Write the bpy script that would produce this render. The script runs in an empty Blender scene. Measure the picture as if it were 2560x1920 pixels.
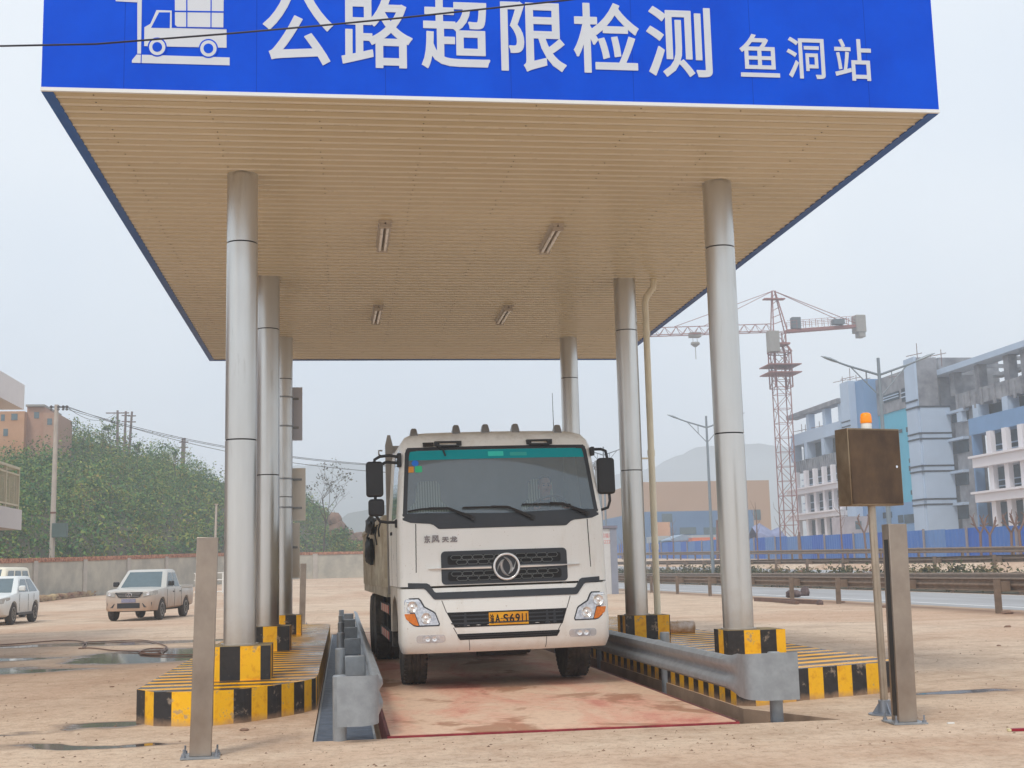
import bpy, bmesh, math, random
from mathutils import Vector, Matrix
random.seed(7)
R = math.radians
sc = bpy.context.scene
col = sc.collection

# ------------------------------------------------------------------ camera
FPX = 3173.4                      # focal length in pixels of a 2560 wide picture
YAW, PITCH, ROLL, EYE = 0.1349, 0.1452, -0.0246, 1.40
_f = Vector((math.sin(YAW)*math.cos(PITCH), math.cos(YAW)*math.cos(PITCH), math.sin(PITCH)))
_r0 = Vector((math.cos(YAW), -math.sin(YAW), 0))
_u0 = _r0.cross(_f)
_r = _r0*math.cos(ROLL) + _u0*math.sin(ROLL)
_u = -_r0*math.sin(ROLL) + _u0*math.cos(ROLL)
cd = bpy.data.cameras.new('camera')
cd.sensor_width = 36
cd.lens = 36*FPX/2560
cd.clip_start = 0.1
cd.clip_end = 6000
cam = bpy.data.objects.new('camera', cd)
col.objects.link(cam)
M = Matrix((( _r.x, _u.x, -_f.x, 0), (_r.y, _u.y, -_f.y, 0), (_r.z, _u.z, -_f.z, EYE), (0, 0, 0, 1)))
cam.matrix_world = M
sc.camera = cam
EYEV = Vector((0, 0, EYE))

def ray(x, y):
    return _f + _r*((x-1280)/FPX) + _u*((960-y)/FPX)
def onz(x, y, z=0.0):             # where a sight line meets the level z
    d = ray(x, y); return EYEV + d*((z-EYE)/d.z)
def ony(x, y, Y):                 # ... the upright plane at distance Y
    d = ray(x, y); return EYEV + d*(Y/d.y)
def onx(x, y, X):                 # ... the upright plane at X
    d = ray(x, y); return EYEV + d*(X/d.x)

# ------------------------------------------------------------------ world, sun, exposure
SUN_EL, SUN_AZ = R(52), R(-150)   # soft sun behind the photographer's left shoulder
w = bpy.data.worlds.new('World')
sc.world = w
w.use_nodes = True
nt = w.node_tree
nt.nodes.clear()
wo = nt.nodes.new('ShaderNodeOutputWorld')
sky = nt.nodes.new('ShaderNodeTexSky')
sky.sky_type = 'NISHITA'
sky.sun_disc = False
sky.sun_elevation = SUN_EL
sky.sun_rotation = SUN_AZ
sky.air_density = 1.5
sky.dust_density = 5
b1 = nt.nodes.new('ShaderNodeBackground')
b1.inputs['Strength'].default_value = 0.09
b2 = nt.nodes.new('ShaderNodeBackground')      # the overcast layer
tc = nt.nodes.new('ShaderNodeTexCoord')
nz = nt.nodes.new('ShaderNodeTexNoise')
nz.inputs['Scale'].default_value = 2.2
nz.inputs['Detail'].default_value = 3
rp = nt.nodes.new('ShaderNodeValToRGB')
rp.color_ramp.elements[0].position = 0.36
rp.color_ramp.elements[0].color = (0.74, 0.83, 0.95, 1)
rp.color_ramp.elements[1].position = 0.66
rp.color_ramp.elements[1].color = (0.93, 0.98, 1.03, 1)
nt.links.new(tc.outputs['Generated'], nz.inputs['Vector'])
nt.links.new(nz.outputs['Fac'], rp.inputs['Fac'])
nt.links.new(rp.outputs['Color'], b2.inputs['Color'])
b2.inputs['Strength'].default_value = 1.0
mx = nt.nodes.new('ShaderNodeMixShader')
mx.inputs[0].default_value = 0.85
nt.links.new(sky.outputs[0], b1.inputs['Color'])
nt.links.new(b1.outputs[0], mx.inputs[1])
nt.links.new(b2.outputs[0], mx.inputs[2])
nt.links.new(mx.outputs[0], wo.inputs['Surface'])
sl = bpy.data.lights.new('sun', 'SUN')
sl.energy = 1.5
sl.angle = R(11)
sl.color = (1.0, 0.95, 0.86)
so = bpy.data.objects.new('sun', sl)
col.objects.link(so)
sd = Vector((math.sin(SUN_AZ)*math.cos(SUN_EL), math.cos(SUN_AZ)*math.cos(SUN_EL), math.sin(SUN_EL)))
so.rotation_euler = sd.to_track_quat('Z', 'Y').to_euler()
vs = sc.view_settings
vs.view_transform = 'Standard'
vs.look = 'None'
vs.exposure = 0.17
vs.gamma = 1.0
vs.use_curve_mapping = False
sc.cycles.volume_bounces = 2
sc.cycles.max_bounces = 8
sc.cycles.transparent_max_bounces = 16

# ------------------------------------------------------------------ materials
def L(r, g, b):                   # sRGB 0-255 to linear
    f = lambda c: (c/255/12.92) if c/255 <= 0.04045 else ((c/255+0.055)/1.055)**2.4
    return (f(r), f(g), f(b))

class N:                          # small node-building helper
    def __init__(s, name):
        s.m = bpy.data.materials.new(name)
        s.m.use_nodes = True
        s.t = s.m.node_tree
        s.b = s.t.nodes['Principled BSDF']
        s.out = s.t.nodes['Material Output']
    def node(s, kind, **kw):
        n = s.t.nodes.new(kind)
        for k, v in kw.items():
            if k in n.inputs: n.inputs[k].default_value = v
            else: setattr(n, k, v)
        return n
    def link(s, a, b): s.t.links.new(a, b)
    def coord(s, scale=(1, 1, 1), which='Object'):
        t = s.node('ShaderNodeTexCoord'); mp = s.node('ShaderNodeMapping')
        mp.inputs['Scale'].default_value = scale
        s.link(t.outputs[which], mp.inputs['Vector'])
        return mp.outputs['Vector']
    def noise(s, vec, scale, detail=4, rough=0.55, dist=0.0):
        n = s.node('ShaderNodeTexNoise')
        n.inputs['Scale'].default_value = scale
        n.inputs['Detail'].default_value = detail
        n.inputs['Roughness'].default_value = rough
        n.inputs['Distortion'].default_value = dist
        if vec is not None: s.link(vec, n.inputs['Vector'])
        return n.outputs['Fac']
    def ramp(s, fac, stops):
        n = s.node('ShaderNodeValToRGB')
        e = n.color_ramp.elements
        while len(e) < len(stops): e.new(0.5)
        for i, (p, c) in enumerate(stops):
            e[i].position = p
            e[i].color = (*c, 1) if len(c) == 3 else c
        s.link(fac, n.inputs['Fac'])
        return n.outputs['Color']
    def mixc(s, fac, a, b):
        n = s.node('ShaderNodeMix', data_type='RGBA')
        for sock, v in ((n.inputs[0], fac), (n.inputs[6], a), (n.inputs[7], b)):
            if hasattr(v, 'is_linked'): s.link(v, sock)
            elif isinstance(v, (int, float)): sock.default_value = v
            else: sock.default_value = (*v, 1)
        return n.outputs[2]
    def math(s, op, a, b=0.0, clamp=False):
        n = s.node('ShaderNodeMath', operation=op)
        n.use_clamp = clamp
        for sock, v in ((n.inputs[0], a), (n.inputs[1], b)):
            if hasattr(v, 'is_linked'): s.link(v, sock)
            else: sock.default_value = v
        return n.outputs[0]
    def bump(s, h, strength=0.3, dist=0.02):
        n = s.node('ShaderNodeBump')
        n.inputs['Strength'].default_value = strength
        n.inputs['Distance'].default_value = dist
        s.link(h, n.inputs['Height'])
        s.link(n.outputs[0], s.b.inputs['Normal'])
    def base(s, v):
        if hasattr(v, 'is_linked'): s.link(v, s.b.inputs['Base Color'])
        else: s.b.inputs['Base Color'].default_value = (*v, 1)
    def rough(s, v):
        if hasattr(v, 'is_linked'): s.link(v, s.b.inputs['Roughness'])
        else: s.b.inputs['Roughness'].default_value = v

def mat(name, c, rough=0.6, metal=0.0, var=0.15, scale=3.0, c2=None, bump=0.0, bscale=40, spec=0.5, squash=(1, 1, 1), lo=0.35, hi=0.7):
    n = N(name)
    v = n.coord(squash)
    fac = n.noise(v, scale, 5, 0.6)
    dark = c2 or tuple(x*(1-var) for x in c)
    n.base(n.ramp(fac, [(lo, dark), (hi, c)]))
    n.rough(n.math('ADD', n.math('MULTIPLY', n.noise(v, scale*2.3, 3), 0.2), max(0.0, rough-0.1)))
    n.b.inputs['Metallic'].default_value = metal
    n.b.inputs['Specular IOR Level'].default_value = spec
    if bump: n.bump(n.noise(v, bscale, 4), bump, 0.01)
    return n.m

def emis(name, c, strength):
    n = N(name); n.base(c)
    n.b.inputs['Emission Color'].default_value = (*c, 1)
    n.b.inputs['Emission Strength'].default_value = strength
    return n.m

def glass(name, tint, refl=0.25, rough=0.03, gcol=(0.85, 0.9, 0.95), film=None):
    n = N(name)
    n.t.nodes.remove(n.b)
    tr = n.node('ShaderNodeBsdfTransparent'); tr.inputs[0].default_value = (*tint, 1)
    gl = n.node('ShaderNodeBsdfGlossy'); gl.inputs['Color'].default_value = (*gcol, 1); gl.inputs['Roughness'].default_value = rough
    lw = n.node('ShaderNodeLayerWeight'); lw.inputs[0].default_value = 0.35
    fac = n.math('ADD', n.math('MULTIPLY', lw.outputs['Fresnel'], 0.8), refl, True)
    m = n.node('ShaderNodeMixShader')
    n.link(fac, m.inputs[0]); n.link(tr.outputs[0], m.inputs[1]); n.link(gl.outputs[0], m.inputs[2])
    last = m.outputs[0]
    if film:                          # layer over the glass, tint or painted sky reflection with dust: (amount, colour)
        df = n.node('ShaderNodeBsdfDiffuse'); df.inputs['Color'].default_value = (*film[1], 1)
        m2 = n.node('ShaderNodeMixShader'); m2.inputs[0].default_value = film[0]
        n.link(last, m2.inputs[1]); n.link(df.outputs[0], m2.inputs[2]); last = m2.outputs[0]
    n.link(last, n.out.inputs['Surface'])
    return n.m

# ------------------------------------------------------------------ mesh building
class MB:
    def __init__(s): s.bm = bmesh.new()
    def face(s, pts, mi=0):
        vs_ = [s.bm.verts.new(p) for p in pts]
        f = s.bm.faces.new(vs_); f.material_index = mi
        return f
    def box(s, x0, x1, y0, y1, z0, z1, mi=0, mtx=None):
        c = [(x, y, z) for z in (z0, z1) for y in (y0, y1) for x in (x0, x1)]
        if mtx: c = [mtx @ Vector(p) for p in c]
        v = [s.bm.verts.new(p) for p in c]
        for q in ((0, 2, 3, 1), (4, 5, 7, 6), (0, 1, 5, 4), (2, 6, 7, 3), (0, 4, 6, 2), (1, 3, 7, 5)):
            f = s.bm.faces.new([v[i] for i in q]); f.material_index = mi
        return s
    def loft(s, rings, mi=0, closed=True, caps=True):
        vr = [[s.bm.verts.new(p) for p in r] for r in rings]
        for a, b in zip(vr, vr[1:]):
            n = len(a)
            for i in range(n if closed else n-1):
                j = (i+1) % n
                f = s.bm.faces.new((a[i], a[j], b[j], b[i])); f.material_index = mi
        if caps and closed:
            for r in (vr[0][::-1], vr[-1]):
                try:
                    f = s.bm.faces.new(r); f.material_index = mi
                except ValueError: pass
        return s
    def cyl(s, p0, p1, r0, r1=None, n=14, mi=0, caps=True):
        p0, p1 = Vector(p0), Vector(p1)
        r1 = r0 if r1 is None else r1
        d = (p1-p0).normalized()
        a = d.orthogonal().normalized(); b = d.cross(a)
        ring = lambda p, r: [p + (a*math.cos(t)+b*math.sin(t))*r for t in (2*math.pi*i/n for i in range(n))]
        return s.loft([ring(p0, r0), ring(p1, r1)], mi, True, caps)
    def tube(s, pts, r, n=8, mi=0, closed=False):
        pts = [Vector(p) for p in pts]
        rr = r if isinstance(r, (list, tuple)) else [r]*len(pts)
        a = None; rings = []
        for i, p in enumerate(pts):
            if closed: d = pts[(i+1) % len(pts)]-pts[i-1]
            else: d = pts[min(i+1, len(pts)-1)]-pts[max(i-1, 0)]
            d.normalize()
            a = d.orthogonal().normalized() if a is None else (a-d*a.dot(d)).normalized()
            b = d.cross(a)
            rings.append([p+(a*math.cos(t)+b*math.sin(t))*rr[i] for t in (2*math.pi*k/n for k in range(n))])
        if closed: rings.append(rings[0])
        return s.loft(rings, mi, True, not closed)
    def bar(s, p0, p1, wd, ht=None, mi=0):             # square bar between two points
        p0, p1 = Vector(p0), Vector(p1); ht = wd if ht is None else ht
        d = (p1-p0).normalized()
        up = Vector((0, 0, 1)) if abs(d.z) < 0.95 else Vector((0, 1, 0))
        a = d.cross(up).normalized(); b = a.cross(d)
        q = [(-1, -1), (1, -1), (1, 1), (-1, 1)]
        return s.loft([[p+a*(i*wd/2)+b*(j*ht/2) for i, j in q] for p in (p0, p1)], mi)
    def prism(s, pts, a0, a1, axis='y', mi=0):
        g = {'x': lambda a, u, v: (a, u, v), 'y': lambda a, u, v: (u, a, v), 'z': lambda a, u, v: (u, v, a)}[axis]
        return s.loft([[g(a, u, v) for u, v in pts] for a in (a0, a1)], mi)
    def lathe(s, c, prof, axis='z', n=24, mi=0, caps=True):    # prof: (radius, along)
        c = Vector(c); rings = []
        for r_, h in prof:
            ring = []
            for i in range(n):
                t = 2*math.pi*i/n; u, v = r_*math.cos(t), r_*math.sin(t)
                ring.append(c+Vector({'z': (u, v, h), 'x': (h, u, v), 'y': (u, h, v)}[axis]))
            rings.append(ring)
        return s.loft(rings, mi, True, caps)
    def text(s, body, box, y, thick=0.004, off=0.0, mi=0, italic=0.0, bold=0.0):   # writing in an x-z rectangle, facing -y
        x0, x1, z0, z1 = box
        x0, x1, z0, z1 = x0+bold, x1-bold, z0+bold, z1-bold
        cu = bpy.data.curves.new('writing', 'FONT'); cu.body = body; cu.offset = off; cu.shear = italic
        cu.resolution_u = 4
        o = bpy.data.objects.new('writing', cu); col.objects.link(o)
        me = bpy.data.meshes.new_from_object(o.evaluated_get(bpy.context.evaluated_depsgraph_get()))
        bpy.data.objects.remove(o); bpy.data.curves.remove(cu)
        vs_ = me.vertices
        ax, bx = min(v.co.x for v in vs_), max(v.co.x for v in vs_)
        ay, by = min(v.co.y for v in vs_), max(v.co.y for v in vs_)
        mp = [s.bm.verts.new((x0+(v.co.x-ax)/(bx-ax)*(x1-x0), y, z0+(v.co.y-ay)/(by-ay)*(z1-z0))) for v in vs_]
        fs = []
        for p in me.polygons:
            try:
                f = s.bm.faces.new([mp[i] for i in p.vertices]); f.material_index = mi; fs.append(f)
            except ValueError: pass
        bpy.data.meshes.remove(me)
        rim = [(e.verts[0].co.copy(), e.verts[1].co.copy()) for e in {e for f in fs for e in f.edges} if len(e.link_faces) == 1] if bold else []
        if thick:
            g = bmesh.ops.extrude_face_region(s.bm, geom=fs)
            for v in [e for e in g['geom'] if isinstance(e, bmesh.types.BMVert)]: v.co.y -= thick
        for k, (p, q) in enumerate(rim):   # a heavier stroke: a thin bar laid along every outline edge
            d = q-p
            if d.length < 1e-6: continue
            d.normalize(); n_ = Vector((d.z, 0, -d.x)); yy = y-thick-0.0003-0.00001*(k % 90)
            c4 = [p-d*bold*.8-n_*bold, q+d*bold*.8-n_*bold, q+d*bold*.8+n_*bold, p-d*bold*.8+n_*bold]
            s.loft([[Vector((c.x, y, c.z)) for c in c4], [Vector((c.x, yy, c.z)) for c in c4]], mi)
        return s
    def build(s, name, mats, parent=None, smooth=None, bevel=0.0, recalc=True, seg=2, each=False):
        if each:                      # one object for every separate piece
            left = set(s.bm.faces); out = []
            while left:
                st = [left.pop()]; grp = [st[0]]
                while st:
                    for e in st.pop().edges:
                        for f in e.link_faces:
                            if f in left: left.remove(f); grp.append(f); st.append(f)
                out.append(grp)
            res = []
            for grp in out:
                m2 = MB(); vm = {}
                for f in grp:
                    for v in f.verts:
                        if v not in vm: vm[v] = m2.bm.verts.new(v.co)
                    m2.bm.faces.new([vm[v] for v in f.verts]).material_index = f.material_index
                res.append(m2.build(name, mats, parent, smooth, bevel, recalc, seg))
            s.bm.free()
            return res[0]
        if recalc: bmesh.ops.recalc_face_normals(s.bm, faces=s.bm.faces[:])
        me = bpy.data.meshes.new(name)
        s.bm.to_mesh(me); s.bm.free()
        for m in (mats if isinstance(mats, (list, tuple)) else [mats]): me.materials.append(m)
        if smooth is not None:
            for p in me.polygons: p.use_smooth = True
            me.set_sharp_from_angle(angle=R(smooth))
        o = bpy.data.objects.new(name, me); col.objects.link(o)
        if parent is not None: o.parent = parent
        if bevel:
            b = o.modifiers.new('bevel', 'BEVEL'); b.width = bevel; b.segments = seg; b.limit_method = 'ANGLE'; b.angle_limit = R(35)
            b.harden_normals = False
            if smooth is None:
                for p in me.polygons: p.use_smooth = True
                me.set_sharp_from_angle(angle=R(50))
        return o

def tag(o, label=None, cat=None, group=None, kind=None):
    if label: o['label'] = label
    if cat: o['category'] = cat
    if group: o['group'] = group
    if kind: o['kind'] = kind
    return o
def thing(name, label, cat, loc=(0, 0, 0), rz=0.0, group=None):
    o = bpy.data.objects.new(name, None); col.objects.link(o)
    o.empty_display_size = 0.2
    o.location = loc; o.rotation_euler = (0, 0, rz)
    return tag(o, label, cat, group)
def dup(o, label=None, loc=None, rz=None, group=None):
    def rec(a, par):
        c = a.copy(); col.objects.link(c)
        if par is not None: c.parent = par
        for ch in a.children: rec(ch, c)
        return c
    c = rec(o, None)
    if label: c['label'] = label
    if group: c['group'] = group
    if loc is not None: c.location = loc
    if rz is not None: c.rotation_euler = (0, 0, rz)
    return c
def struct(o): return tag(o, kind='structure')
def sstep(a, b, x):
    t = max(0.0, min(1.0, (x-a)/(b-a))); return t*t*(3-2*t)
def lerp(tab, x):
    if x <= tab[0][0]: return tab[0][1]
    for (a, u), (b, v) in zip(tab, tab[1:]):
        if x <= b: return u+(v-u)*(x-a)/(b-a)
    return tab[-1][1]
def settle(root, base):           # put the Empty at the thing's base, meshes stay where they are
    t = Matrix.Translation(-Vector(base)); seen = set()
    for c in root.children_recursive:
        if c.type == 'MESH' and c.data.name not in seen:
            c.data.transform(t); seen.add(c.data.name)
    root.location = Vector(root.location)+Vector(base)
    return root

# ------------------------------------------------------------------ shared materials
M_white = mat('white_paint', (0.80, 0.79, 0.75), 0.35, var=0.06, scale=2)
M_steel = mat('galvanised_steel', (0.38, 0.41, 0.44), 0.5, 0.55, var=0.22, scale=9, bump=0.05)
M_rail = mat('dusty_rail_steel', (0.25, 0.175, 0.125), 0.7, 0.1, var=0.35, scale=4)
M_black = mat('black_plastic', (0.018, 0.02, 0.024), 0.5, var=0.2)
M_dark = mat('dark_void', (0.012, 0.012, 0.014), 0.8, var=0.2)
M_rubber = mat('dusty_rubber', (0.11, 0.092, 0.072), 0.85, c2=(0.038, 0.034, 0.03), scale=6, bump=0.2, bscale=30)
M_conc = mat('grey_concrete', (0.36, 0.345, 0.325), 0.85, var=0.25, scale=1.5, bump=0.15, bscale=18)
def column_mat():
    n = N('column_silver'); v = n.coord((1, 1, 0.12)); v1 = n.coord()
    g_ = n.node('ShaderNodeNewGeometry'); sx = n.node('ShaderNodeSeparateXYZ'); n.link(g_.outputs['Position'], sx.inputs[0])
    c = n.ramp(n.noise(v, 3.0, 5, 0.6), [(0.35, (0.60, 0.60, 0.58)), (0.62, (0.69, 0.69, 0.67))])
    c = n.mixc(n.ramp(n.noise(v, 8, 5, 0.7), [(0.60, (0, 0, 0)), (0.75, (0.4, 0.4, 0.4))]), c, (0.36, 0.33, 0.29))
    mud = n.math('MULTIPLY', n.math('SUBTRACT', n.math('ADD', 0.75, n.math('MULTIPLY', n.noise(v1, 4, 5, 0.7), 0.7)), sx.outputs[2]), 1.6, True)
    c = n.mixc(n.math('MULTIPLY', mud, 0.6), c, L(176, 152, 126))
    n.base(c); n.b.inputs['Metallic'].default_value = 0.88
    n.rough(n.math('ADD', n.math('MULTIPLY', n.noise(v1, 3, 4), 0.16), 0.24))
    n.bump(n.noise(v1, 1.4, 2), 0.06, 0.03)
    return n.m
M_silver = column_mat()
M_chrome = mat('chrome', (0.82, 0.82, 0.84), 0.09, 1.0, var=0.03)

# ------------------------------------------------------------------ ground
PX0, PX1, PY0, PY1 = -0.26, 3.88, 11.2, 30.7       # the weighbridge pit
def gz(x, y):
    z = 1.0*sstep(62, 132, y)*(1-sstep(6, 15, x))
    z += 0.6*sstep(25.4, 27.2, x)+0.5*sstep(31.5, 33.4, x)
    z += lerp([(26, 0), (27.5, 0.006), (34, 0.0125)], x)*max(0, min(y, 260)-58)
    return z
def ground_mat():
    n = N('dusty_dirt')
    v = n.coord()
    vs_ = n.coord((1.0, 0.35, 1))
    vw = n.coord((0.7, 1.0, 1))
    vt = n.coord((1.0, 0.10, 1))
    big = n.noise(v, 0.12, 5, 0.6, 0.4)
    mid = n.noise(vw, 0.9, 6, 0.65, 0.3)
    fine = n.noise(v, 9, 5, 0.7)
    c = n.ramp(big, [(0.3, L(194, 170, 146)), (0.5, L(210, 186, 162)), (0.72, L(222, 202, 182))])
    c2 = n.ramp(mid, [(0.34, L(158, 128, 104)), (0.54, L(214, 190, 166))])
    c = n.mixc(0.5, c, c2)
    c = n.mixc(n.ramp(n.noise(v, 0.10, 4, 0.6, 0.6), [(0.48, (0, 0, 0)), (0.62, (0.55, 0.55, 0.55))]), c, L(188, 148, 120))
    grit = n.noise(v, 34, 3, 0.75)
    c = n.mixc(n.math('MULTIPLY', n.math('SUBTRACT', 0.53, fine, True), 2.2, True), c, L(142, 112, 88))
    c = n.mixc(n.math('MULTIPLY', n.math('SUBTRACT', 0.46, grit, True), 3.0, True), c, L(120, 94, 76))
    c = n.mixc(n.math('MULTIPLY', n.math('SUBTRACT', n.noise(v, 2.6, 6, 0.7), 0.52, True), 1.6, True), c, L(230, 214, 190))
    trk = n.math('MULTIPLY', n.math('SUBTRACT', n.noise(vt, 1.9, 5, 0.7), 0.54, True), n.math('MULTIPLY', n.noise(v, 0.3, 3), 4.5), True)
    c = n.mixc(trk, c, L(158, 128, 104))
    # tyre tracks along the approach
    sx = n.node('ShaderNodeSeparateXYZ'); n.link(v, sx.inputs[0])
    X, Y = sx.outputs[0], sx.outputs[1]
    wob = n.math('MULTIPLY', n.math('SUBTRACT', n.noise(v, 0.35, 4), 0.5), 1.6)
    def ell(cx, cy, rx, ry, amp=1.0):
        a = n.math('DIVIDE', n.math('SUBTRACT', n.math('ADD', X, wob), cx), rx)
        b = n.math('DIVIDE', n.math('SUBTRACT', n.math('ADD', Y, n.math('MULTIPLY', wob, 1.4)), cy), ry)
        d = n.math('ADD', n.math('MULTIPLY', a, a), n.math('MULTIPLY', b, b))
        return n.math('SUBTRACT', 1.0, d, True)
    wet = None
    # (x, y, half-width, half-length): hose puddles, damp strips, the spill by the island, the puddle by the right post
    for e in ((-7.2, 21.5, 4.6, 1.7), (-8.3, 24.8, 4.8, 1.3), (-3.3, 24.5, 2.4, 3.2), (-11.5, 21.2, 3.2, 1.7), (-5.2, 29.5, 4.5, 1.0), (-2.2, 11.6, 1.2, 0.2), (-4.6, 12.5, 2.3, 0.12), (-2.5, 12.9, 0.6, 0.5), (6.6, 13.2, 0.8, 0.25), (-7.0, 12.1, 2.6, 0.12), (1.7, 33.0, 1.6, 1.2)):
        q = ell(*e)
        wet = q if wet is None else n.math('MAXIMUM', wet, q)
    pat = n.noise(n.coord((0.5, 1.6, 1)), 1.1, 5, 0.6)
    damp = n.math('MULTIPLY', wet, 1.6, True)
    pool = n.math('MULTIPLY', n.math('SUBTRACT', n.math('MULTIPLY', wet, n.math('ADD', pat, 0.15)), 0.30), 9, True)
    c = n.mixc(n.math('MULTIPLY', damp, 0.62), c, L(116, 96, 82))
    c = n.mixc(n.math('MULTIPLY', pool, 0.85), c, L(70, 62, 60))
    # brown mud along the foot of the highway rail
    mud = n.math('MULTIPLY', n.math('SUBTRACT', 1.0, n.math('ABSOLUTE', n.math('DIVIDE', n.math('SUBTRACT', n.math('ADD', X, n.math('MULTIPLY', wob, 0.4)), 17.0), 1.3)), True), 0.8)
    c = n.mixc(mud, c, L(128, 96, 74))
    n.base(c)
    r = n.math('SUBTRACT', 0.92, n.math('ADD', n.math('MULTIPLY', damp, 0.25), n.math('MULTIPLY', pool, 0.6)), True)
    n.rough(r)
    n.b.inputs['Specular IOR Level'].default_value = 0.35
    h = n.math('ADD', n.math('MULTIPLY', fine, 0.7), n.math('ADD', mid, n.math('MULTIPLY', n.noise(v, 28, 3), 0.25)))
    h = n.math('MULTIPLY', h, n.math('SUBTRACT', 1.0, pool, True))
    n.bump(h, 0.8, 0.045)
    return n.m
M_ground = ground_mat()
xs = [-1500, -700, -350, -200, -130, -90]+[-70+5*i for i in range(12)]+[-12, -8, -5, -3, -1.5, PX0, 1, 2.4, PX1, 4.42, 6, 8, 10.5, 12, 13.5, 15, 16.2, 17.4, 20, 25.4]+[25.4+0.45*i for i in range(1, 5)]+[30, 31.5, 32, 32.5, 33, 33.5, 34, 36, 40, 50, 65, 85, 110, 150, 220, 350, 700, 1500]
ys = [-300, -120, -60, -25, -10, 0, 5, 9, PY0, 12.35, 14, 17, 20, 23, 26, PY1, 34, 40, 48, 56, 62]+[62+7*i for i in range(1, 11)]+[140, 160, 190, 230, 260, 300, 400, 600, 1000, 2500]
g = MB(); gv = {}
def V_(x, y):
    k = (x, y)
    if k not in gv: gv[k] = g.bm.verts.new((x, y, gz(x, y)))
    return gv[k]
for x0, x1 in zip(xs, xs[1:]):
    for y0, y1 in zip(ys, ys[1:]):
        if x0 >= PX0 and x1 <= PX1 and y0 >= PY0 and y1 <= PY1: continue
        if x0 == PX1 and y0 == PY0:                # the pit's splayed corner
            g.bm.faces.new((V_(x1, y0), V_(x1, y1), V_(x0, y1))); continue
        g.bm.faces.new((V_(x0, y0), V_(x1, y0), V_(x1, y1), V_(x0, y1)))
ground = struct(g.build('ground', M_ground, smooth=60, recalc=False))
# pit lining
M_pit = mat('dusty_pit_concrete', L(176, 150, 128), 0.9, var=0.3, scale=2.5, bump=0.2)
p = MB()
zb = -0.30
p.face([(PX0, PY0, zb), (PX1+.54, PY0, zb), (PX1, 12.35, zb), (PX1, PY1, zb), (PX0, PY1, zb)])
ring = [(PX0, PY0), (PX0, PY1), (PX1, PY1), (PX1, 12.35), (PX1+.54, PY0)]
for a, b in zip(ring, ring[1:]+ring[:1]):
    p.face([(a[0], a[1], zb), (b[0], b[1], zb), (b[0], b[1], 0), (a[0], a[1], 0)])
struct(p.build('pit_floor', M_pit, recalc=False))

# ------------------------------------------------------------------ highway
def road_mat():
    n = N('pale_asphalt'); v = n.coord((1, 0.12, 1))
    f = n.noise(v, 0.8, 5, 0.6)
    c = n.ramp(f, [(0.3, L(150, 148, 148)), (0.7, L(176, 176, 178))])
    n.base(n.mixc(n.math('MULTIPLY', n.noise(n.coord(), 40, 2), 0.25), c, L(110, 108, 108)))
    n.rough(0.72)
    return n.m
M_road = road_mat()
M_line = mat('road_paint', (0.78, 0.78, 0.76), 0.6, var=0.15, scale=2)
def strip(name, x0, x1, y0, y1, dz, m):
    b = MB(); seg = [y0+(y1-y0)*i/60 for i in range(61)]
    for a, c in zip(seg, seg[1:]):
        b.face([(x0, a, gz(x0, a)+dz), (x1, a, gz(x1, a)+dz), (x1, c, gz(x1, c)+dz), (x0, c, gz(x0, c)+dz)])
    return struct(b.build(name, m, recalc=False))
strip('highway_road', 17.9, 24.9, -60, 500, 0.004, M_road)
strip('road_line', 18.75, 18.95, -60, 500, 0.008, M_line)
strip('road_line', 24.3, 24.45, -60, 500, 0.008, M_line)
M_soil = mat('median_soil', (0.11, 0.085, 0.06), 0.95, c2=(0.06, 0.06, 0.035), scale=1.5, bump=0.4, bscale=5)
strip('median_soil', 25.35, 27.3, 20, 300, 0.03, M_soil)
strip('far_highway_road', 28.2, 31.4, -60, 500, 0.06, M_road)

# ------------------------------------------------------------------ far hills
M_hill = mat('far_hill_green', (0.07, 0.09, 0.07), 0.95, var=0.4, scale=0.02)
def ridge(name, tab, Y, depth, m, z0=-3):
    b = MB(); rings = []
    for px, py in tab:
        top = ony(px, py, Y); foot = ony(px, py, Y-depth); back = ony(px, py, Y+depth)
        mid = foot.lerp(top, 0.55); 
        rings.append([(foot.x, foot.y, z0), (mid.x, mid.y, top.z*0.5), (top.x, top.y, top.z), (back.x, back.y, z0)])
    b.loft(rings, 0, False, False)
    return struct(b.build(name, m, smooth=80))
random.seed(3)
def wobble(tab, k=6, amp=3):
    out = []
    for (a, u), (c, v) in zip(tab, tab[1:]):
        for i in range(k):
            t = i/k; out.append((a+(c-a)*t, u+(v-u)*t+random.uniform(-amp, amp)))
    return out+[tab[-1]]
ridge('distant_hill', wobble([(560, 1240), (700, 1170), (790, 1158), (920, 1158), (1100, 1175), (1400, 1215), (1640, 1165), (1740, 1118), (1900, 1108), (2050, 1125), (2250, 1190), (2700, 1240)]), 1150, 300, M_hill)
ridge('nearer_hill', wobble([(800, 1330), (870, 1285), (960, 1262), (1100, 1275), (1250, 1330)], 5, 2), 560, 100, M_hill)

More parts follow.
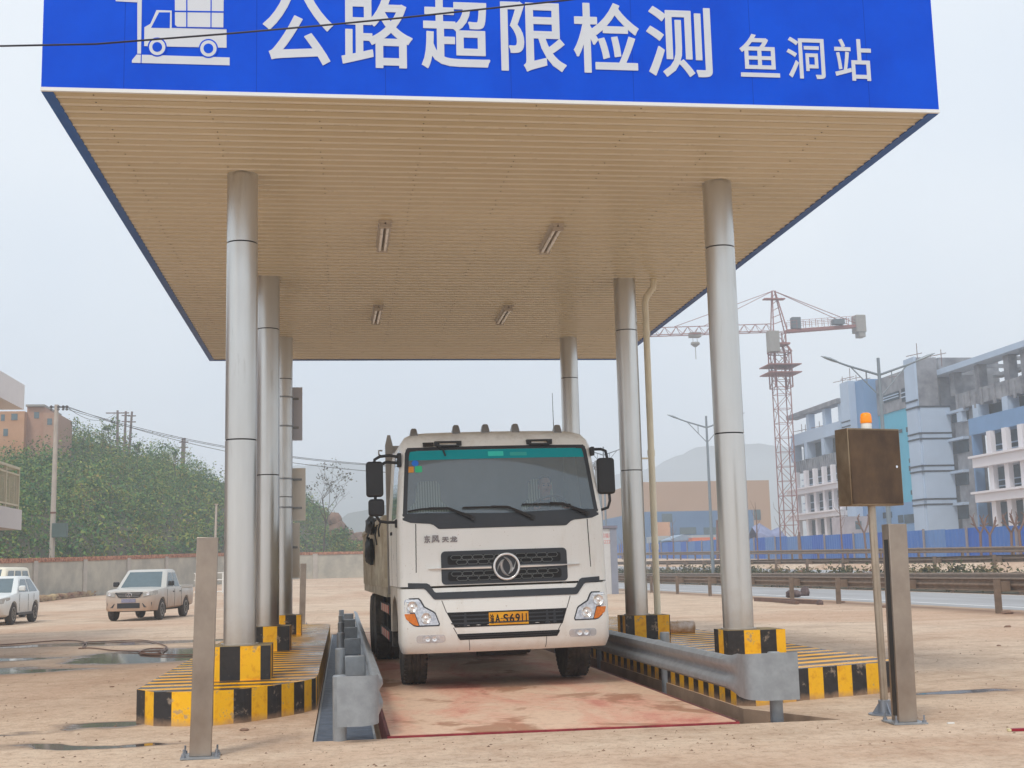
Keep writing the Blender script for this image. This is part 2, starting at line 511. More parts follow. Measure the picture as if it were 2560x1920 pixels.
# ------------------------------------------------------------------ weighbridge, pit gratings
def deck_mat():
    n = N('dusty_red_deck'); v = n.coord(); vl = n.coord((1, 0.35, 1))
    dust = n.ramp(n.noise(vl, 1.1, 6, 0.65, 0.5), [(0.32, L(196, 118, 102)), (0.43, L(214, 162, 138)), (0.55, L(218, 186, 160))])
    mudm = n.ramp(n.noise(n.coord((0.9, 0.7, 1)), 0.85, 5, 0.62, 0.6), [(0.55, (0, 0, 0)), (0.61, (1, 1, 1))])
    scr = n.ramp(n.noise(n.coord((0.7, 6, 1)), 2.2, 5, 0.7, 0.4), [(0.6, (0, 0, 0)), (0.7, (1, 1, 1))])
    c = n.mixc(n.math('MULTIPLY', mudm, 0.7), dust, L(150, 98, 66))
    c = n.mixc(n.math('MULTIPLY', scr, 0.4), c, L(186, 112, 96))
    c = n.mixc(n.math('MULTIPLY', n.math('SUBTRACT', 0.5, n.noise(v, 14, 4, 0.7), True), 1.8, True), c, L(150, 108, 86))
    n.base(c); n.rough(0.85)
    n.bump(n.noise(v, 12, 5, 0.7), 0.3, 0.02)
    return n.m
M_deck = deck_mat()
M_red = mat('red_edge_steel', L(178, 62, 70), 0.6, var=0.35, scale=6, c2=L(120, 30, 40))
wb = thing('weighbridge', 'dusty red steel weighbridge deck under the white truck', 'weighbridge')
b = MB(); b.box(0.40, 3.46, PY0+0.05, PY1-0.06, -0.02, 0.02); b.build('deck', M_deck, wb)
b = MB()
b.box(0.37, 3.49, PY0+0.028, PY0+0.046, -0.06, 0.014)
b.box(0.37, 3.49, PY1-0.058, PY1-0.03, -0.06, 0.026); b.build('end_angle', M_red, wb, each=True)
b = MB()
for x in (0.37, 3.463): b.box(x, x+0.027, PY0+0.05, PY1-0.06, -0.2, 0.023)
b.build('side_beam', mat('rusty_side_steel', L(120, 60, 58), 0.7, var=0.4, scale=3), wb, each=True)
b = MB()
for y in (11.5, 16, 21, 26, 30.2): b.box(0.45, 3.4, y, y+0.3, -0.3, -0.022)
b.build('cross_beam', M_dark, wb, each=True)
settle(wb, (1.9, 20.9, 0))
M_grate = mat('blue_black_grate', (0.17, 0.21, 0.28), 0.45, 0.4, var=0.35, scale=6)
def grating(lab, x0, x1, y0, y1, z):
    t = thing('drain_grating', lab, 'grating')
    b = MB()
    for x in (x0, x1-0.02): b.box(x, x+0.02, y0, y1, z-0.03, z)
    b.build('frame', M_steel, t, each=True)
    b = MB(); y = y0+0.02
    while y < y1-0.02:
        b.box(x0+0.021, x1-0.021, y, y+0.045, z-0.03, z-0.003); y += 0.09
    b.build('bars', M_grate, t)
    return settle(t, ((x0+x1)/2, (y0+y1)/2, z))
grating('long dark ribbed grating beside a guardrail and the weighbridge deck', PX0+0.01, 0.28, PY0+0.02, PY1-0.02, -0.004)

# ------------------------------------------------------------------ yellow and black islands with plinths
def stripe_paint(name, c, c2):    # paint worn on the edges, dried mud splashed up from the ground
    n = N(name); v = n.coord(); g_ = n.node('ShaderNodeNewGeometry'); sx = n.node('ShaderNodeSeparateXYZ'); n.link(g_.outputs['Position'], sx.inputs[0])
    k = n.ramp(n.noise(v, 14, 5, 0.6), [(0.28, c2), (0.5, c)])
    k = n.mixc(n.ramp(n.noise(v, 7, 6, 0.75), [(0.575, (0, 0, 0)), (0.64, (0.75, 0.75, 0.75))]), k, L(158, 140, 122))
    mud = n.math('MULTIPLY', n.math('SUBTRACT', n.math('MULTIPLY', n.noise(v, 5, 5, 0.7), 0.15), n.math('SUBTRACT', sx.outputs[2], 0.0)), 11, True)
    k = n.mixc(n.math('MULTIPLY', mud, 0.75), k, L(176, 142, 112))
    n.base(k); n.rough(0.55); n.bump(n.noise(v, 40, 4), 0.12, 0.01)
    return n.m
M_yel = stripe_paint('yellow_paint', L(246, 186, 8), L(222, 150, 6))
M_blk = stripe_paint('black_paint', L(40, 38, 40), L(22, 20, 22))
def island_top_mat(name, slope, period, wet_refl_x):
    n = N(name); v = n.coord(which='Generated') if False else n.coord()
    g_ = n.node('ShaderNodeNewGeometry'); sx = n.node('ShaderNodeSeparateXYZ'); n.link(g_.outputs['Position'], sx.inputs[0])
    X, Y = sx.outputs[0], sx.outputs[1]
    q = n.math('ADD', n.math('ADD', Y, n.math('MULTIPLY', X, slope)), n.math('MULTIPLY', n.noise(v, 3.0, 3), 0.05))
    fr = n.math('FRACT', n.math('DIVIDE', q, period))
    st = n.math('LESS_THAN', fr, 0.46)
    wear = n.noise(n.coord((1.2, 0.6, 1)), 1.5, 6, 0.7)
    conc = n.ramp(n.noise(v, 4, 5), [(0.3, L(128, 104, 86)), (0.7, L(176, 152, 130))])
    pc = n.mixc(st, n.mixc(0.72, conc, L(26, 24, 26)), L(244, 176, 6))
    side = n.math('MULTIPLY', n.math('SUBTRACT', n.math('ADD', X, n.math('MULTIPLY', n.math('SUBTRACT', wear, 0.5), 1.2)), wet_refl_x), 2.0, True) if wet_refl_x is not None else None
    if side is not None: pc = n.mixc(n.math('MULTIPLY', side, 0.6), pc, L(132, 104, 80))  # brown wash puts the wet side's reflections into the colour
    pc = n.mixc(n.ramp(wear, [(0.62, (0, 0, 0)), (0.82, (0.35, 0.35, 0.35))]), pc, conc)
    n.base(pc)
    wetn = n.noise(n.coord((0.8, 0.5, 1)), 1.3, 4, 0.6)
    n.rough(n.ramp(wetn, [(0.40, (0.13,)*3), (0.62, (0.5,)*3)]))
    if side is not None: n.link(n.math('ADD', 0.04, n.math('MULTIPLY', side, 0.4)), n.b.inputs['Specular IOR Level'])
    else: n.b.inputs['Specular IOR Level'].default_value = 0.1
    n.bump(n.noise(v, 14, 4), 0.08, 0.01)
    return n.m
def rails_of(poly, step, acc=0.0):         # walk an outline, cutting it into stripes
    out = []; cur = 0
    for a, c in zip(poly, poly[1:]+poly[:1]):
        a, c = Vector(a), Vector(c); ln = (c-a).length; pos = 0.0
        while pos < ln-1e-6:
            take = min(step-acc, ln-pos)
            out.append((a.lerp(c, pos/ln), a.lerp(c, (pos+take)/ln), cur))
            pos += take; acc += take
            if acc >= step-1e-6: acc = 0.0; cur ^= 1
    return out
def striped_block(poly, z0, z1, step, phase=0, acc=0.0):
    b = MB()
    for a, c, k in rails_of(poly, step, acc):
        b.face([(a.x, a.y, z0), (c.x, c.y, z0), (c.x, c.y, z1), (a.x, a.y, z1)], k ^ phase)
    return b
def arc(cx, cy, r, a0, a1, n):
    return [(cx+r*math.cos(R(a0+(a1-a0)*i/n)), cy+r*math.sin(R(a0+(a1-a0)*i/n))) for i in range(n+1)]
def island(lab, poly, plinths, topm, step, phase):
    t = thing('traffic_island', lab, 'traffic island')
    b = striped_block(poly, -0.05, 0.32, step, phase); b.build('kerb', [M_yel, M_blk], t)
    b = MB(); b.face([(x, y, 0.32) for x, y in poly]); b.build('top', topm, t)
    for (cx, cy, hw, hd, ph, stp, acc) in plinths:
        b = striped_block([(cx-hw, cy-hd), (cx+hw, cy-hd), (cx+hw, cy+hd), (cx-hw, cy+hd)], 0.316, 0.672, stp, ph, acc)
        b.face([(cx-hw, cy-hd, 0.672), (cx+hw, cy-hd, 0.672), (cx+hw, cy+hd, 0.672), (cx-hw, cy+hd, 0.672)], 2)
        b.build('plinth', [M_yel, M_blk, mat('plinth_top_%d' % len(bpy.data.materials), L(150, 128, 84), 0.7, var=0.4, scale=9)], t)
    return t
CY = (14.19, 19.26, 24.36)        # column rows
LX, RX = -1.10, 4.45
polyL = [(-2.02, 13.22), (-1.80, 12.86), (-1.55, 12.74), (-1.22, 12.70), (-0.95, 12.85), (-0.66, 13.15), (-0.42, 13.50), (-0.29, 13.86), (-0.27, 14.3), (-0.27, 28.4), (-0.6, 29.0), (-1.5, 29.0), (-2.05, 28.4)]
isl = island('yellow and black striped island beside the long ribbed grating', polyL, [(LX+0.005, CY[0], 0.335, 0.32, 0, .21, .06), (LX+0.005, CY[1], 0.335, 0.32, 0, .2, .11), (LX+0.005, CY[2], 0.335, 0.32, 1, .2, .015)], island_top_mat('left_island_top', 0.02, 0.42, -0.72), 0.205, 1)
settle(isl, (-1.1, 20.5, 0))
polyR = [(3.90, 12.62), (4.06, 12.50), (4.25, 12.60), (4.70, 12.86), (5.25, 13.08), (5.86, 13.30), (6.02, 13.46), (5.98, 14.4), (5.98, 28.0), (5.2, 28.8), (4.4, 28.8), (3.90, 28.0)]
isr = island('yellow and black striped island carrying the drain pipe and pipe offcut', polyR, [(4.555, 14.14, 0.33, 0.27, 1, .185, 0), (4.54, CY[1]-.04, 0.345, 0.27, 1, .178, .035), (4.54, CY[2]-.04, 0.34, 0.27, 0, .18, 0)], island_top_mat('right_island_top', -0.42, 0.44, None), 0.20, 1)
settle(isr, (4.9, 20.5, 0))
# ------------------------------------------------------------------ station canopy
CX0, CX1, CF, CB, CZ = -2.748, 6.051, 11.71, 26.94, 5.907
can = thing('station_canopy', 'weigh station canopy with blue sign fascia on six silver columns', 'canopy')
def soffit_mat():
    n = N('beige_soffit_panel'); v = n.coord((0.5, 1, 1))
    c = n.ramp(n.noise(v, 0.7, 5, 0.6), [(0.3, L(203, 188, 152)), (0.7, L(215, 201, 167))])
    n.base(n.mixc(n.math('MULTIPLY', n.noise(n.coord(), 1.7, 4), 0.25), c, L(190, 172, 134)))
    n.rough(0.27)
    return n.m
M_soff = soffit_mat()
M_screw = mat('screw_dark', (0.03, 0.025, 0.02), 0.7)
b = MB(); prof = []; P = 0.19; y = CF+0.03
while y < CB-0.04:
    prof += [(y, CZ), (y+P*0.62, CZ+0.002), (y+P*0.67, CZ-0.010), (y+P*0.77, CZ-0.010), (y+P*0.80, CZ+0.036), (y+P*0.95, CZ+0.038)]
    y += P
prof.append((min(y, CB-0.02), CZ))
b.loft([[(x, u, v) for u, v in prof] for x in (CX0+0.07, CX1-0.07)], 0, False, False)
x = CX0+0.45
while x < CX1-0.2:                # rows of fixing screws
    y = CF+0.03+P*0.35
    while y < CB-0.1:
        jx = x+random.uniform(-0.015, 0.015)
        if random.random() < 0.6: b.box(jx-0.006, jx+0.006, y-0.006, y+0.006, CZ-0.005, CZ-0.0005, 1)
        y += P
    x += 1.05
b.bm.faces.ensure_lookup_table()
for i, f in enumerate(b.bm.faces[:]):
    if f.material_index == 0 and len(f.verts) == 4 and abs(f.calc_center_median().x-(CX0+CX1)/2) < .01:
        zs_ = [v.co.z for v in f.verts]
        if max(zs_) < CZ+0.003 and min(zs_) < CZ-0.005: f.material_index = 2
b.build('soffit', [M_soff, M_screw, mat('soffit_bead_glint', L(222, 214, 196), 0.3, var=0.05)], can, recalc=False)  # pale bead colour paints in the bright reflection along each rib
def sign_mat():
    n = N('sign_blue'); v = n.coord(); sx = n.node('ShaderNodeSeparateXYZ'); n.link(v, sx.inputs[0])
    c = n.ramp(n.noise(v, 1.3, 5, 0.65), [(0.3, (0.0, 0.060, 0.60)), (0.7, (0.0, 0.085, 0.74))])
    c = n.mixc(n.math('MULTIPLY', n.noise(n.coord((3, 1, 0.3)), 4, 5, 0.7), 0.16), c, (0.01, 0.10, 0.55))
    fr = n.math('FRACT', n.math('DIVIDE', sx.outputs[0], 1.22))
    c = n.mixc(n.math('MULTIPLY', n.math('LESS_THAN', fr, 0.006), 0.5), c, (0.0, 0.02, 0.3))
    n.base(c); n.rough(0.5); n.b.inputs['Specular IOR Level'].default_value = 0.08
    n.bump(n.noise(v, 0.9, 2), 0.1, 0.05)
    return n.m
M_blue = sign_mat()
M_bluedk = mat('edge_flashing_blue', (0.012, 0.13, 0.50), 0.5, var=0.2)
M_trim = mat('white_trim', (0.78, 0.80, 0.80), 0.4, var=0.06)
ZT = CZ+1.75
b = MB(); b.box(CX0, CX1, CF, CF+0.025, CZ+0.03, ZT); b.build('sign_face', M_blue, can)
b = MB(); b.box(CX0-0.004, CX1+0.004, CF-0.006, CF+0.024, CZ-0.008, CZ+0.027)
b.box(CX0-0.004, CX1+0.004, CF-0.006, CF+0.024, ZT+0.003, ZT+0.04); b.build('trim', M_trim, can)
b = MB()
b.box(CX0-0.002, CX0+0.10, CF+0.03, CB-0.1, CZ-0.012, ZT-0.01); b.box(CX1-0.10, CX1+0.002, CF+0.03, CB-0.1, CZ-0.012, ZT-0.01)
b.box(CX0-0.002, CX1+0.002, CB-0.096, CB, CZ-0.012, ZT-0.01); b.build('side_fascia', M_bluedk, can)
b = MB(); b.box(CX0+0.11, CX1-0.11, CF+0.04, CB-0.11, ZT-0.3, ZT-0.24); b.build('roof', mat('roof_sheet', (0.4, 0.42, 0.45), 0.6), can)
# lettering
M_let = mat('sign_lettering', (0.62, 0.66, 0.72), 0.5, var=0.05)
def sgn(x0, y0, x1, y1):          # picture box -> box on the sign face
    a, c = ony(x0, y1, CF), ony(x1, y0, CF)
    m = ony((x0+x1)/2, (y0+y1)/2, CF)
    hw = (ony(x1, (y0+y1)/2, CF)-ony(x0, (y0+y1)/2, CF)).x/2; hh = (ony((x0+x1)/2, y0, CF)-ony((x0+x1)/2, y1, CF)).z/2
    return (m.x-hw, m.x+hw, m.z-hh, m.z+hh)
b = MB()
for ch, bx in (('公', (658, -14, 833, 161)), ('路', (854, -8, 1031, 170)), ('超', (1054, -2, 1224, 172)), ('限', (1252, 6, 1414, 179)), ('检', (1434, 8, 1597, 183)), ('测', (1617, 18, 1778, 192))):
    b.text(ch, sgn(*bx), CF-0.001, 0.006, bold=0.0125)
b.build('large_lettering', M_let, can, recalc=False)
b = MB()
for ch, bx in (('鱼', (1849, 86, 1947, 193)), ('洞', (1967, 94, 2061, 197)), ('站', (2086, 98, 2178, 202))):
    b.text(ch, sgn(*bx), CF-0.001, 0.006, bold=0.004)
b.build('small_lettering', M_let, can, recalc=False)
def zpt(x, y):                    # point of the pictogram, picture -> sign face
    q = ony(x/2.212, y/2.212, CF); return (q.x, q.z)
b = MB()
def flat(pts, d, mi=0):
    q = [zpt(*p_) for p_ in pts]
    b.prism(q, CF-d, CF-0.0005, 'y', mi)
flat([(760, -90), (786, -90), (780, 298), (760, 298)], 0.006)
flat([(640, -8), (759, -6), (759, 14), (640, 8)], 0.006)
flat([(756, 303), (1270, 319), (1270, 362), (730, 348), (730, 334)], 0.006)
flat([(780, 303), (785, 303), (783, 350), (778, 350)], 0.0075, 1)
flat([(799, 152), (832, 133), (866, 57), (950, 60), (950, 152), (1253, 163), (1253, 265), (798, 256)], 0.006)
flat([(880, 70), (941, 70), (939, 157), (836, 155)], 0.0075, 1)
flat([(967, -70), (1238, -66), (1235, 153), (980, 149), (968, 138)], 0.006)
flat([(1030, -80), (1037, -80), (1037, 152), (1030, 152)], 0.0075, 1)
flat([(1165, -80), (1172, -80), (1170, 154), (1164, 154)], 0.0075, 1)
flat([(960, 60), (1240, 64), (1240, 72), (960, 68)], 0.008, 1)
flat([(950, 150), (1256, 158), (1256, 163), (950, 155)], 0.009, 1)
for cx, cy in ((870, 262), (1153, 270)):
    circ = lambda r: [(cx+r*math.cos(t*math.pi/16), cy+r*1.0*math.sin(t*math.pi/16)) for t in range(32)]
    flat(circ(53), 0.008, 1); flat(circ(45), 0.0095); flat(circ(27), 0.011, 1)
b.build('truck_pictogram', [M_let, M_blue], can)
# columns
M_seam = mat('seam_black', (0.01, 0.01, 0.012), 0.6)
def seam_z(x, y, Y): return ony(x*2560/2212, y*2560/2212, Y-0.173).z
for X, Y, seams in ((LX, CY[0], ((517, 519), (517, 948))), (LX, CY[1], ((578, 708), (578, 1025))), (LX, CY[2], ((612, 817), (612, 1073))),
                    (RX, CY[0], ((1562, 529), (1585, 934))), (RX, CY[1], ((1354, 711), (1370, 1015))), (RX, CY[2], ((1234, 815), (1244, 1040)))):
    zs = sorted(seam_z(a, c, Y) for a, c in seams)
    prof = [(0.173, 0.672)]
    for z in zs: prof += [(0.173, z-0.008), (0.164, z-0.007), (0.164, z+0.007), (0.173, z+0.008)]
    prof += [(0.173, CZ+0.04)]
    b = MB(); b.lathe((X, Y, 0), prof, n=40)
    for f in b.bm.faces:
        if abs(f.normal.z) < 0.5 and all((Vector((v.co.x-X, v.co.y-Y)).length < 0.166) for v in f.verts): f.material_index = 1
    b.lathe((X, Y, 0), [(0.20, 0.673), (0.20, 0.688), (0.178, 0.69)], n=40)
    b.build('column', [M_silver, M_seam], can, smooth=40)
# drain pipe beside the second right-hand column
M_pipe = mat('cream_pipe', L(238, 231, 208), 0.5, var=0.12, scale=3)
b = MB()
top, e1, e2, bot = [ony(x*2560/2212, y*2560/2212, 19.26) for x, y in ((1412, 600), (1412, 612), (1391, 645), (1423, 1325))]
X2 = (e2.x+bot.x)/2
path = [(e1.x, 19.26, CZ+0.05), (e1.x, 19.26, e1.z+0.02), (e1.x-0.02, 19.26, e1.z-0.08), (X2+0.03, 19.26, e2.z+0.03), (X2, 19.26, e2.z-0.06), (X2, 19.26, 2.6), (X2, 19.26, 0.672)]
b.tube(path, 0.052, 14)
for z in (5.0, 3.1, 1.65): b.cyl((X2, 19.26, z), (X2, 19.26, z+0.09), 0.06, n=14)
for z in (3.05, 5.2): b.box(RX+0.16, X2, 19.25, 19.27, z, z+0.025)
b.build('drain_pipe', M_pipe, can, smooth=40)
settle(can, (1.65, 19.3, 0))

# fluorescent lights
M_lamp = mat('lamp_housing', (0.55, 0.49, 0.42), 0.5, var=0.1)
M_tube = mat('lamp_tube', (0.95, 0.94, 0.92), 0.3, var=0.03)
def ceiling_light():
    t = thing('ceiling_light', 'x', 'ceiling light', group='twin tube lights under the canopy')
    b = MB(); b.prism([(-0.09, 0), (0.09, 0), (0.06, -0.05), (0.015, -0.05), (0, -0.02), (-0.015, -0.05), (-0.06, -0.05)], -0.66, 0.66, 'y')
    b.build('housing', M_lamp, t)
    for s in (-1, 1):
        b = MB(); b.cyl((s*0.036, -0.61, -0.072), (s*0.036, 0.61, -0.072), 0.019); b.build('tube', M_tube, t, smooth=40)
    b = MB()
    for y in (-0.655, 0.605): b.box(-0.075, 0.075, y, y+0.05, -0.098, -0.051)
    b.build('end_holder', M_lamp, t, each=True)
    return t
cl = ceiling_light(); cl.location = (0.57, 16.65, CZ+0.002); cl['label'] = 'twin tube ceiling light nearest the sign on the left'
dup(cl, 'twin tube ceiling light nearest the sign on the right', (2.85, 16.68, CZ+0.002), R(-1))
dup(cl, 'smaller looking twin tube ceiling light further back on the left', (0.62, 21.9, CZ+0.002), R(1))
dup(cl, 'smaller looking twin tube ceiling light further back on the right', (2.86, 21.9, CZ+0.002))

# panels on the third left column (seen from behind), each clamped by two bands
M_panel = mat('panel_back', (0.72, 0.76, 0.88), 0.6, 0.0, var=0.15, scale=2)
M_panel2 = mat('panel_back_pale', (0.93, 0.91, 0.86), 0.6, 0.0, var=0.1, scale=2)
def panel(lab, x1, z0, z1, m):
    t = thing('sign_panel', lab, 'sign', group='sign panels on the rear left column')
    b = MB(); b.box(LX+0.02, x1, 24.56, 24.575, z0, z1); b.build('plate', m, t)
    b = MB()
    for z in (z0+(z1-z0)*0.24, z0+(z1-z0)*0.78):
        b.box(LX-0.1, x1-0.07, 24.535, 24.558, z-0.02, z+0.02)
        b.lathe((LX, CY[2], z), [(0.176, -0.016), (0.181, -0.012), (0.181, 0.012), (0.176, 0.016)], n=30, caps=False)
    b.build('clamp_band', M_steel, t, each=False)
    return settle(t, ((LX+x1)/2, 24.56, z0))
panel('upper grey sign panel seen from behind on the rear left column', -0.75, 3.95, 4.98, M_panel)
panel('lower pale sign panel seen from behind on the rear left column', -0.69, 2.42, 3.42, M_panel2)
t = thing('sign_panel', 'narrow white sign strip below the two panels on the rear left column', 'sign', group='sign panels on the rear left column')
b = MB(); b.box(LX+0.1, -0.80, 24.56, 24.575, 1.35, 2.38); b.build('plate', M_panel2, t)
b = MB(); b.box(LX-0.02, -0.84, 24.535, 24.558, 1.9, 1.94); b.build('clamp_band', M_steel, t); settle(t, (-0.95, 24.56, 1.35))
# ------------------------------------------------------------------ guardrails along the weighbridge
W_PROF = [(0.0, 0.155), (0.03, 0.15), (0.078, 0.12), (0.083, 0.08), (0.07, 0.055), (0.02, 0.02), (0.012, 0.0), (0.02, -0.02), (0.07, -0.055), (0.083, -0.08), (0.078, -0.12), (0.03, -0.15), (0.0, -0.155)]
def w_sweep(b, stations, th=0.006):
    # stations: (point on the back line, outward direction, flatness, height factor)
    front, back = [], []
    for pnt, o_, fl, hk in stations:
        pnt, o_ = Vector(pnt), Vector(o_).normalized()
        front.append([pnt+o_*(d*(1-fl)+0.03*fl)+Vector((0, 0, z*hk)) for d, z in W_PROF])
        back.append([pnt+o_*(d*(1-fl)+0.03*fl-th)+Vector((0, 0, z*hk*0.985)) for d, z in W_PROF])
    b.loft([f+k[::-1] for f, k in zip(front, back)])
def guardrail(lab, xb, side, ends, y0, n, zc):
    # xb: back line of the beam, side: +1 the beam faces +x, -1 faces -x
    t = thing('guardrail', lab, 'guardrail', group='guardrails along the weighbridge')
    b = MB(); st = []
    y1 = y0+4.0*(n-1)+0.3
    st.append(((xb, y1, zc), (side, 0, 0), 0, 1)); 
    for i in range(1, n*2): st.append(((xb, y1-(y1-y0-0.25)*i/(n*2), zc), (side, 0, 0), 0, 1))
    yy = y0+0.12
    st.append(((xb, yy+0.08, zc), (side, 0, 0), 0, 1))
    st[-1] = ((xb, yy+0.30, zc), (side, 0, 0), 0, 1)
    st.append(((xb, yy+0.16, zc), (side, 0, 0), 0.35, 1.05)); st.append(((xb, yy+0.02, zc), (side, 0, 0), 0.8, 1.16)); st.append(((xb, yy-0.08, zc), (side, 0, 0), 1, 1.24))
    rad = 0.12                    # curl round the end, towards the outside
    for i in range(0, 9):
        a = R(90*i/8)
        c = Vector((xb-side*rad, yy-0.22, zc))
        pt = c+Vector((side*rad*math.cos(a), -rad*math.sin(a), 0))
        st.append((pt, (side*math.cos(a), -math.sin(a), 0), 1, 1.26+0.08*i/8))
    st.append(((xb-side*(rad+ends), yy-0.22-rad+0.008, zc), (0, -1, 0), 1, 1.34))
    w_sweep(b, st); b.build('beam', M_steel, t, smooth=45)
    for i in range(n):
        y = y0+4.0*i; xp_ = xb-side*0.30
        b = MB(); b.lathe((xp_, y, 0), [(0.059, -0.30), (0.059, zc+0.19), (0.05, zc+0.2)], n=20); b.build('post', M_steel, t, smooth=40)
        b = MB(); b.box(min(xb-side*0.012, xp_+side*0.05), max(xb-side*0.012, xp_+side*0.05), y-0.07, y+0.07, zc-0.12, zc+0.11); b.build('spacer', M_steel, t, bevel=0.01)
    return settle(t, (xb, y0, -0.3))
guardrail('weighbridge guardrail with curled end standing on the ribbed grating', 0.27, 1, 0.20, 11.2, 6, 0.345)
guardrail('weighbridge guardrail with curled end standing in the open dusty pit', 3.60, -1, 0.32, 11.42, 6, 0.40)

# ------------------------------------------------------------------ stainless sensor posts
def steel_mat(name, c, dark):
    n = N(name); v = n.coord((1, 1, 0.7))
    n.base(n.ramp(n.noise(v, 3.5, 5, 0.6), [(0.3, dark), (0.7, c)]))
    n.b.inputs['Metallic'].default_value = 0.85
    n.rough(n.ramp(n.noise(v, 6, 4), [(0.3, (0.28,)*3), (0.7, (0.5,)*3)]))
    return n.m
M_inox = steel_mat('dull_stainless', L(176, 164, 152), L(148, 136, 126))
M_bolt = mat('bolt_steel', (0.3, 0.33, 0.38), 0.4, 0.7)
def sensor_post(lab, slot):
    t = thing('sensor_post', lab, 'post', group='square stainless posts at the weighbridge corners')
    b = MB(); b.box(-0.083, 0.083, -0.083, 0.083, 0.014, 1.715); b.build('shaft', M_inox, t, bevel=0.004)
    if slot:
        b = MB(); b.box(-0.0865, -0.0832, -0.05, 0.035, 0.06, 1.58); b.build('slot_cover', M_black, t)
    b = MB(); b.box(-0.15, 0.15, -0.15, 0.15, 0, 0.013); b.build('base_plate', M_steel, t)
    for i in (-1, 1):
        for j in (-1, 1):
            b = MB(); b.cyl((i*0.125, j*0.125, 0.013), (i*0.125, j*0.125, 0.075), 0.008, n=8)
            b.cyl((i*0.125, j*0.125, 0.013), (i*0.125, j*0.125, 0.034), 0.019, n=6); b.build('anchor_bolt', M_bolt, t)
    return t
pl_ = sensor_post('plain square stainless post with bolted base, nearest to the camera', False)
pl_.location = (-1.115, 10.55, 0.002); pl_.rotation_euler = (0, R(1.3), R(4))
dup(pl_, 'dark stainless post standing far behind the rear sign panels', (-1.13, 36.6, 0.002))
pr_ = sensor_post('square stainless post with black side slot by the control box pole', True)
pr_.location = (4.835, 10.80, 0.002); pr_.rotation_euler = (0, R(0.8), R(-2))

# ------------------------------------------------------------------ control box on a pole
M_boxst = steel_mat('dirty_stainless_refl', L(158, 140, 116), L(112, 92, 70))  # dirt plus the brown of reflected ground, put into the base colour
t = thing('control_box', 'brown stainless control box on a pole with orange beacon', 'control box')
b = MB(); b.cyl((0, 0, 0.12), (0, 0, 1.93), 0.036, n=20); b.build('pole', steel_mat('pole_stainless', L(196, 184, 168), L(160, 146, 130)), t, smooth=40)
b = MB(); b.lathe((0, 0, 0), [(0.15, 0.0), (0.15, 0.012), (0.06, 0.02), (0.055, 0.13), (0.037, 0.135)], n=20)
for a in range(4):
    ca, sa = math.cos(a*math.pi/2), math.sin(a*math.pi/2)
    b.loft([[(ca*0.04-sa*k, sa*0.04+ca*k, 0.015) for k in (-.004, .004)]+[(ca*0.04-sa*k, sa*0.04+ca*k, 0.13) for k in (.004, -.004)],
            [(ca*0.12-sa*k, sa*0.12+ca*k, 0.015) for k in (-.004, .004)]+[(ca*0.12-sa*k, sa*0.12+ca*k, 0.02) for k in (.004, -.004)]])
b.build('base_flange', M_bolt, t, smooth=30)
mz = Matrix.Rotation(R(14), 4, 'Z')
b = MB(); b.box(-0.295, 0.295, -0.10, 0.10, 1.91, 2.63, 0, mz); b.build('cabinet', M_boxst, t, bevel=0.006)
b = MB(); b.box(-0.283, 0.283, -0.108, -0.101, 1.925, 2.615, 0, mz); d_ = b.build('door', steel_mat('box_door', L(112, 90, 70), L(72, 60, 54)), t, bevel=0.003)  # door colour darkened to carry the brown ground it reflects
b = MB(); b.cyl(mz @ Vector((0.225, -0.107, 2.27)), mz @ Vector((0.225, -0.122, 2.27)), 0.012, n=10); b.build('lock', M_chrome, d_)
bz = 2.63
b = MB(); b.lathe((0.0, 0.0, bz), [(0.05, 0), (0.05, 0.045), (0.046, 0.06)], n=24); bb = b.build('beacon', M_white, t, smooth=40)
def beacon_mat():
    n = N('amber_lens'); n.base((1.0, 0.36, 0.015)); n.rough(0.12)
    n.b.inputs['Transmission Weight'].default_value = 0.25
    n.b.inputs['Emission Color'].default_value = (1.0, 0.30, 0.0, 1); n.b.inputs['Emission Strength'].default_value = 0.10
    return n.m
b = MB(); b.lathe((0, 0, bz), [(0.052, 0.061), (0.055, 0.075), (0.053, 0.12), (0.047, 0.148), (0.03, 0.16), (0.005, 0.163)], n=24); b.build('amber_lens', beacon_mat(), bb, smooth=60)
t.location = (4.93, 11.42, 0.001)

# ------------------------------------------------------------------ loose things on the ground
def junk(name, lab, cat, b, m, smooth=None, bevel=0, group=None):
    o = b.build(name, m, smooth=smooth, bevel=bevel)
    c = sum((v.co for v in o.data.vertices), Vector())/len(o.data.vertices)
    o.data.transform(Matrix.Translation(-c)); o.location = c
    return tag(o, lab, cat, group)
def G(x, y, z=0.0): return onz(x, y, z)
hose_px = [(-60, 1622), (40, 1612), (100, 1604), (160, 1602), (205, 1604), (216, 1612), (212, 1620), (196, 1621)]
b = MB()
def hose(pxs, r=0.012):
    pts = []
    for x, y in pxs:
        q = G(x, y, 0.02); pts.append(q)
    out = []
    for i in range(len(pts)-1):       # Catmull-Rom
        p0, p1, p2, p3 = pts[max(i-1, 0)], pts[i], pts[i+1], pts[min(i+2, len(pts)-1)]
        for k in range(6):
            u = k/6
            out.append(0.5*((2*p1)+(p2-p0)*u+(2*p0-5*p1+4*p2-p3)*u*u+(3*p1-p0-3*p2+p3)*u**3))
    b.tube(out+[pts[-1]], r, 6)
hose([(-60, 1616), (60, 1608), (120, 1603), (170, 1601), (207, 1604), (216, 1612), (207, 1620), (214, 1606), (240, 1604), (290, 1602), (340, 1600), (372, 1602), (398, 1609), (416, 1616), (415, 1624), (395, 1628), (340, 1628), (285, 1626), (250, 1622), (225, 1620), (196, 1621)])
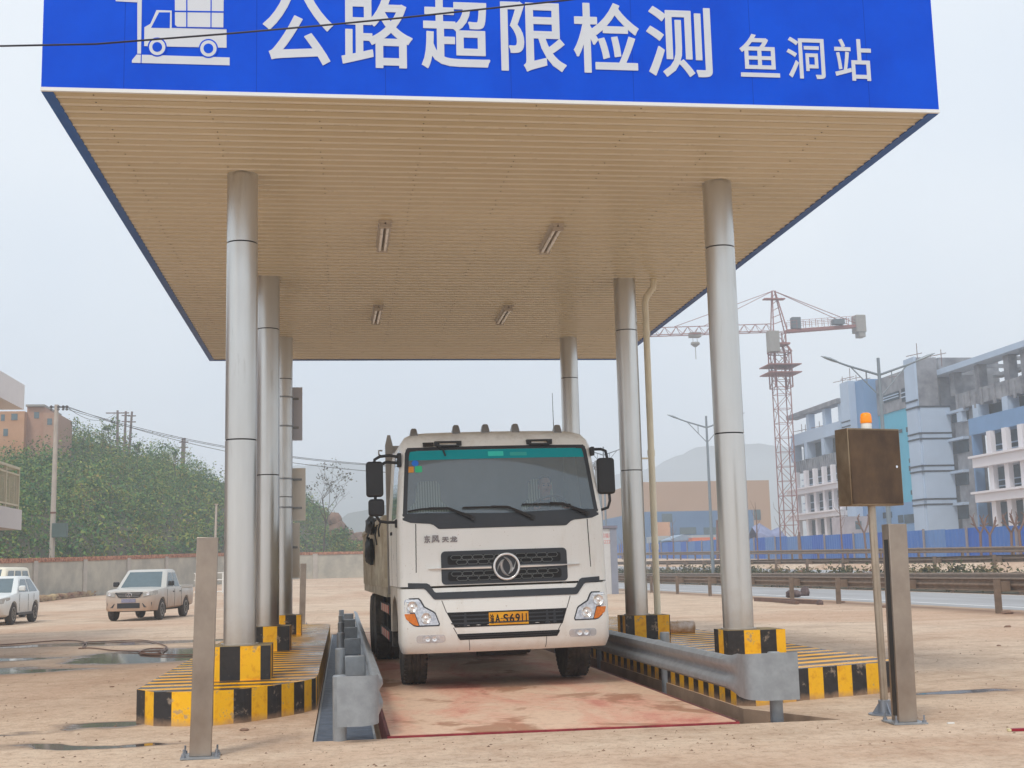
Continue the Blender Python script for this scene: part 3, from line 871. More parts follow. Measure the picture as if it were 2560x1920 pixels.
hose([(416, 1618), (400, 1630), (380, 1634), (352, 1631), (349, 1629), (372, 1622), (410, 1622), (405, 1632), (390, 1634), (350, 1634), (400, 1637), (520, 1637), (640, 1640)])
junk('hose', 'thin brown hose looping over the wet ground on the left', 'hose', b, mat('brown_hose', L(120, 88, 72), 0.5), 60)
M_plank = mat('dusty_timber', L(120, 92, 80), 0.85, var=0.3, scale=4)
a, c = G(1890, 1503), G(2050, 1511)
b = MB(); b.bar((a.x, a.y, 0.07), (c.x, c.y, 0.07), 0.16, 0.14); b.bar((a.x+.3, a.y+.3, 0.06), (c.x-.6, c.y+.5, 0.06), 0.12, 0.1)
junk('timber_beam', 'pair of dusty beams lying at the foot of the highway rail', 'beam', b, M_plank)
def lump(c, rx, ry, rz, seed, n=2):
    random.seed(seed)
    b = MB(); bmesh.ops.create_icosphere(b.bm, subdivisions=n, radius=1)
    for v in b.bm.verts:
        k = 1+random.uniform(-0.14, 0.14)
        v.co = Vector((c[0]+v.co.x*rx*k, c[1]+v.co.y*ry*k, c[2]+max(-0.75, v.co.z)*rz*k))
    return b
M_sack = mat('grey_sack', L(128, 108, 104), 0.9, c2=L(58, 44, 46), scale=5)
q = G(1984, 1494); junk('sack', 'round grey sack lying by the highway rail post', 'sack', lump((q.x, q.y, 0.13), 0.33, 0.24, 0.19, 5), M_sack, 60, group='sacks by the highway rail')
q = G(2012, 1490); junk('sack', 'peaked dark sack to the right of the round one', 'sack', lump((q.x, q.y, 0.14), 0.2, 0.18, 0.26, 6), M_sack, 60, group='sacks by the highway rail')
q = G(2050, 1512); junk('stone', 'dark stone at the end of the fallen beams', 'stone', lump((q.x, q.y, 0.06), 0.12, 0.1, 0.11, 8), M_sack, 60)
M_stone = mat('brown_stone', L(142, 112, 94), 0.9, var=0.4, scale=8)
for i, (x, y, r, lab) in enumerate(((2497, 1615, .025, 'small reddish pebble on bare ground right of the post'), (2520, 1568, .05, 'brown clod on the dirt near the right edge'), (280, 1718, .02, 'tiny dark pebble on bare dirt left of the island'), (611, 1827, .03, 'small dark pebble in front of the left island'), (2105, 1507, .08, 'grey stone by the foot of a rail post'), (2213, 1519, .1, 'dark clod beside the tall stainless post'), (2518, 1535, .11, 'rusty lump on the verge at the right edge'))):
    q = G(x, y); junk('stone', lab, 'stone', lump((q.x, q.y, r*0.3), r*1.5, r, r*0.5, 20+i), M_stone, 60)
q = G(2545, 1828); b = MB(); mt = Matrix.Translation((q.x, q.y, 0.003)) @ Matrix.Rotation(R(-6), 4, 'Z')
b.box(-0.06, 0.09, -0.02, 0.02, 0, 0.02, 0, mt); b.box(-0.085, -0.061, -0.02, 0.02, 0, 0.02, 1, mt)
junk('wrapper', 'crimson wrapper lying on the dirt at the right edge', 'litter', b, [mat('crimson_foil', L(150, 16, 44), 0.4), mat('cream_paper', L(226, 214, 170), 0.6)])
q = G(2377, 1810); b = MB(); b.box(q.x-0.03, q.x+0.03, q.y-0.012, q.y+0.012, 0.002, 0.014)
junk('paper_scrap', 'tiny white paper scrap right of the stainless post', 'litter', b, M_white)
q = G(1696, 1585, 0.3); b = MB(); b.cyl((q.x-0.28, q.y, 0.405), (q.x+0.27, q.y+0.05, 0.405), 0.10, n=20)
junk('pipe_offcut', 'short white pipe offcut lying on the right island', 'pipe', b, mat('stained_white_pipe', L(214, 204, 198), 0.6, c2=L(160, 120, 70), scale=7), 40)
# loose gravel and grit on the yard
b = MB(); rg_ = random.Random(77)
def pebble(x, y, r):
    q = [Vector((x+r*rg_.uniform(.7, 1.3)*math.cos(a), y+r*rg_.uniform(.7, 1.3)*math.sin(a), 0)) for a in (0, 1.6, 3.1, 4.7)]
    t = Vector((x+r*.2, y, r*rg_.uniform(.5, .9)))
    for i in range(4): b.face([q[i], q[(i+1) % 4], t])
for i in range(5200):
    y = 9.6+rg_.random()**1.6*32; x = (y*-.30-1)+rg_.random()*(y*.85+2)
    if PX0-.05 < x < PX1+.6 and PY0-.1 < y < PY1+.1: continue
    if (-2.1 < x < -.2 or 3.85 < x < 6.1) and 12.4 < y < 29.1: continue
    pebble(x, y, 0.004+0.013*rg_.random()**5)
o = b.build('gravel', mat('gravel_grey', L(150, 124, 102), 0.9, c2=L(104, 82, 68), scale=14), recalc=False)
tag(o, 'loose grit and small gravel strewn over the dusty yard', 'gravel', kind='stuff')
# rubble heap along the wall foot
b = MB(); random.seed(11)
for i in range(420):
    px_ = random.uniform(95, 262); py_ = 1508-(px_-95)*0.17+random.uniform(-9, 3)
    Y_ = 80+ (px_-95)*0.072
    q = ony(px_, py_, Y_); q.z = gz(q.x, q.y)+random.uniform(0.0, 0.3)
    r = random.uniform(0.07, 0.2)
    bmesh.ops.create_icosphere(b.bm, subdivisions=1, radius=r, matrix=Matrix.Translation(q) @ Matrix.Diagonal((1.4, 1, 0.7, 1)))
o = b.build('rubble', mat('rubble_mix', L(190, 170, 130), 0.9, c2=L(130, 96, 80), scale=1.2), smooth=None)
tag(o, 'strip of loose rubble along the foot of the grey wall', 'rubble', kind='stuff')
# overhead cable crossing the picture in front of the sign
b = MB(); pts = []
for x, y in ((-900, 140), (-400, 128), (0, 115), (240, 110), (560, 85), (800, 64), (1000, 45), (1420, 0), (2000, -75), (3000, -240)):
    pts.append(ony(x, y, 9.6))
b.tube(pts, 0.0075, 6)
o = b.build('overhead_cable', mat('cable_black', (0.015, 0.014, 0.03), 0.5), smooth=60)
tag(o, 'thin black cable sagging across the front of the blue sign', 'cable')
# ------------------------------------------------------------------ the truck (local: x across, y backwards from the bumper, z up)
def cab_mat():
    n = N('cab_cream_white'); v = n.coord(); vs_ = n.coord((1.5, 1.5, 0.25)); sx = n.node('ShaderNodeSeparateXYZ'); n.link(v, sx.inputs[0])
    c = n.ramp(n.noise(v, 1.2, 4), [(0.35, (0.83, 0.825, 0.785)), (0.65, (0.87, 0.865, 0.825))])
    c = n.mixc(n.ramp(n.noise(vs_, 3.2, 6, 0.7), [(0.56, (0, 0, 0)), (0.74, (0.22, 0.22, 0.22))]), c, L(186, 168, 140))
    low = n.math('MULTIPLY', n.math('SUBTRACT', n.math('ADD', 0.42, n.math('MULTIPLY', n.noise(v, 4, 6, 0.75), 0.62)), sx.outputs[2]), 1.7, True)
    c = n.mixc(n.math('MULTIPLY', low, 0.5), c, L(190, 160, 128))
    top = n.math('MULTIPLY', n.math('SUBTRACT', n.math('ADD', sx.outputs[2], n.math('MULTIPLY', n.noise(v, 6, 6, 0.75), 0.5)), 3.2), 4, True)
    c = n.mixc(n.math('MULTIPLY', top, 0.5), c, L(120, 108, 92))
    spk = n.ramp(n.noise(v, 38, 3, 0.7), [(0.66, (0, 0, 0)), (0.72, (0.5, 0.5, 0.5))])
    c = n.mixc(spk, c, L(166, 146, 120))
    n.base(c); n.rough(n.math('ADD', 0.2, n.math('MULTIPLY', n.noise(v, 3, 5), 0.25)))
    return n.m
M_cab = cab_mat()
M_cabdirt = mat('cab_dusty_white', (0.72, 0.69, 0.62), 0.45, c2=(0.46, 0.41, 0.34), scale=2.2)
M_trimblk = mat('dark_trim', (0.03, 0.034, 0.042), 0.42, var=0.25, scale=4)
M_lining = mat('cab_lining', (0.30, 0.32, 0.34), 0.9, var=0.2)
M_ws = glass('windscreen_glass', (0.70, 0.78, 0.80), 0.06, 0.03, (0.80, 0.86, 0.92), (0.27, (0.44, 0.54, 0.60)))  # pale film paints reflected sky, with some dust, over the glass
M_tint = glass('sun_strip_tint', (0.10, 0.50, 0.52), 0.02, 0.05, (0.8, 0.9, 0.9), (0.70, (0.01, 0.42, 0.47)))
M_side = glass('side_glass', (0.25, 0.3, 0.33), 0.2)
M_clear = glass('lamp_glass', (0.92, 0.94, 0.96), 0.06, 0.02)
M_emb = mat('bright_chrome', (0.86, 0.86, 0.86), 0.18, 0.55, var=0.03)
M_refl = mat('lamp_reflector', (0.86, 0.88, 0.92), 0.2, 0.35, c2=(0.45, 0.47, 0.52), scale=26)
M_amber = mat('amber_plastic', (0.85, 0.22, 0.01), 0.25, var=0.25, scale=30)
F_TAB = [(.44, .09), (.50, .02), (.75, -.02), (1.0, 0), (1.2, .05), (1.25, .06), (1.95, .11), (2.04, .13), (2.87, .40), (2.95, .46), (3.03, .56), (3.085, .72), (3.12, .95)]
W_TAB = [(.44, 1.215), (.55, 1.245), (1.2, 1.245), (2.04, 1.245), (2.87, 1.185), (2.95, 1.165), (3.03, 1.115), (3.085, 1.02), (3.12, .86)]
BOW = 0.09
def f_y(x, z):
    w_ = lerp(W_TAB, z)
    y = lerp(F_TAB, z)+BOW*(x/w_)**2
    e = abs(x)-(w_-0.09)
    if e > 0: y += 0.09-math.sqrt(max(0, 0.0081-min(e, .0899)**2))
    return y
truck = thing('cargo_truck', 'large cream white cargo truck standing on the weighbridge', 'truck')
FR = [0, .2, .4, .6, .8, 1.0]
def section(z, yback=2.25):
    w_ = lerp(W_TAB, z); rc = 0.07; half = []
    for k in FR: half.append((k*(w_-rc), ))
    pts = [(x[0], lerp(F_TAB, z)+BOW*(x[0]/w_)**2) for x in half]
    y0 = pts[-1][1]
    for a in (30, 60, 90): pts.append((w_-rc+rc*math.sin(R(a)), y0+rc*(1-math.cos(R(a)))))
    ys_ = max(0.55, y0+rc+0.05)
    for y in (ys_, 1.0, 1.45, 1.5, yback-0.08): pts.append((w_, max(y, ys_)))
    pts.append((w_-0.08, yback))
    right = [(x, y, z) for x, y in pts]
    left = [(-x, y, z) for x, y in pts[::-1][:-1]]
    return right+left            # starts at front centre, goes round the right side, back, the left side
ZR = [1.215, 1.6, 1.95, 2.04, 2.3, 2.6, 2.87, 2.95, 3.03, 3.085, 3.12]
rings = [section(z) for z in ZR]
n_ = len(rings[0])
b = MB(); vr = [[b.bm.verts.new(p) for p in r] for r in rings]
nf = len(FR)-1                    # front columns on each half
wsf, sdl, sdr = [], [], []
for k, (r0, r1) in enumerate(zip(vr, vr[1:])):
    for i in range(n_):
        j = (i+1) % n_
        quad = (r0[i], r0[j], r1[j], r1[i])
        glz = 3 <= k <= 5
        front = i < nf or i >= n_-nf
        xm = sum(v.co.x for v in quad)/4; ym = sum(v.co.y for v in quad)/4
        if glz and front: wsf.append([tuple(v.co) for v in quad]); continue
        if glz and abs(xm) > 1.1 and 0.5 < ym < 1.45:
            (sdr if xm > 0 else sdl).append([tuple(v.co) for v in quad]); continue
        b.bm.faces.new(quad)
b.bm.faces.new(vr[-1]); b.bm.faces.new(vr[0][::-1])
cab = b.build('cab', M_cab, truck, smooth=40)
def patch(quads, name, m, parent, off=0.0):
    b = MB()
    for q in quads: b.face(q)
    bmesh.ops.remove_doubles(b.bm, verts=b.bm.verts[:], dist=1e-4)
    return b.build(name, m, parent, smooth=50)
patch(wsf, 'windscreen', M_ws, truck)
for q in (sdl, sdr): patch(q, 'side_window', M_side, truck)
def overlay(b, poly, off, mi=0, rim=0.0, step=0.14, fy=f_y):
    # a panel laid over the curved front: outline in x-z, off in front of the surface
    t = bmesh.new()
    f = t.faces.new([t.verts.new((x, 0, z)) for x, z in poly])
    for ax, lo, hi in ((0, min(p[0] for p in poly), max(p[0] for p in poly)), (2, min(p[1] for p in poly), max(p[1] for p in poly))):
        k = math.ceil(lo/step)*step
        while k < hi:
            co = (k, 0, 0) if ax == 0 else (0, 0, k); no = (1, 0, 0) if ax == 0 else (0, 0, 1)
            bmesh.ops.bisect_plane(t, geom=t.verts[:]+t.edges[:]+t.faces[:], plane_co=co, plane_no=no, dist=1e-5)
            k += step
    edges = [e for e in t.edges if e.is_boundary]
    vm = {v: b.bm.verts.new((v.co.x, fy(v.co.x, v.co.z)-off, v.co.z)) for v in t.verts}
    for f in t.faces:
        try:
            nf_ = b.bm.faces.new([vm[v] for v in f.verts]); nf_.material_index = mi
        except ValueError: pass
    if rim:
        bk = {}
        for e in edges:
            for v in e.verts:
                if v not in bk: bk[v] = b.bm.verts.new((v.co.x, fy(v.co.x, v.co.z)-off+rim, v.co.z))
            a, c = e.verts
            nf_ = b.bm.faces.new((vm[a], vm[c], bk[c], bk[a])); nf_.material_index = mi
    t.free()
def mir(poly): return [(-x, z) for x, z in poly[::-1]]
def rrect(x0, x1, z0, z1, r, k=5):
    out = []
    for cx, cz, a in ((x1-r, z1-r, 0), (x0+r, z1-r, 90), (x0+r, z0+r, 180), (x1-r, z0+r, 270)):
        out += [(cx+r*math.cos(R(a+90*i/k)), cz+r*math.sin(R(a+90*i/k))) for i in range(k+1)]
    return out
# black windscreen surround
b = MB()
gx = lambda z: lerp(W_TAB, z)-0.07
top_o, top_i = 2.885, 2.835
b_out = [(gx(2.04)+.012, 2.04), (gx(2.87)+.012, 2.80), (gx(2.87)-.03, top_o), (-gx(2.87)+.03, top_o), (-gx(2.87)-.012, 2.80), (-gx(2.04)-.012, 2.04)]
overlay(b, [(gx(2.87)-.12, 2.84), (gx(2.87)-.05, 2.835), (gx(2.87)-.035, 2.78), (gx(2.04)-.035, 2.04), (gx(2.04)+.012, 2.04), (gx(2.87)+.012, 2.82), (gx(2.87)-.02, top_o), (gx(2.87)-.12, top_o)], 0.006, rim=0.012)
overlay(b, mir([(gx(2.87)-.12, 2.84), (gx(2.87)-.05, 2.835), (gx(2.87)-.035, 2.78), (gx(2.04)-.035, 2.04), (gx(2.04)+.012, 2.04), (gx(2.87)+.012, 2.82), (gx(2.87)-.02, top_o), (gx(2.87)-.12, top_o)]), 0.006, rim=0.012)
overlay(b, [(-gx(2.87)+.119, 2.848), (gx(2.87)-.119, 2.848), (gx(2.87)-.119, top_o), (-gx(2.87)+.119, top_o)], 0.006, rim=0.012)
b.build('windscreen_seal', M_trimblk, truck, smooth=50)
b = MB()
overlay(b, [(-gx(2.79)+.03, 2.725), (gx(2.79)-.03, 2.725), (gx(2.85)-.05, 2.842), (-gx(2.85)+.05, 2.842)], 0.003)
b.build('sun_strip', M_tint, truck, smooth=50)
# cowl under the glass
cowl = [(-1.19, 2.0), (-1.10, 1.965), (-.87, 1.945), (-.83, 1.93), (-.775, 1.885), (-.755, 1.88), (.755, 1.88), (.775, 1.885), (.83, 1.93), (.87, 1.945), (1.10, 1.965), (1.19, 2.0), (1.19, 2.07), (.9, 2.075), (0, 2.05), (-.9, 2.075), (-1.19, 2.07)]
b = MB(); overlay(b, cowl, 0.007, rim=0.012); b.build('cowl_panel', M_trimblk, truck, smooth=50)
# wipers
def wiper(pts, arm):
    b = MB()
    q = [Vector((x, f_y(x, z)-0.030, z)) for x, z in pts]
    b.tube(q, 0.011, 6)
    a = [Vector((x, f_y(x, z)-0.045, z)) for x, z in arm]
    b.tube(a, [0.012]+[0.014]*(len(a)-2)+[0.022], 6)
    b.cyl(a[-1]+Vector((0, 0.05, 0)), a[-1]+Vector((0, -0.015, 0)), 0.028, n=10)
    b.build('wiper', M_black, truck, smooth=50)
wiper([(-1.13, 2.10), (-.95, 2.125), (-.62, 2.12)], [(-.88, 2.13), (-.66, 2.125), (-.36, 2.0)])
wiper([(-.48, 2.125), (-.2, 2.125), (.10, 2.115)], [(-.14, 2.13), (.06, 2.12), (.36, 1.985)])
wiper([(.24, 2.145), (.5, 2.145), (.84, 2.13)], [(.58, 2.155), (.74, 2.145), (1.04, 2.02)])
# stickers inside the glass and small mirror label
for poly, c, lab in (([(-1.05, 2.655), (-.97, 2.655), (-.97, 2.725), (-1.05, 2.725)], L(20, 120, 226), 'round blue sticker'), (rrect(-1.105, -1.03, 2.575, 2.65, .01), L(226, 150, 50), 'orange sticker'), (rrect(-1.015, -.93, 2.575, 2.655, .015), L(50, 196, 136), 'green sticker')):
    if 'round' in lab: poly = [(-1.01+.042*math.cos(i*math.pi/8), 2.69+.038*math.sin(i*math.pi/8)) for i in range(16)]
    b = MB(); overlay(b, poly, 0.0045); o = b.build('sticker', mat('sticker_'+lab.split()[-2], c, 0.5, var=0.1, scale=30), truck); o['label'] = lab
for x0, x1 in ((-.12, .07), (.15, .36)):
    b = MB(); overlay(b, rrect(x0, x1, 2.755, 2.815 if x0 < 0 else 2.80, .008), 0.0055); o = b.build('sticker', mat('sticker_teal%d' % (x0 > 0), L(40, 214, 196) if x0 < 0 else L(30, 168, 160), 0.5), truck); o['label'] = 'bright teal label on the tinted strip' if x0 < 0 else 'faint teal label on the tinted strip'
# sun visor brackets on the roof edge
for x, wd, hk in ((-.60, .27, 0), (.53, .26, 0), (-.84, .13, 1)):
    b = MB(); z0, z1 = 2.895, 2.945
    if hk:
        for zz in (2.905, 2.935): overlay(b, [(x-wd/2, zz-.012), (x+wd/2, zz-.012), (x+wd/2, zz+.012), (x-wd/2, zz+.012)], 0.03, rim=.03)
        b.tube([(x+.1, f_y(x, 2.9)-.03, 2.9), (x+.17, f_y(x, 2.86)-.04, 2.86), (x+.20, f_y(x, 2.78)-.03, 2.77)], 0.012, 6)
    else:
        o_ = rrect(x-wd/2, x+wd/2, z0, z1, .015, 3)
        y_ = f_y(x, 2.92)-.045
        b.tube([(px_, y_+ (0.02 if pz > 2.92 else 0), pz) for px_, pz in o_], 0.013, 6, closed=True)
        for s in (-1, 1): b.box(x+s*wd/2-.03, x+s*wd/2+.03, y_, y_+.10, z0, z1+.01)
    b.build('visor_bracket', M_black, truck)
# roof marker lamps
for x in (-.99, -.46, -.09, .29, .83):
    zr = 3.075-.04*(abs(x)/.99)**3; y = .80
    b = MB(); b.loft([[(x+sx*a, y+sy*c, z) for sx, sy in ((-1, -1), (1, -1), (1, 1), (-1, 1))] for a, c, z in ((.05, .09, zr), (.045, .08, zr+.05), (.032, .055, zr+.112), (.022, .04, zr+.118))])
    b.build('roof_lamp', mat('smoked_lens', (0.20, 0.185, 0.17), 0.35, var=0.2) if x == -.99 else bpy.data.materials['smoked_lens'], truck, bevel=.008)
# seams of the front panel and doors
b = MB()
for x in (-1.05, 1.05):
    for k in range(8):
        z0 = 1.27+(1.95-1.27)*k/8; z1 = 1.27+(1.95-1.27)*(k+1)/8
        xa = x*(1.0-.012*(k/8)); overlay(b, [(xa-.005, z0), (xa+.005, z0), (xa+.005, z1), (xa-.005, z1)], 0.0018)
for s in (-1, 1):
    xx = s*1.2465
    for y in (.58, 1.62): b.box(min(xx, xx-s*.004), max(xx, xx-s*.004), y-.005, y+.005, 1.22, 2.0)
b.build('panel_seam', M_dark, truck)
# door handles
for s in (-1, 1):
    b = MB(); b.box(s*1.245-.02, s*1.245+.02, 1.40, 1.58, 1.86, 1.90); b.build('door_handle', M_black, truck, bevel=.006)
# wheel arch / lower cab side (dusty) behind the bumper
b = MB()
for s in (-1, 1):
    pf = [(.30, 1.21), (.30, .62), (.55, .52), (.72, .60), (.80, .85), (1.0, 1.03), (1.35, 1.10), (1.75, 1.03), (1.95, .85), (2.02, .62), (2.22, .62), (2.22, 1.21)]
    b.prism(pf, s*1.16, s*1.235, 'x')
b.build('step_panel', M_cabdirt, truck, bevel=.01, each=True)
# -------- front grille
b = MB(); overlay(b, rrect(-.755, .755, 1.225, 1.615, .05), 0.010, rim=.02)
gr = b.build('grille', M_trimblk, truck, smooth=50)
b = MB()
for z0, z1 in ((1.455, 1.565), (1.265, 1.375)):
    overlay(b, rrect(-.68, .68, z0, z1, .03), 0.0125)
b.build('grille_opening', M_dark, gr)
M_mesh = mat('grille_mesh', (0.11, 0.12, 0.12), 0.45, var=0.3)
def wire(p, q, y_off=.02, r=.0045):
    a, c = [Vector((x, f_y(x, z)-y_off, z)) for x, z in (p, q)]
    b.bar(a, c, r*2, r*2)
for z0, z1 in ((1.455, 1.565), (1.265, 1.375)):
    b = MB()
    hh = (z1-z0)/2; zc = (z0+z1)/2; st = .128
    k = -5
    while k <= 5:
        x = k*st
        if abs(x) < .66:
            for s in (0, 1):      # two staggered rows of flat hexagons
                xc = x+(st/2 if s else 0); zz = zc+(hh/2 if s else -hh/2)
                if abs(xc) > .62: continue
                hw, hq = st*.36, hh*.44
                hx = [(xc-hw-.022, zz), (xc-hw, zz+hq), (xc+hw, zz+hq), (xc+hw+.022, zz), (xc+hw, zz-hq), (xc-hw, zz-hq)]
                for u, v in zip(hx, hx[1:]+hx[:1]): wire(u, v)
        k += 1
    b.build('grille_mesh', M_mesh, gr)
# chrome wings and round emblem
b = MB()
for s in (-1, 1):
    rg = []
    for k in range(9):
        t_ = k/8; x = s*(.165+(.91-.165)*t_); h = .016*(1-t_**2.2)+.002
        y = f_y(x, 1.415)
        rg.append([(x, y-.005, 1.415-h), (x, y-.034, 1.415-h*.9), (x, y-.036, 1.415+h*.2), (x, y-.005, 1.415+h)])
    b.loft(rg)
b.build('chrome_bar', M_emb, truck, smooth=60)
b = MB(); ec = Vector((0.012, f_y(0, 1.415)-.05, 1.415))
b.tube([ec+Vector((.148*math.cos(t), 0, .148*math.sin(t))) for t in (2*math.pi*i/40 for i in range(40))], 0.0145, 10, closed=True)
b.cyl(ec+Vector((0, .012, 0)), ec+Vector((0, .045, 0)), .14, n=32, mi=1)
def crescent(pts_o, pts_i):
    q = [(ec.x+x, ec.z+z) for x, z in pts_o+pts_i[::-1]]
    m = len(pts_o)
    for k in range(m-1):
        o0, o1 = pts_o[k], pts_o[k+1]; i0, i1 = pts_i[k], pts_i[k+1]
        mid0 = ((o0[0]+i0[0])/2, (o0[1]+i0[1])/2); mid1 = ((o1[0]+i1[0])/2, (o1[1]+i1[1])/2)
        P3 = lambda u, y: (ec.x+u[0], ec.y+y, ec.z+u[1])
        b.face([P3(o0, .011), P3(o1, .011), P3(mid1, -.016), P3(mid0, -.016)])
        b.face([P3(mid0, -.016), P3(mid1, -.016), P3(i1, .011), P3(i0, .011)])
def bez(p0, p1, p2, p3, k=10):
    return [tuple(p0[a]*(1-t)**3+3*p1[a]*t*(1-t)**2+3*p2[a]*t*t*(1-t)+p3[a]*t**3 for a in (0, 1)) for t in (i/k for i in range(k+1))]
for s in (1, -1):                 # two swallows chasing each other
    sc_ = lambda pts: [(s*x, s*z) for x, z in pts]
    crescent(sc_(bez((-.05, .118), (.03, .118), (.085, .05), (.075, -.04))), sc_(bez((-.05, .118), (.0, .095), (.045, .04), (.045, -.02))))
    crescent(sc_(bez((.075, -.04), (.070, -.07), (.05, -.085), (.012, -.09))), sc_(bez((.045, -.02), (.04, -.05), (.03, -.075), (.012, -.09))))
    crescent(sc_(bez((.112, .065), (.115, .02), (.10, -.04), (.055, -.075))), sc_(bez((.112, .065), (.10, .03), (.085, -.01), (.06, -.05))))
b.build('emblem', [M_emb, M_trimblk], truck, smooth=40)
# badge lettering
b = MB(); yb = 0
for ch, x0, x1, z0, z1 in (('东', -.945, -.875, 1.72, 1.81), ('风', -.86, -.765, 1.722, 1.808), ('天', -.735, -.655, 1.722, 1.785), ('龙', -.64, -.555, 1.722, 1.79)):
    b.text(ch, (x0, x1, z0, z1), f_y((x0+x1)/2, 1.77)-.006, .008, bold=.003)
b.build('badge_lettering', mat('badge_silver', (0.30, 0.27, 0.27), 0.3, 0.7), truck, recalc=False)
# -------- band between cab and bumper
band = [(-1.235, 1.205), (-.97, 1.19), (-.945, 1.175), (-.86, 1.07), (-.84, 1.06), (.84, 1.06), (.86, 1.07), (.945, 1.175), (.97, 1.19), (1.235, 1.205), (1.235, 1.265), (.93, 1.25), (.90, 1.235), (.845, 1.15), (.825, 1.14), (-.825, 1.14), (-.845, 1.15), (-.90, 1.235), (-.93, 1.25), (-1.235, 1.265)]
b = MB(); overlay(b, band, 0.012, rim=.02); b.build('gap_band', M_trimblk, truck, smooth=50)
# -------- bumper
ZB = [.44, .47, .55, .75, 1.0, 1.19]
def bsec(z):
    w_ = lerp(W_TAB, z); pts = []
    for k in range(11):
        x = (w_-.09)*k/10; pts.append((x, f_y(x, z)))
    y0 = pts[-1][1]
    for a in (22, 45, 67, 90): pts.append((w_-.09+.09*math.sin(R(a)), y0+.09*(1-math.cos(R(a)))))
    pts.append((w_, .62)); pts.append((w_-.10, .62))
    return [(x, y, z) for x, y in pts]+[(-x, y, z) for x, y in pts[::-1][:-1]]
rg = [bsec(z) for z in ZB]
b = MB(); b.loft(rg, caps=True); bump_ = b.build('bumper', M_cab, truck, smooth=40)
b = MB(); overlay(b, [(-.715, .905), (.715, .905), (.655, .73), (-.625, .73)], 0.004)
overlay(b, [(-.60, .655), (.62, .655), (.615, .63), (.585, .585), (-.565, .585), (-.595, .63)], 0.004); 
b.build('air_intake', M_dark, bump_)
b = MB()
for z in (.775, .82, .865): overlay(b, [(-.66, z-.008), (.66, z-.008), (.67, z+.008), (-.67, z+.008)], 0.012, rim=.008)
for z in (.607, .633): overlay(b, [(-.58, z-.005), (.58, z-.005), (.59, z+.005), (-.59, z+.005)], 0.010, rim=.006)
for x in (-.5, .47, .56): overlay(b, [(x-.02, .74), (x+.02, .74), (x+.01, .89), (x-.01, .89)], 0.010)
b.build('intake_bars', M_trimblk, bump_)
b = MB()
def seamline(p, q, wd=.005):
    n__ = 8
    for k in range(n__):
        xa, za = p[0]+(q[0]-p[0])*k/n__, p[1]+(q[1]-p[1])*k/n__; xc, zc = p[0]+(q[0]-p[0])*(k+1)/n__, p[1]+(q[1]-p[1])*(k+1)/n__
        overlay(b, [(xa-wd, za), (xa+wd, za), (xc+wd, zc), (xc-wd, zc)], 0.002)
for s in (-1, 1):
    seamline((s*.765, 1.045), (s*.715, .905)); seamline((s*.64, .73), (s*.60, .655)); seamline((s*.46, .583), (s*.45, .46), .0035)
b.build('bumper_seam', mat('seam_grey', (0.10, 0.09, 0.085), 0.6), bump_, each=True)
# headlights and fog lights
for s in (-1, 1):
    P_ = lambda poly: poly if s < 0 else mir(poly)
    b = MB(); overlay(b, P_([(-1.215, 1.06), (-1.195, 1.085), (-1.03, 1.085), (-1.005, 1.06), (-.965, .985), (-.86, .925), (-.84, .905), (-.795, .78), (-.805, .755), (-1.06, .755), (-1.10, .765), (-1.195, .84), (-1.215, .89)]), 0.004, rim=.01)
    hl = b.build('headlight', M_trimblk, truck, smooth=50)
    b = MB(); overlay(b, P_([(-1.2, 1.05), (-1.19, 1.07), (-1.04, 1.07), (-1.02, 1.05), (-.98, .975), (-.87, .912), (-.85, .895), (-.81, .785), (-.815, .77), (-1.03, .77), (-1.08, .915), (-1.2, .915)]), 0.007)
    b.build('reflector', M_refl, hl)
    b = MB(); overlay(b, P_([(-1.2, .905), (-1.085, .905), (-1.04, .77), (-1.06, .768), (-1.10, .778), (-1.185, .845), (-1.2, .89)]), 0.009, rim=.004)
    b.build('indicator', M_amber, hl)
    b = MB()
    for x, z, r in ((-1.11, .985, .062), (-.955, .85, .06)):
        x = x if s < 0 else -x
        y = f_y(x, z)-.012
        b.lathe((x, y, z), [(r, 0), (r*1.05, -.008), (r*.96, -.014), (r*.5, .004), (r*.18, -.004), (.002, -.012)], axis='y', n=24)
    for i in range(5):
        z = 1.055-.006*i
    overlay(b, P_([(-1.18, 1.045), (-1.05, 1.045), (-1.045, 1.06), (-1.18, 1.062)]), 0.012)
    b.build('lamp_bowl', M_emb, hl, smooth=50)
    b = MB(); overlay(b, P_(rrect(-1.07, -.735, .565, .655, .035)), 0.003, rim=.006)
    fg = b.build('fog_light', mat('fog_surround', (0.74, 0.75, 0.78), 0.25, 0.3), truck, smooth=50)
    b = MB(); overlay(b, P_(rrect(-1.0, -.80, .575, .647, .02)), 0.006); b.build('reflector', M_refl, fg)
    b = MB()
    for k in range(4):
        for x0 in (-1.06+k*.017, -.79+k*.015): overlay(b, P_([(x0, .582), (x0+.006, .582), (x0+.006, .64), (x0, .64)]), 0.008)
    for x in (-.94, -.86): b.lathe(((x if s < 0 else -x), f_y(x, .61)-.01, .61), [(.03, 0), (.03, -.006), (.01, .0), (.002, -.006)], axis='y', n=16)
    b.build('lamp_ribs', M_emb, fg, each=True)
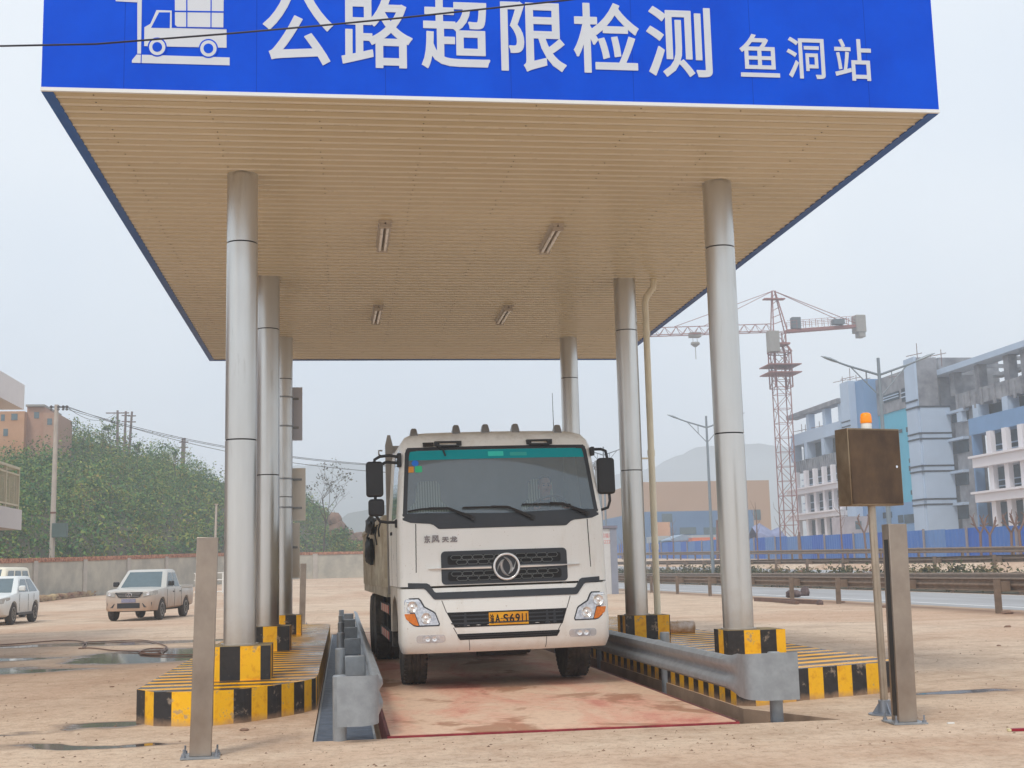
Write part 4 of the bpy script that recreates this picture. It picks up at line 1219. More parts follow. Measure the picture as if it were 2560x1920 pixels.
# number plate
b = MB(); b.box(-.225, .245, -.026, -.018, .742, .888); npl = b.build('number_plate', mat('plate_yellow', L(240, 178, 20), 0.45, c2=L(214, 140, 10), scale=9), truck, bevel=.004)
b = MB(); yp_ = -.0265
b.text('渝', (-.212, -.165, .76, .87), yp_, .0015, bold=.0012)
b.text('A', (-.152, -.092, .765, .865), yp_, .0015, bold=.003); b.box(-.08, -.07, yp_-.0015, yp_, .81, .822)
for ch, x0, x1 in (('S', -.055, .003), ('6', .02, .074), ('9', .088, .142)): b.text(ch, (x0, x1, .765, .865), yp_, .0015, bold=.003)
for x in (.165, .212): b.box(x, x+.012, yp_-.0015, yp_, .765, .865)
b.build('plate_characters', M_dark, npl, recalc=False)
# -------- mirrors
def mirror(cx, z0, z1, wd, name_lab, arms):
    b = MB(); b.prism(rrect(cx-wd/2, cx+wd/2, z0, z1, .04, 4), .30, .40, 'y')
    m = b.build('mirror', M_black, truck, bevel=.025, seg=3); m['label'] = name_lab
    b = MB()
    for a in arms: b.tube(a, .018, 8)
    b.build('mirror_arm', M_black, m, smooth=60)
mirror(-1.505, 2.29, 2.715, .205, 'tall left mirror', [[(-1.20, .42, 2.77), (-1.32, .38, 2.79), (-1.44, .36, 2.775), (-1.50, .35, 2.74), (-1.51, .35, 2.68)], [(-1.22, .42, 2.70), (-1.36, .38, 2.71), (-1.42, .36, 2.68)]])
mirror(-1.49, 2.06, 2.265, .19, 'short left mirror', [[(-1.50, .36, 2.3), (-1.49, .36, 2.06), (-1.45, .36, 2.0), (-1.36, .38, 1.985), (-1.26, .40, 1.985)]])
mirror(1.335, 2.255, 2.70, .215, 'right mirror', [[(1.19, .45, 2.82), (1.30, .40, 2.815), (1.35, .37, 2.79), (1.365, .36, 2.70), (1.365, .36, 2.6)], [(1.37, .36, 2.3), (1.375, .36, 2.17), (1.35, .37, 2.09), (1.24, .42, 2.055)]])
b = MB(); b.box(1.17, 1.22, .40, .50, 2.74, 2.85); b.box(1.22, 1.265, .36, .46, 1.96, 2.08); b.box(-1.225, -1.175, .40, .50, 2.65, 2.82); b.box(-1.27, -1.23, .36, .46, 1.92, 2.02)
b.build('mirror_bracket', M_black, truck, bevel=.012, each=True)
# -------- interior
b = MB()
b.box(-1.16, 1.16, 2.14, 2.18, 1.3, 3.0); b.box(-1.16, 1.16, .35, 2.14, 1.24, 1.3); b.box(-1.0, 1.0, .8, 2.14, 2.97, 3.0)
b.build('cab_lining', M_lining, truck)
b = MB(); b.loft([[(x, .24+BOW*(x/1.2)**2, 1.7), (x, .26+BOW*(x/1.2)**2, 2.03), (x, .55, 2.10), (x, .75, 2.04), (x, .78, 1.7)] for x in (-1.14, -.6, 0, .6, 1.14)])
b.build('dashboard', mat('dashboard_grey', (0.10, 0.105, 0.115), 0.7, var=0.2), truck, smooth=40)
def seat_mat():
    n = N('ribbed_seat_cover'); v = n.coord()
    sx = n.node('ShaderNodeSeparateXYZ'); n.link(v, sx.inputs[0])
    fr = n.math('FRACT', n.math('MULTIPLY', sx.outputs[0], 30))
    n.base(n.mixc(n.math('LESS_THAN', fr, 0.35), L(206, 204, 170), L(150, 148, 120))); n.rough(0.9)
    return n.m
M_seat = seat_mat()
for cx in (-.78, .68):
    b = MB(); b.loft([[(cx+sx*a, y+sy*.07, z) for sx, sy in ((-1, -1), (1, -1), (1, 1), (-1, 1))] for a, y, z in ((.26, 1.12, 1.6), (.28, 1.18, 1.95), (.26, 1.27, 2.18), (.17, 1.30, 2.27), (.16, 1.31, 2.30), (.15, 1.33, 2.50), (.11, 1.34, 2.53))])
    st_ = b.build('seat', M_seat, truck, bevel=.03)
    b = MB(); b.box(cx-.26, cx+.26, .62, 1.14, 1.42, 1.60); b.build('cushion', M_seat, st_, bevel=.04)
b = MB(); wc = Vector((.66, .62, 2.08)); ax = Vector((0, .75, .66)).normalized(); u_ = Vector((1, 0, 0)); v_ = ax.cross(u_)
b.tube([wc+(u_*math.cos(t)+v_*math.sin(t))*.23 for t in (2*math.pi*i/32 for i in range(32))], .016, 8, closed=True)
for t in (0, math.pi, math.pi*1.5): b.tube([wc-ax*.05, wc+(u_*math.cos(t)+v_*math.sin(t))*.22], .012, 6)
b.cyl(wc-ax*.05, wc-ax*.4, .03); b.build('steering_wheel', M_black, truck, smooth=60)
# -------- chassis, axles, wheels
b = MB()
for s in (-1, 1): b.box(s*.42-.045, s*.42+.045, .5, 10.4, .78, 1.04)
for y in (.6, 2.5, 4.2, 5.6, 6.9, 8.3, 10.2): b.box(-.38, .38, y, y+.1, .80, 1.0)
b.box(-.55, .55, .62, 1.05, .42, .75); b.box(-.45, .45, .8, 2.2, .55, 1.1)
b.build('chassis', M_dark, truck)
b = MB(); b.lathe((0, 1.32, .45), [(.06, -.85), (.07, -.4), (.09, -.25), (.09, .25), (.07, .4), (.06, .85)], axis='x', n=12)
b.box(-.30, .30, .55, .66, .36, .47)
for y in (6.15, 7.5): b.lathe((0, y, .52), [(.08, -.8), (.09, -.25), (.22, -.12), (.22, .12), (.09, .25), (.08, .8)], axis='x', n=14)
b.build('axle', M_dark, truck)
def wheel(x, y, wd, s):
    b = MB(); r = .52; h = wd/2
    b.lathe((x, y, r), [(.30, -h*.9), (.40, -h), (.48, -h*.97), (.508, -h*.8), (.52, -h*.55), (.52, -h*.36), (.508, -h*.34), (.508, -h*.26), (.52, -h*.24), (.52, -h*.06), (.506, -h*.04), (.506, h*.04), (.52, h*.06), (.52, h*.24), (.508, h*.26), (.508, h*.34), (.52, h*.36), (.52, h*.55), (.508, h*.8), (.48, h*.97), (.40, h), (.30, h*.9)], axis='x', n=56)
    # shoulder lugs
    for i in range(44):
        a = 2*math.pi*i/44; mt = Matrix.Translation((x, y, r)) @ Matrix.Rotation(a, 4, 'X')
        for q in (-1, 1): b.box(q*h*.80-.022, q*h*.80+.022, -.016, .016, .495, .519, 0, mt)
    wh = b.build('wheel', M_rubber, truck, smooth=35)
    b = MB(); so_ = s*h
    b.lathe((x, y, r), [(.302, so_*.88), (.28, so_*.8), (.24, so_*.55), (.14, so_*.45), (.13, so_*.75), (.10, so_*.85), (.005, so_*.86)], axis='x', n=28)
    b.lathe((x, y, r), [(.299, -so_*.7), (.02, -so_*.6)], axis='x', n=28)
    b.build('rim', mat('rim_grey', (0.22, 0.2, 0.18), 0.6, 0.3) if 'rim_grey' not in bpy.data.materials else bpy.data.materials['rim_grey'], wh, smooth=40)
for s in (-1, 1):
    wheel(s*1.02, 1.32, .30, s)
    for y in (6.15, 7.5): wheel(s*1.0, y, .56, s)
# -------- cargo body
M_body = mat('dusty_cargo_cream', (0.60, 0.56, 0.44), 0.7, c2=(0.36, 0.30, 0.21), scale=2.0, squash=(1, .6, 1.5))
b = MB(); b.box(-1.27, 1.27, 2.55, 10.4, 1.06, 1.2)
for s in (-1, 1):
    x0, x1 = (s*1.25, s*1.22)
    b.box(min(x0, x1), max(x0, x1), 2.56, 10.4, 1.201, 2.12)
    y = 2.6
    while y < 10.3:               # pressed ribs
        b.loft([[(s*1.25, y, z), (s*1.285, y+.03, z), (s*1.285, y+.11, z), (s*1.25, y+.14, z)] for z in (1.19, 2.1)]); y += .24
    b.box(min(s*1.24, s*1.3), max(s*1.24, s*1.3), 2.56, 10.4, 2.10, 2.17)
b.box(-1.25, 1.25, 2.52, 2.556, 1.2, 2.9); b.box(-1.25, 1.25, 10.37, 10.41, 1.2, 2.2)
b.build('cargo_body', M_body, truck)
b = MB()
for s in (-1, 1): b.loft([[(s*1.20+a, 2.50+c, z) for a, c in ((-k, -k), (k, -k), (k, k), (-k, k))] for k, z in ((.05, 1.1), (.05, 3.12), (.02, 3.26))])
for z in (3.06, 2.6): b.box(-1.15, 1.15, 2.47, 2.51, z-.05, z+.05)
b.tube([(-1.30, 2.5, 2.97), (-1.34, 2.5, 3.0), (-1.34, 2.5, 3.05), (-1.29, 2.5, 3.05)], .012, 6)
b.build('headboard', mat('headboard_grey', (0.36, 0.34, 0.31), 0.6, var=0.3), truck)
M_tarp = mat('dark_tarpaulin', (0.03, 0.04, 0.045), 0.6, var=0.4, scale=4)
random.seed(21)
def blob(cx, cy, cz, rx, ry, rz, seed):
    b = lump((0, 0, 0), rx, ry, rz, seed, 3)
    bmesh.ops.translate(b.bm, verts=b.bm.verts[:], vec=(cx, cy, cz)); return b
b = blob(-1.33, 5.4, 2.12, .10, .5, .16, 1); b.build('tarpaulin_roll', M_tarp, truck, smooth=60)
b = blob(-1.36, 5.6, 1.72, .075, .22, .24, 2); b.build('hanging_bag', M_tarp, truck, smooth=60)
b = MB(); b.tube([(-1.36, 5.5, 2.05), (-1.40, 5.55, 1.95), (-1.39, 5.6, 1.8)], .015, 6); b.tube([(-1.30, 3.2, 2.1), (-1.33, 3.22, 2.0), (-1.32, 3.25, 1.9)], .012, 6); b.tube([(-1.30, 4.2, 2.1), (-1.33, 4.22, 1.95), (-1.31, 4.22, 1.8)], .012, 6)
b.build('rope', M_tarp, truck, each=True)
# side guards with red and white markers
M_mk_r = mat('marker_red', L(196, 70, 56), 0.5, var=0.2, scale=8); M_mk_w = mat('marker_white', L(206, 180, 160), 0.5, var=0.2, scale=8)
for s in (-1, 1):
    b = MB()
    for z in (.52, .88):
        b.box(s*1.2-.02, s*1.2+.02, 2.7, 5.4, z-.07, z+.07)
    for y in (2.9, 4.1, 5.2): b.box(s*1.15-.02, s*1.15+.02, y, y+.06, .5, 1.06)
    sg = b.build('side_guard', M_dark, truck)
    b = MB()
    for z in (.52, .88):
        for k in range(8):
            y = 3.0+k*.25; x = s*1.2215
            b.box(min(x, x-s*.002), max(x, x-s*.002), y, y+.24, z-.055, z+.055, k % 2)
    b.build('marker_strip', [M_mk_r, M_mk_w], sg)
b = MB()
for s in (-1, 1):
    b.box(s*1.06-.22, s*1.06+.22, 5.55, 5.58, .45, 1.05); b.box(s*1.16-.06, s*1.16+.06, 2.1, 2.35, .42, .75)
b.build('mudguard', M_rubber, truck, each=True)
b = MB(); b.box(.72, 1.2, 2.75, 3.9, .5, 1.0); b.build('fuel_tank', mat('tank_grey', (0.3, 0.29, 0.28), 0.5, 0.4), truck, bevel=.06)
# air intake snorkel and hoses on the right
b = MB(); b.cyl((1.30, 2.36, 1.6), (1.30, 2.36, 1.72), .07, n=16)
for dx, dy in ((0, 0), (.04, .03), (-.03, .02), (.07, 0)):
    b.tube([(1.28+dx*.6, 2.36+dy, 1.6), (1.30+dx, 2.36+dy, 1.45), (1.34+dx, 2.36+dy, 1.3), (1.32+dx, 2.36+dy, 1.1), (1.28+dx, 2.36+dy, .95)], .013, 6)
b.build('air_hose', M_black, truck, smooth=60)
b = MB(); b.cyl((1.02, 2.0, 3.05), (1.02, 2.0, 3.75), .006, .003, n=6); b.build('antenna', M_black, truck)
truck.location = (1.925, 15.0, 0.025)
truck.rotation_euler = (0, R(-0.6), R(1.2))

# ------------------------------------------------------------------ driver
def person_mesh(name, chain, radii, edges, root):
    me = bpy.data.meshes.new(name)
    me.from_pydata([Vector(c) for c in chain], edges, [])
    o = bpy.data.objects.new(name, me); col.objects.link(o)
    sk = o.modifiers.new('skin', 'SKIN'); sk.use_smooth_shade = True
    for v, r in zip(me.skin_vertices[0].data, radii): v.radius = r if isinstance(r, tuple) else (r, r)
    me.skin_vertices[0].data[root].use_root = True
    ss = o.modifiers.new('sub', 'SUBSURF'); ss.levels = 2; ss.render_levels = 2
    bpy.context.view_layer.update()
    ev = o.evaluated_get(bpy.context.evaluated_depsgraph_get())
    m2 = bpy.data.meshes.new_from_object(ev)
    bpy.data.objects.remove(o)
    return m2
dx = .68
J = [(dx, 1.00, 1.68), (dx, 1.06, 1.85), (dx, 1.07, 2.03), (dx, 1.05, 2.16), (dx, 1.02, 2.245), (dx, .99, 2.32), (dx, .965, 2.40), (dx, .965, 2.475), (dx, .97, 2.52),
     (dx-.19, 1.05, 2.11), (dx-.27, .92, 1.90), (dx-.21, .72, 2.02), (dx-.20, .66, 2.07), (dx-.19, .62, 2.10),
     (dx+.19, 1.05, 2.11), (dx+.27, .92, 1.90), (dx+.21, .72, 2.02), (dx+.20, .66, 2.07), (dx+.19, .62, 2.10),
     (dx-.1, .98, 1.66), (dx-.12, .70, 1.72), (dx-.12, .60, 1.40), (dx+.1, .98, 1.66), (dx+.12, .70, 1.72), (dx+.12, .60, 1.40),
     (dx, .865, 2.375), (dx-.02, .895, 2.415)]
Rr = [(.16, .12), (.16, .12), (.18, .12), (.12, .09), (.06, .06), (.068, .075), (.078, .092), (.076, .09), (.05, .06), .06, .05, .036, .034, .03, .06, .05, .036, .034, .03, .085, .07, .055, .085, .07, .055, .014, .01]
E_ = [(0, 1), (1, 2), (2, 3), (3, 4), (4, 5), (5, 6), (6, 7), (7, 8), (3, 9), (9, 10), (10, 11), (11, 12), (12, 13), (3, 14), (14, 15), (15, 16), (16, 17), (17, 18), (0, 19), (19, 20), (20, 21), (0, 22), (22, 23), (23, 24), (6, 25)]
# five bent fingers on each hand, closed round the wheel
for s, hand in ((-1, 13), (1, 18)):
    hx, hy, hz = J[hand]
    for k in range(5):
        i0 = len(J)
        if k < 4:
            J += [(hx-s*(.028-.018*k), hy-.035, hz+.015+.006*k), (hx-s*(.028-.018*k), hy-.065, hz-.012+.004*k), (hx-s*(.028-.018*k), hy-.045, hz-.035)]
        else: J += [(hx-s*.042, hy-.005, hz+.02), (hx-s*.052, hy-.035, hz+.032), (hx-s*.045, hy-.055, hz+.03)]
        Rr += [.0095, .009, .008]; E_ += [(hand, i0), (i0, i0+1), (i0+1, i0+2)]
J.pop(26); Rr.pop(26)
E_ = [tuple(i-1 if i > 26 else i for i in e) for e in E_]
dm = person_mesh('person', J, Rr, E_, 0)
M_skin = mat('skin', L(206, 132, 104), 0.6, var=0.15, scale=8)
M_shirt = mat('dark_jacket', (0.035, 0.045, 0.065), 0.9, var=0.3, scale=8)
dm.materials.clear(); dm.materials.append(M_skin); dm.materials.append(M_shirt)
for p in dm.polygons:
    c = p.center
    p.material_index = 0 if (c.z > 2.235 or (c.y < .70 and c.z > 1.95)) else 1
    p.use_smooth = True
drv = bpy.data.objects.new('person', dm); col.objects.link(drv)
tag(drv, 'driver in a dark jacket sitting behind the truck windscreen', 'person')
b = MB(); bmesh.ops.create_uvsphere(b.bm, u_segments=20, v_segments=12, radius=1, matrix=Matrix.Translation((dx, .985, 2.455)) @ Matrix.Diagonal((.088, .098, .098, 1)))
bmesh.ops.delete(b.bm, geom=[v for v in b.bm.verts if v.co.z < 2.46-(v.co.y-.96)*1.2 and v.co.z < 2.60], context='VERTS')
b.build('hair', mat('black_hair', (0.012, 0.011, 0.01), 0.6), drv, smooth=60)
b = MB()
for s in (-1, 1):
    bmesh.ops.create_uvsphere(b.bm, u_segments=10, v_segments=8, radius=.011, matrix=Matrix.Translation((dx+s*.030, .892, 2.415)))
    b.box(dx+s*.032-.018, dx+s*.032+.018, .878, .886, 2.437, 2.443)
b.build('eyes', M_dark, drv)
b = MB(); b.box(dx-.024, dx+.024, .884, .89, 2.335, 2.342); b.build('mouth', mat('lips', L(150, 70, 62), 0.6), drv)
b = MB()
for s in (-1, 1): bmesh.ops.create_uvsphere(b.bm, u_segments=10, v_segments=8, radius=1, matrix=Matrix.Translation((dx+s*.082, .98, 2.40)) @ Matrix.Diagonal((.012, .022, .034, 1)))
b.build('ears', M_skin, drv, smooth=60)
drv.location = truck.location; drv.rotation_euler = truck.rotation_euler
# ------------------------------------------------------------------ parked cars (local: x across, y backwards from the nose, z up)
M_tyre = mat('car_tyre', (0.035, 0.032, 0.030), 0.85, c2=(0.06, 0.05, 0.045), scale=8)
M_alloy = mat('alloy_rim', (0.50, 0.49, 0.47), 0.35, 0.7, var=0.2, scale=6)
M_carglass = mat('car_glass', (0.10, 0.15, 0.17), 0.06, 0.0, var=0.2, spec=0.9)
M_carlamp = mat('car_lamp', (0.62, 0.62, 0.60), 0.12, 0.3, var=0.25, scale=14)
def dirty_paint(name, c, dirt, z0, z1):
    n = N(name); v = n.coord(); sx = n.node('ShaderNodeSeparateXYZ'); n.link(v, sx.inputs[0])
    k = n.math('ADD', sx.outputs[2], n.math('MULTIPLY', n.math('SUBTRACT', n.noise(v, 2.5, 5), 0.5), 0.5))
    f = n.math('MULTIPLY', n.math('SUBTRACT', z1, k), 1/(z1-z0), True)
    n.base(n.mixc(n.math('MULTIPLY', f, 0.85), c, dirt)); n.rough(n.math('ADD', n.math('MULTIPLY', f, 0.5), 0.3))
    return n.m
def car(name, lab, cat, ln, w_, prof_top, prof_bot, hw_tab, cabn, wheels, wr, paint, extras):
    # prof_top: (y, z) of the bonnet / waist line, cabn: roof outline (y, z) bottom and top
    t = thing(name, lab, cat)
    b = MB(); ys_ = sorted(set([round(ln*i/44, 4) for i in range(45)]+[p[0] for p in prof_top]))
    rings = []
    for y in ys_:
        zt = lerp(prof_top, y); zl = lerp(prof_bot, y); h = lerp(hw_tab, y); zm = zl+(zt-zl)*.55
        half = [(h*.86, zl), (h*.97, zl+.06), (h, zm), (h*.985, zt-.10), (h*.94, zt-.025), (h*.80, zt), (h*.4, zt+.012)]
        rings.append([(x, y, z) for x, z in half]+[(-x, y, z) for x, z in half[::-1]])
    b.loft(rings)
    body = b.build('body', paint, t, smooth=45)
    for wy in wheels:             # cut the wheel arches
        cb = MB()
        for s in (-1, 1): cb.cyl((s*(w_/2+.1), wy, wr), (s*(w_/2-.30), wy, wr), wr*1.17, n=28)
        cut = cb.build('cutter', M_dark)
        m = body.modifiers.new('arch', 'BOOLEAN'); m.operation = 'DIFFERENCE'; m.object = cut; m.solver = 'EXACT'
        bpy.context.view_layer.update()
        me = bpy.data.meshes.new_from_object(body.evaluated_get(bpy.context.evaluated_depsgraph_get()))
        body.modifiers.clear(); old = body.data; body.data = me; bpy.data.meshes.remove(old); bpy.data.objects.remove(cut)
    me = body.data; me.materials.clear(); me.materials.append(paint); me.materials.append(M_dark); body.data.name = 'body'
    for p in me.polygons:
        c = p.center
        if any(math.hypot(c.y-wy, c.z-wr) < wr*1.16 for wy in wheels): p.material_index = 1
    # cabin: (y_front_bottom, y_front_top, y_rear_top, y_rear_bottom, z_bottom, z_top, half_bottom, half_top)
    yf, yft, yrt, yrb, z0, z1, hb, ht = cabn
    b = MB(); rg = []
    for k in range(5):
        u = k/4; y0 = yf+(yft-yf)*u; y1 = yrb+(yrt-yrb)*u; h = hb+(ht-hb)*u; z = z0+(z1-.06-z0)*u
        rg.append([(-h, y0+.10, z), (-h*.85, y0, z), (h*.85, y0, z), (h, y0+.10, z), (h, y1-.06, z), (h*.85, y1, z), (-h*.85, y1, z), (-h, y1-.06, z)])
    rg.append([(x*.94, y+(.10 if y < (yft+yrt)/2 else -.08), z1-.015) for x, y, z in rg[-1]])
    rg.append([(x*.8, y+(.22 if y < (yft+yrt)/2 else -.15), z1) for x, y, z in rg[-2]])
    b.loft(rg); b.build('roof', paint, t, smooth=35)
    P = lambda u, sx, fr: None
    def wq(sl, pts, name, nn):
        b = MB(); b.face(pts); o = b.build(name, M_carglass, t, recalc=False); return o
    def on_front(u, k):
        y0 = yf+(yft-yf)*u; h = hb+(ht-hb)*u; return (h*.85*k, y0-.006, z0+(z1-.06-z0)*u)
    wq(0, [on_front(.06, -.97), on_front(.06, .97), on_front(.96, .95), on_front(.96, -.95)], 'windscreen', 0)
    def on_rear(u, k):
        y0 = yrb+(yrt-yrb)*u; h = hb+(ht-hb)*u; return (h*.85*k, y0+.006, z0+(z1-.06-z0)*u)
    wq(0, [on_rear(.3, .9), on_rear(.3, -.9), on_rear(.92, -.9), on_rear(.92, .9)], 'rear_window', 0)
    def on_side(u, f, s):
        ya, yb = yf+(yft-yf)*u+.16, yrb+(yrt-yrb)*u-.12; h = hb+(ht-hb)*u
        return (s*(h+.006), ya+(yb-ya)*f, z0+(z1-.06-z0)*u)
    for s in (-1, 1):
        for f0, f1 in extras.get('side', ((.03, .48), (.54, .97))):
            wq(0, [on_side(.08, f0, s), on_side(.08, f1, s), on_side(.90, f1, s), on_side(.90, f0+.02, s)], 'side_window', 0)
    for wy in wheels:
        for s in (-1, 1):
            b = MB(); x = s*(w_/2-.12)
            b.lathe((x, wy, wr), [(wr*.6, -.10), (wr*.93, -.105), (wr, -.07), (wr, .07), (wr*.93, .105), (wr*.6, .10)], axis='x', n=28); whl = b.build('wheel', M_tyre, t, smooth=40)
            b = MB(); b.lathe((x, wy, wr), [(wr*.61, s*.09), (wr*.58, s*.05), (wr*.2, s*.06), (.01, s*.07)], axis='x', n=24, mi=1)
            for i in range(extras.get('spokes', 6)):
                a = 2*math.pi*i/extras.get('spokes', 6); mt = Matrix.Translation((x, wy, wr)) @ Matrix.Rotation(a, 4, 'X')
                b.box(min(s*.06, s*.10), max(s*.06, s*.10), -.032, .032, .02, wr*.6, 0, mt)
            b.lathe((x, wy, wr), [(wr*.62, s*.085), (wr*.62, s*.106), (wr*.55, s*.106), (wr*.55, s*.085)], axis='x', n=24)
            b.build('rim', [extras.get('rim', M_alloy), M_dark], whl)
    for s in (-1, 1):             # mirrors, handles, lamps
        b = MB(); mz_ = z0+.10
        b.box(s*(hb+.10)-.10, s*(hb+.10)+.10, yf+.32, yf+.44, mz_-.02, mz_+.15); b.build('mirror', extras.get('mirror', paint), t, bevel=.03)
        b = MB()
        for hy in extras.get('handles', ()): b.box(s*w_/2-.02, s*w_/2+.012, hy, hy+.14, z0-.14, z0-.105)
        if extras.get('handles'): b.build('door_handle', M_black, t, bevel=.008)
        lp = extras['lamp']
        b = MB(); rg = []; x0, x1, za0, za1, zc0, zc1 = lp
        for k in range(9):
            u = k/8; x = x0+(x1-x0)*u; y = 0.0
            while lerp(hw_tab, y)*.985 < x and y < .6: y += .01
            lo, hi = za0+(za1-za0)*u, zc0+(zc1-zc0)*u
            rg.append([(s*x, y-.022, lo), (s*x, y-.022, hi), (s*(x-.04), y+.08, hi), (s*(x-.04), y+.08, lo)])
        b.loft(rg); hl_ = b.build('headlight', M_carlamp, t, smooth=50)
        b = MB(); xm = x0+(x1-x0)*.45; y = 0.0
        while lerp(hw_tab, y)*.985 < xm and y < .6: y += .01
        b.lathe((s*xm, y-.024, (za0+zc1)/2), [(.055, 0), (.05, -.012), (.03, .0), (.002, -.008)], axis='y', n=16); b.build('lamp_bowl', M_chrome, hl_)
    b = MB()
    for s in (-1, 1):
        for dy in extras.get('doors', ()):
            b.box(min(s*(w_/2-.004), s*(w_/2+.003)), max(s*(w_/2-.004), s*(w_/2+.003)), dy-.006, dy+.006, .42, z0-.03)
    if extras.get('doors'): b.build('door_seam', M_dark, t)
    return t
# pickup -------------------------------------------------------------
M_pick = dirty_paint('dusty_silver_paint', L(192, 190, 184), L(172, 134, 104), .35, 1.12)
pk = car('pickup_truck', 'dusty silver crew cab pickup in front of the grey wall', 'pickup', 5.0, 1.80,
    [(0, .96), (.08, 1.01), (.35, 1.05), (1.25, 1.10), (1.5, 1.12), (3.30, 1.12), (3.32, 1.08), (5.0, 1.10)], [(0, .40), (.3, .34), (5.0, .40)],
    [(0, .70), (.12, .82), (.4, .88), (1, .90), (4.8, .90), (5.0, .88)], (1.28, 1.98, 3.10, 3.34, 1.06, 1.72, .86, .70), (.88, 3.95), .36, M_pick,
    {'side': ((.03, .50), (.56, .97)), 'handles': (2.15, 3.02), 'doors': (1.42, 2.36, 3.26), 'mirror': M_black, 'spokes': 5,
     'lamp': (.47, .865, .81, .86, .93, 1.0)})
b = MB(); b.prism([(-.47, .955), (.47, .955), (.36, .80), (.28, .775), (-.28, .775), (-.36, .80)], -.03, .04, 'y'); gr_ = b.build('grille', M_trimblk, pk)
b = MB(); b.tube([(.10*math.cos(a), -.04, .87+.065*math.sin(a)) for a in (2*math.pi*i/20 for i in range(20))], .010, 6, closed=True)
b.bar((-.035, -.04, .815), (0, -.04, .91), .022); b.bar((.035, -.04, .815), (0, -.04, .91), .022); b.build('emblem', M_chrome, gr_)
b = MB()
for z in (.82, .87, .92): b.box(-.42+abs(z-.98)*.5, .42-abs(z-.98)*.5, -.035, -.029, z-.006, z+.006)
b.build('grille_bars', M_alloy, gr_)
b = MB(); b.loft([[(x*k, y, z) for x, y in ((-.72, .02), (-.60, -.05), (.60, -.05), (.72, .02), (.86, .30), (.86, .45), (-.86, .45), (-.86, .30))] for k, z in ((.97, .34), (1, .40), (1, .70), (.98, .76))]); bp_ = b.build('bumper', M_pick, pk, smooth=40)
b = MB(); b.box(-.38, .38, -.056, -.045, .43, .60)
for s in (-1, 1): b.loft([[(s*.46, -.057, .59), (s*.60, -.053, .61), (s*.76, .06, .62), (s*.74, .06, .48), (s*.60, -.053, .45), (s*.52, -.057, .45)], [(s*.46, .02, .59), (s*.60, .02, .61), (s*.74, .14, .62), (s*.72, .14, .48), (s*.60, .02, .45), (s*.52, .02, .45)]])
b.build('intake', M_trimblk, bp_)
b = MB(); b.box(-.24, .24, -.068, -.057, .62, .74); npb = b.build('number_plate', mat('plate_blue', L(112, 112, 140), 0.5, c2=L(150, 150, 172), scale=40), pk)
b = MB()
for s in (-1, 1): b.box(s*.86-.03, s*.86+.03, 3.42, 4.95, 1.05, 1.15)
b.box(-.86, .86, 4.92, 4.985, 1.05, 1.15); b.box(-.80, .80, 3.45, 4.9, 1.02, 1.10, 1); b.build('bed_rail', [M_pick, M_dark], pk)
b = MB()
for s in (-1, 1):
    for wy in (.88, 3.95): b.box(s*.80-.09, s*.80+.09, wy+.40, wy+.42, .22, .55)
b.box(-.6, .6, .6, 4.6, .30, .42); b.build('mudguard', M_rubber, pk, each=True)
qa = onz(292, 1555); qb = onz(463, 1537)
pk.location = (-7.12, 44.6, gz(-7, 44)); pk.rotation_euler = (0, 0, R(-8)); 
# suv -----------------------------------------------------------------
M_suv = dirty_paint('light_silver_paint', L(222, 224, 222), L(196, 176, 154), .10, .75)
suv = car('car', 'light silver hatchback parked beside the dusty pickup', 'car', 4.3, 1.80,
    [(0, .85), (.10, .92), (.5, .97), (1.15, 1.04), (1.4, 1.06), (4.0, 1.10), (4.3, 1.0)], [(0, .32), (.3, .26), (4.3, .34)],
    [(0, .68), (.15, .80), (.5, .88), (1.2, .90), (3.9, .90), (4.3, .80)], (1.12, 2.0, 3.55, 4.12, 1.02, 1.60, .86, .66), (.86, 3.45), .355, M_suv,
    {'side': ((.05, .50), (.55, .94)), 'handles': (), 'doors': (1.45, 2.5, 3.2), 'spokes': 9, 'lamp': (.42, .865, .66, .72, .80, .90)})
b = MB(); b.box(-.40, .40, -.03, .03, .62, .76); b.box(-.6, .6, -.028, .03, .32, .46); b.build('grille', M_trimblk, suv)
b = MB()
for s in (-1, 1): b.box(s*.87-.04, s*.87+.04, 1.25, 3.1, .30, .38)
b.build('sill_trim', M_trimblk, suv)
suv.location = (-11.72, 43.7, gz(-12, 46)); suv.rotation_euler = (0, 0, R(-2))
# van (only its roof end shows over the hatchback) -----------------------
M_van = dirty_paint('cream_van_paint', L(236, 228, 206), L(200, 180, 150), .2, .7)
van = car('van', 'cream white van parked behind the silver hatchback', 'van', 4.4, 1.75,
    [(0, .85), (.3, 1.0), (.7, 1.15), (4.4, 1.2)], [(0, .34), (4.4, .34)], [(0, .74), (.3, .85), (4.1, .87), (4.4, .80)], (.55, 1.35, 4.15, 4.38, 1.1, 1.98, .85, .72), (.8, 3.4), .32, M_van,
    {'side': ((.05, .32), (.36, .64), (.68, .96)), 'handles': (), 'doors': (1.5, 2.7), 'lamp': (.45, .80, .68, .70, .82, .86)})
van.location = (-13.75, 50.6, gz(-14, 52)); van.rotation_euler = (0, 0, R(-4))
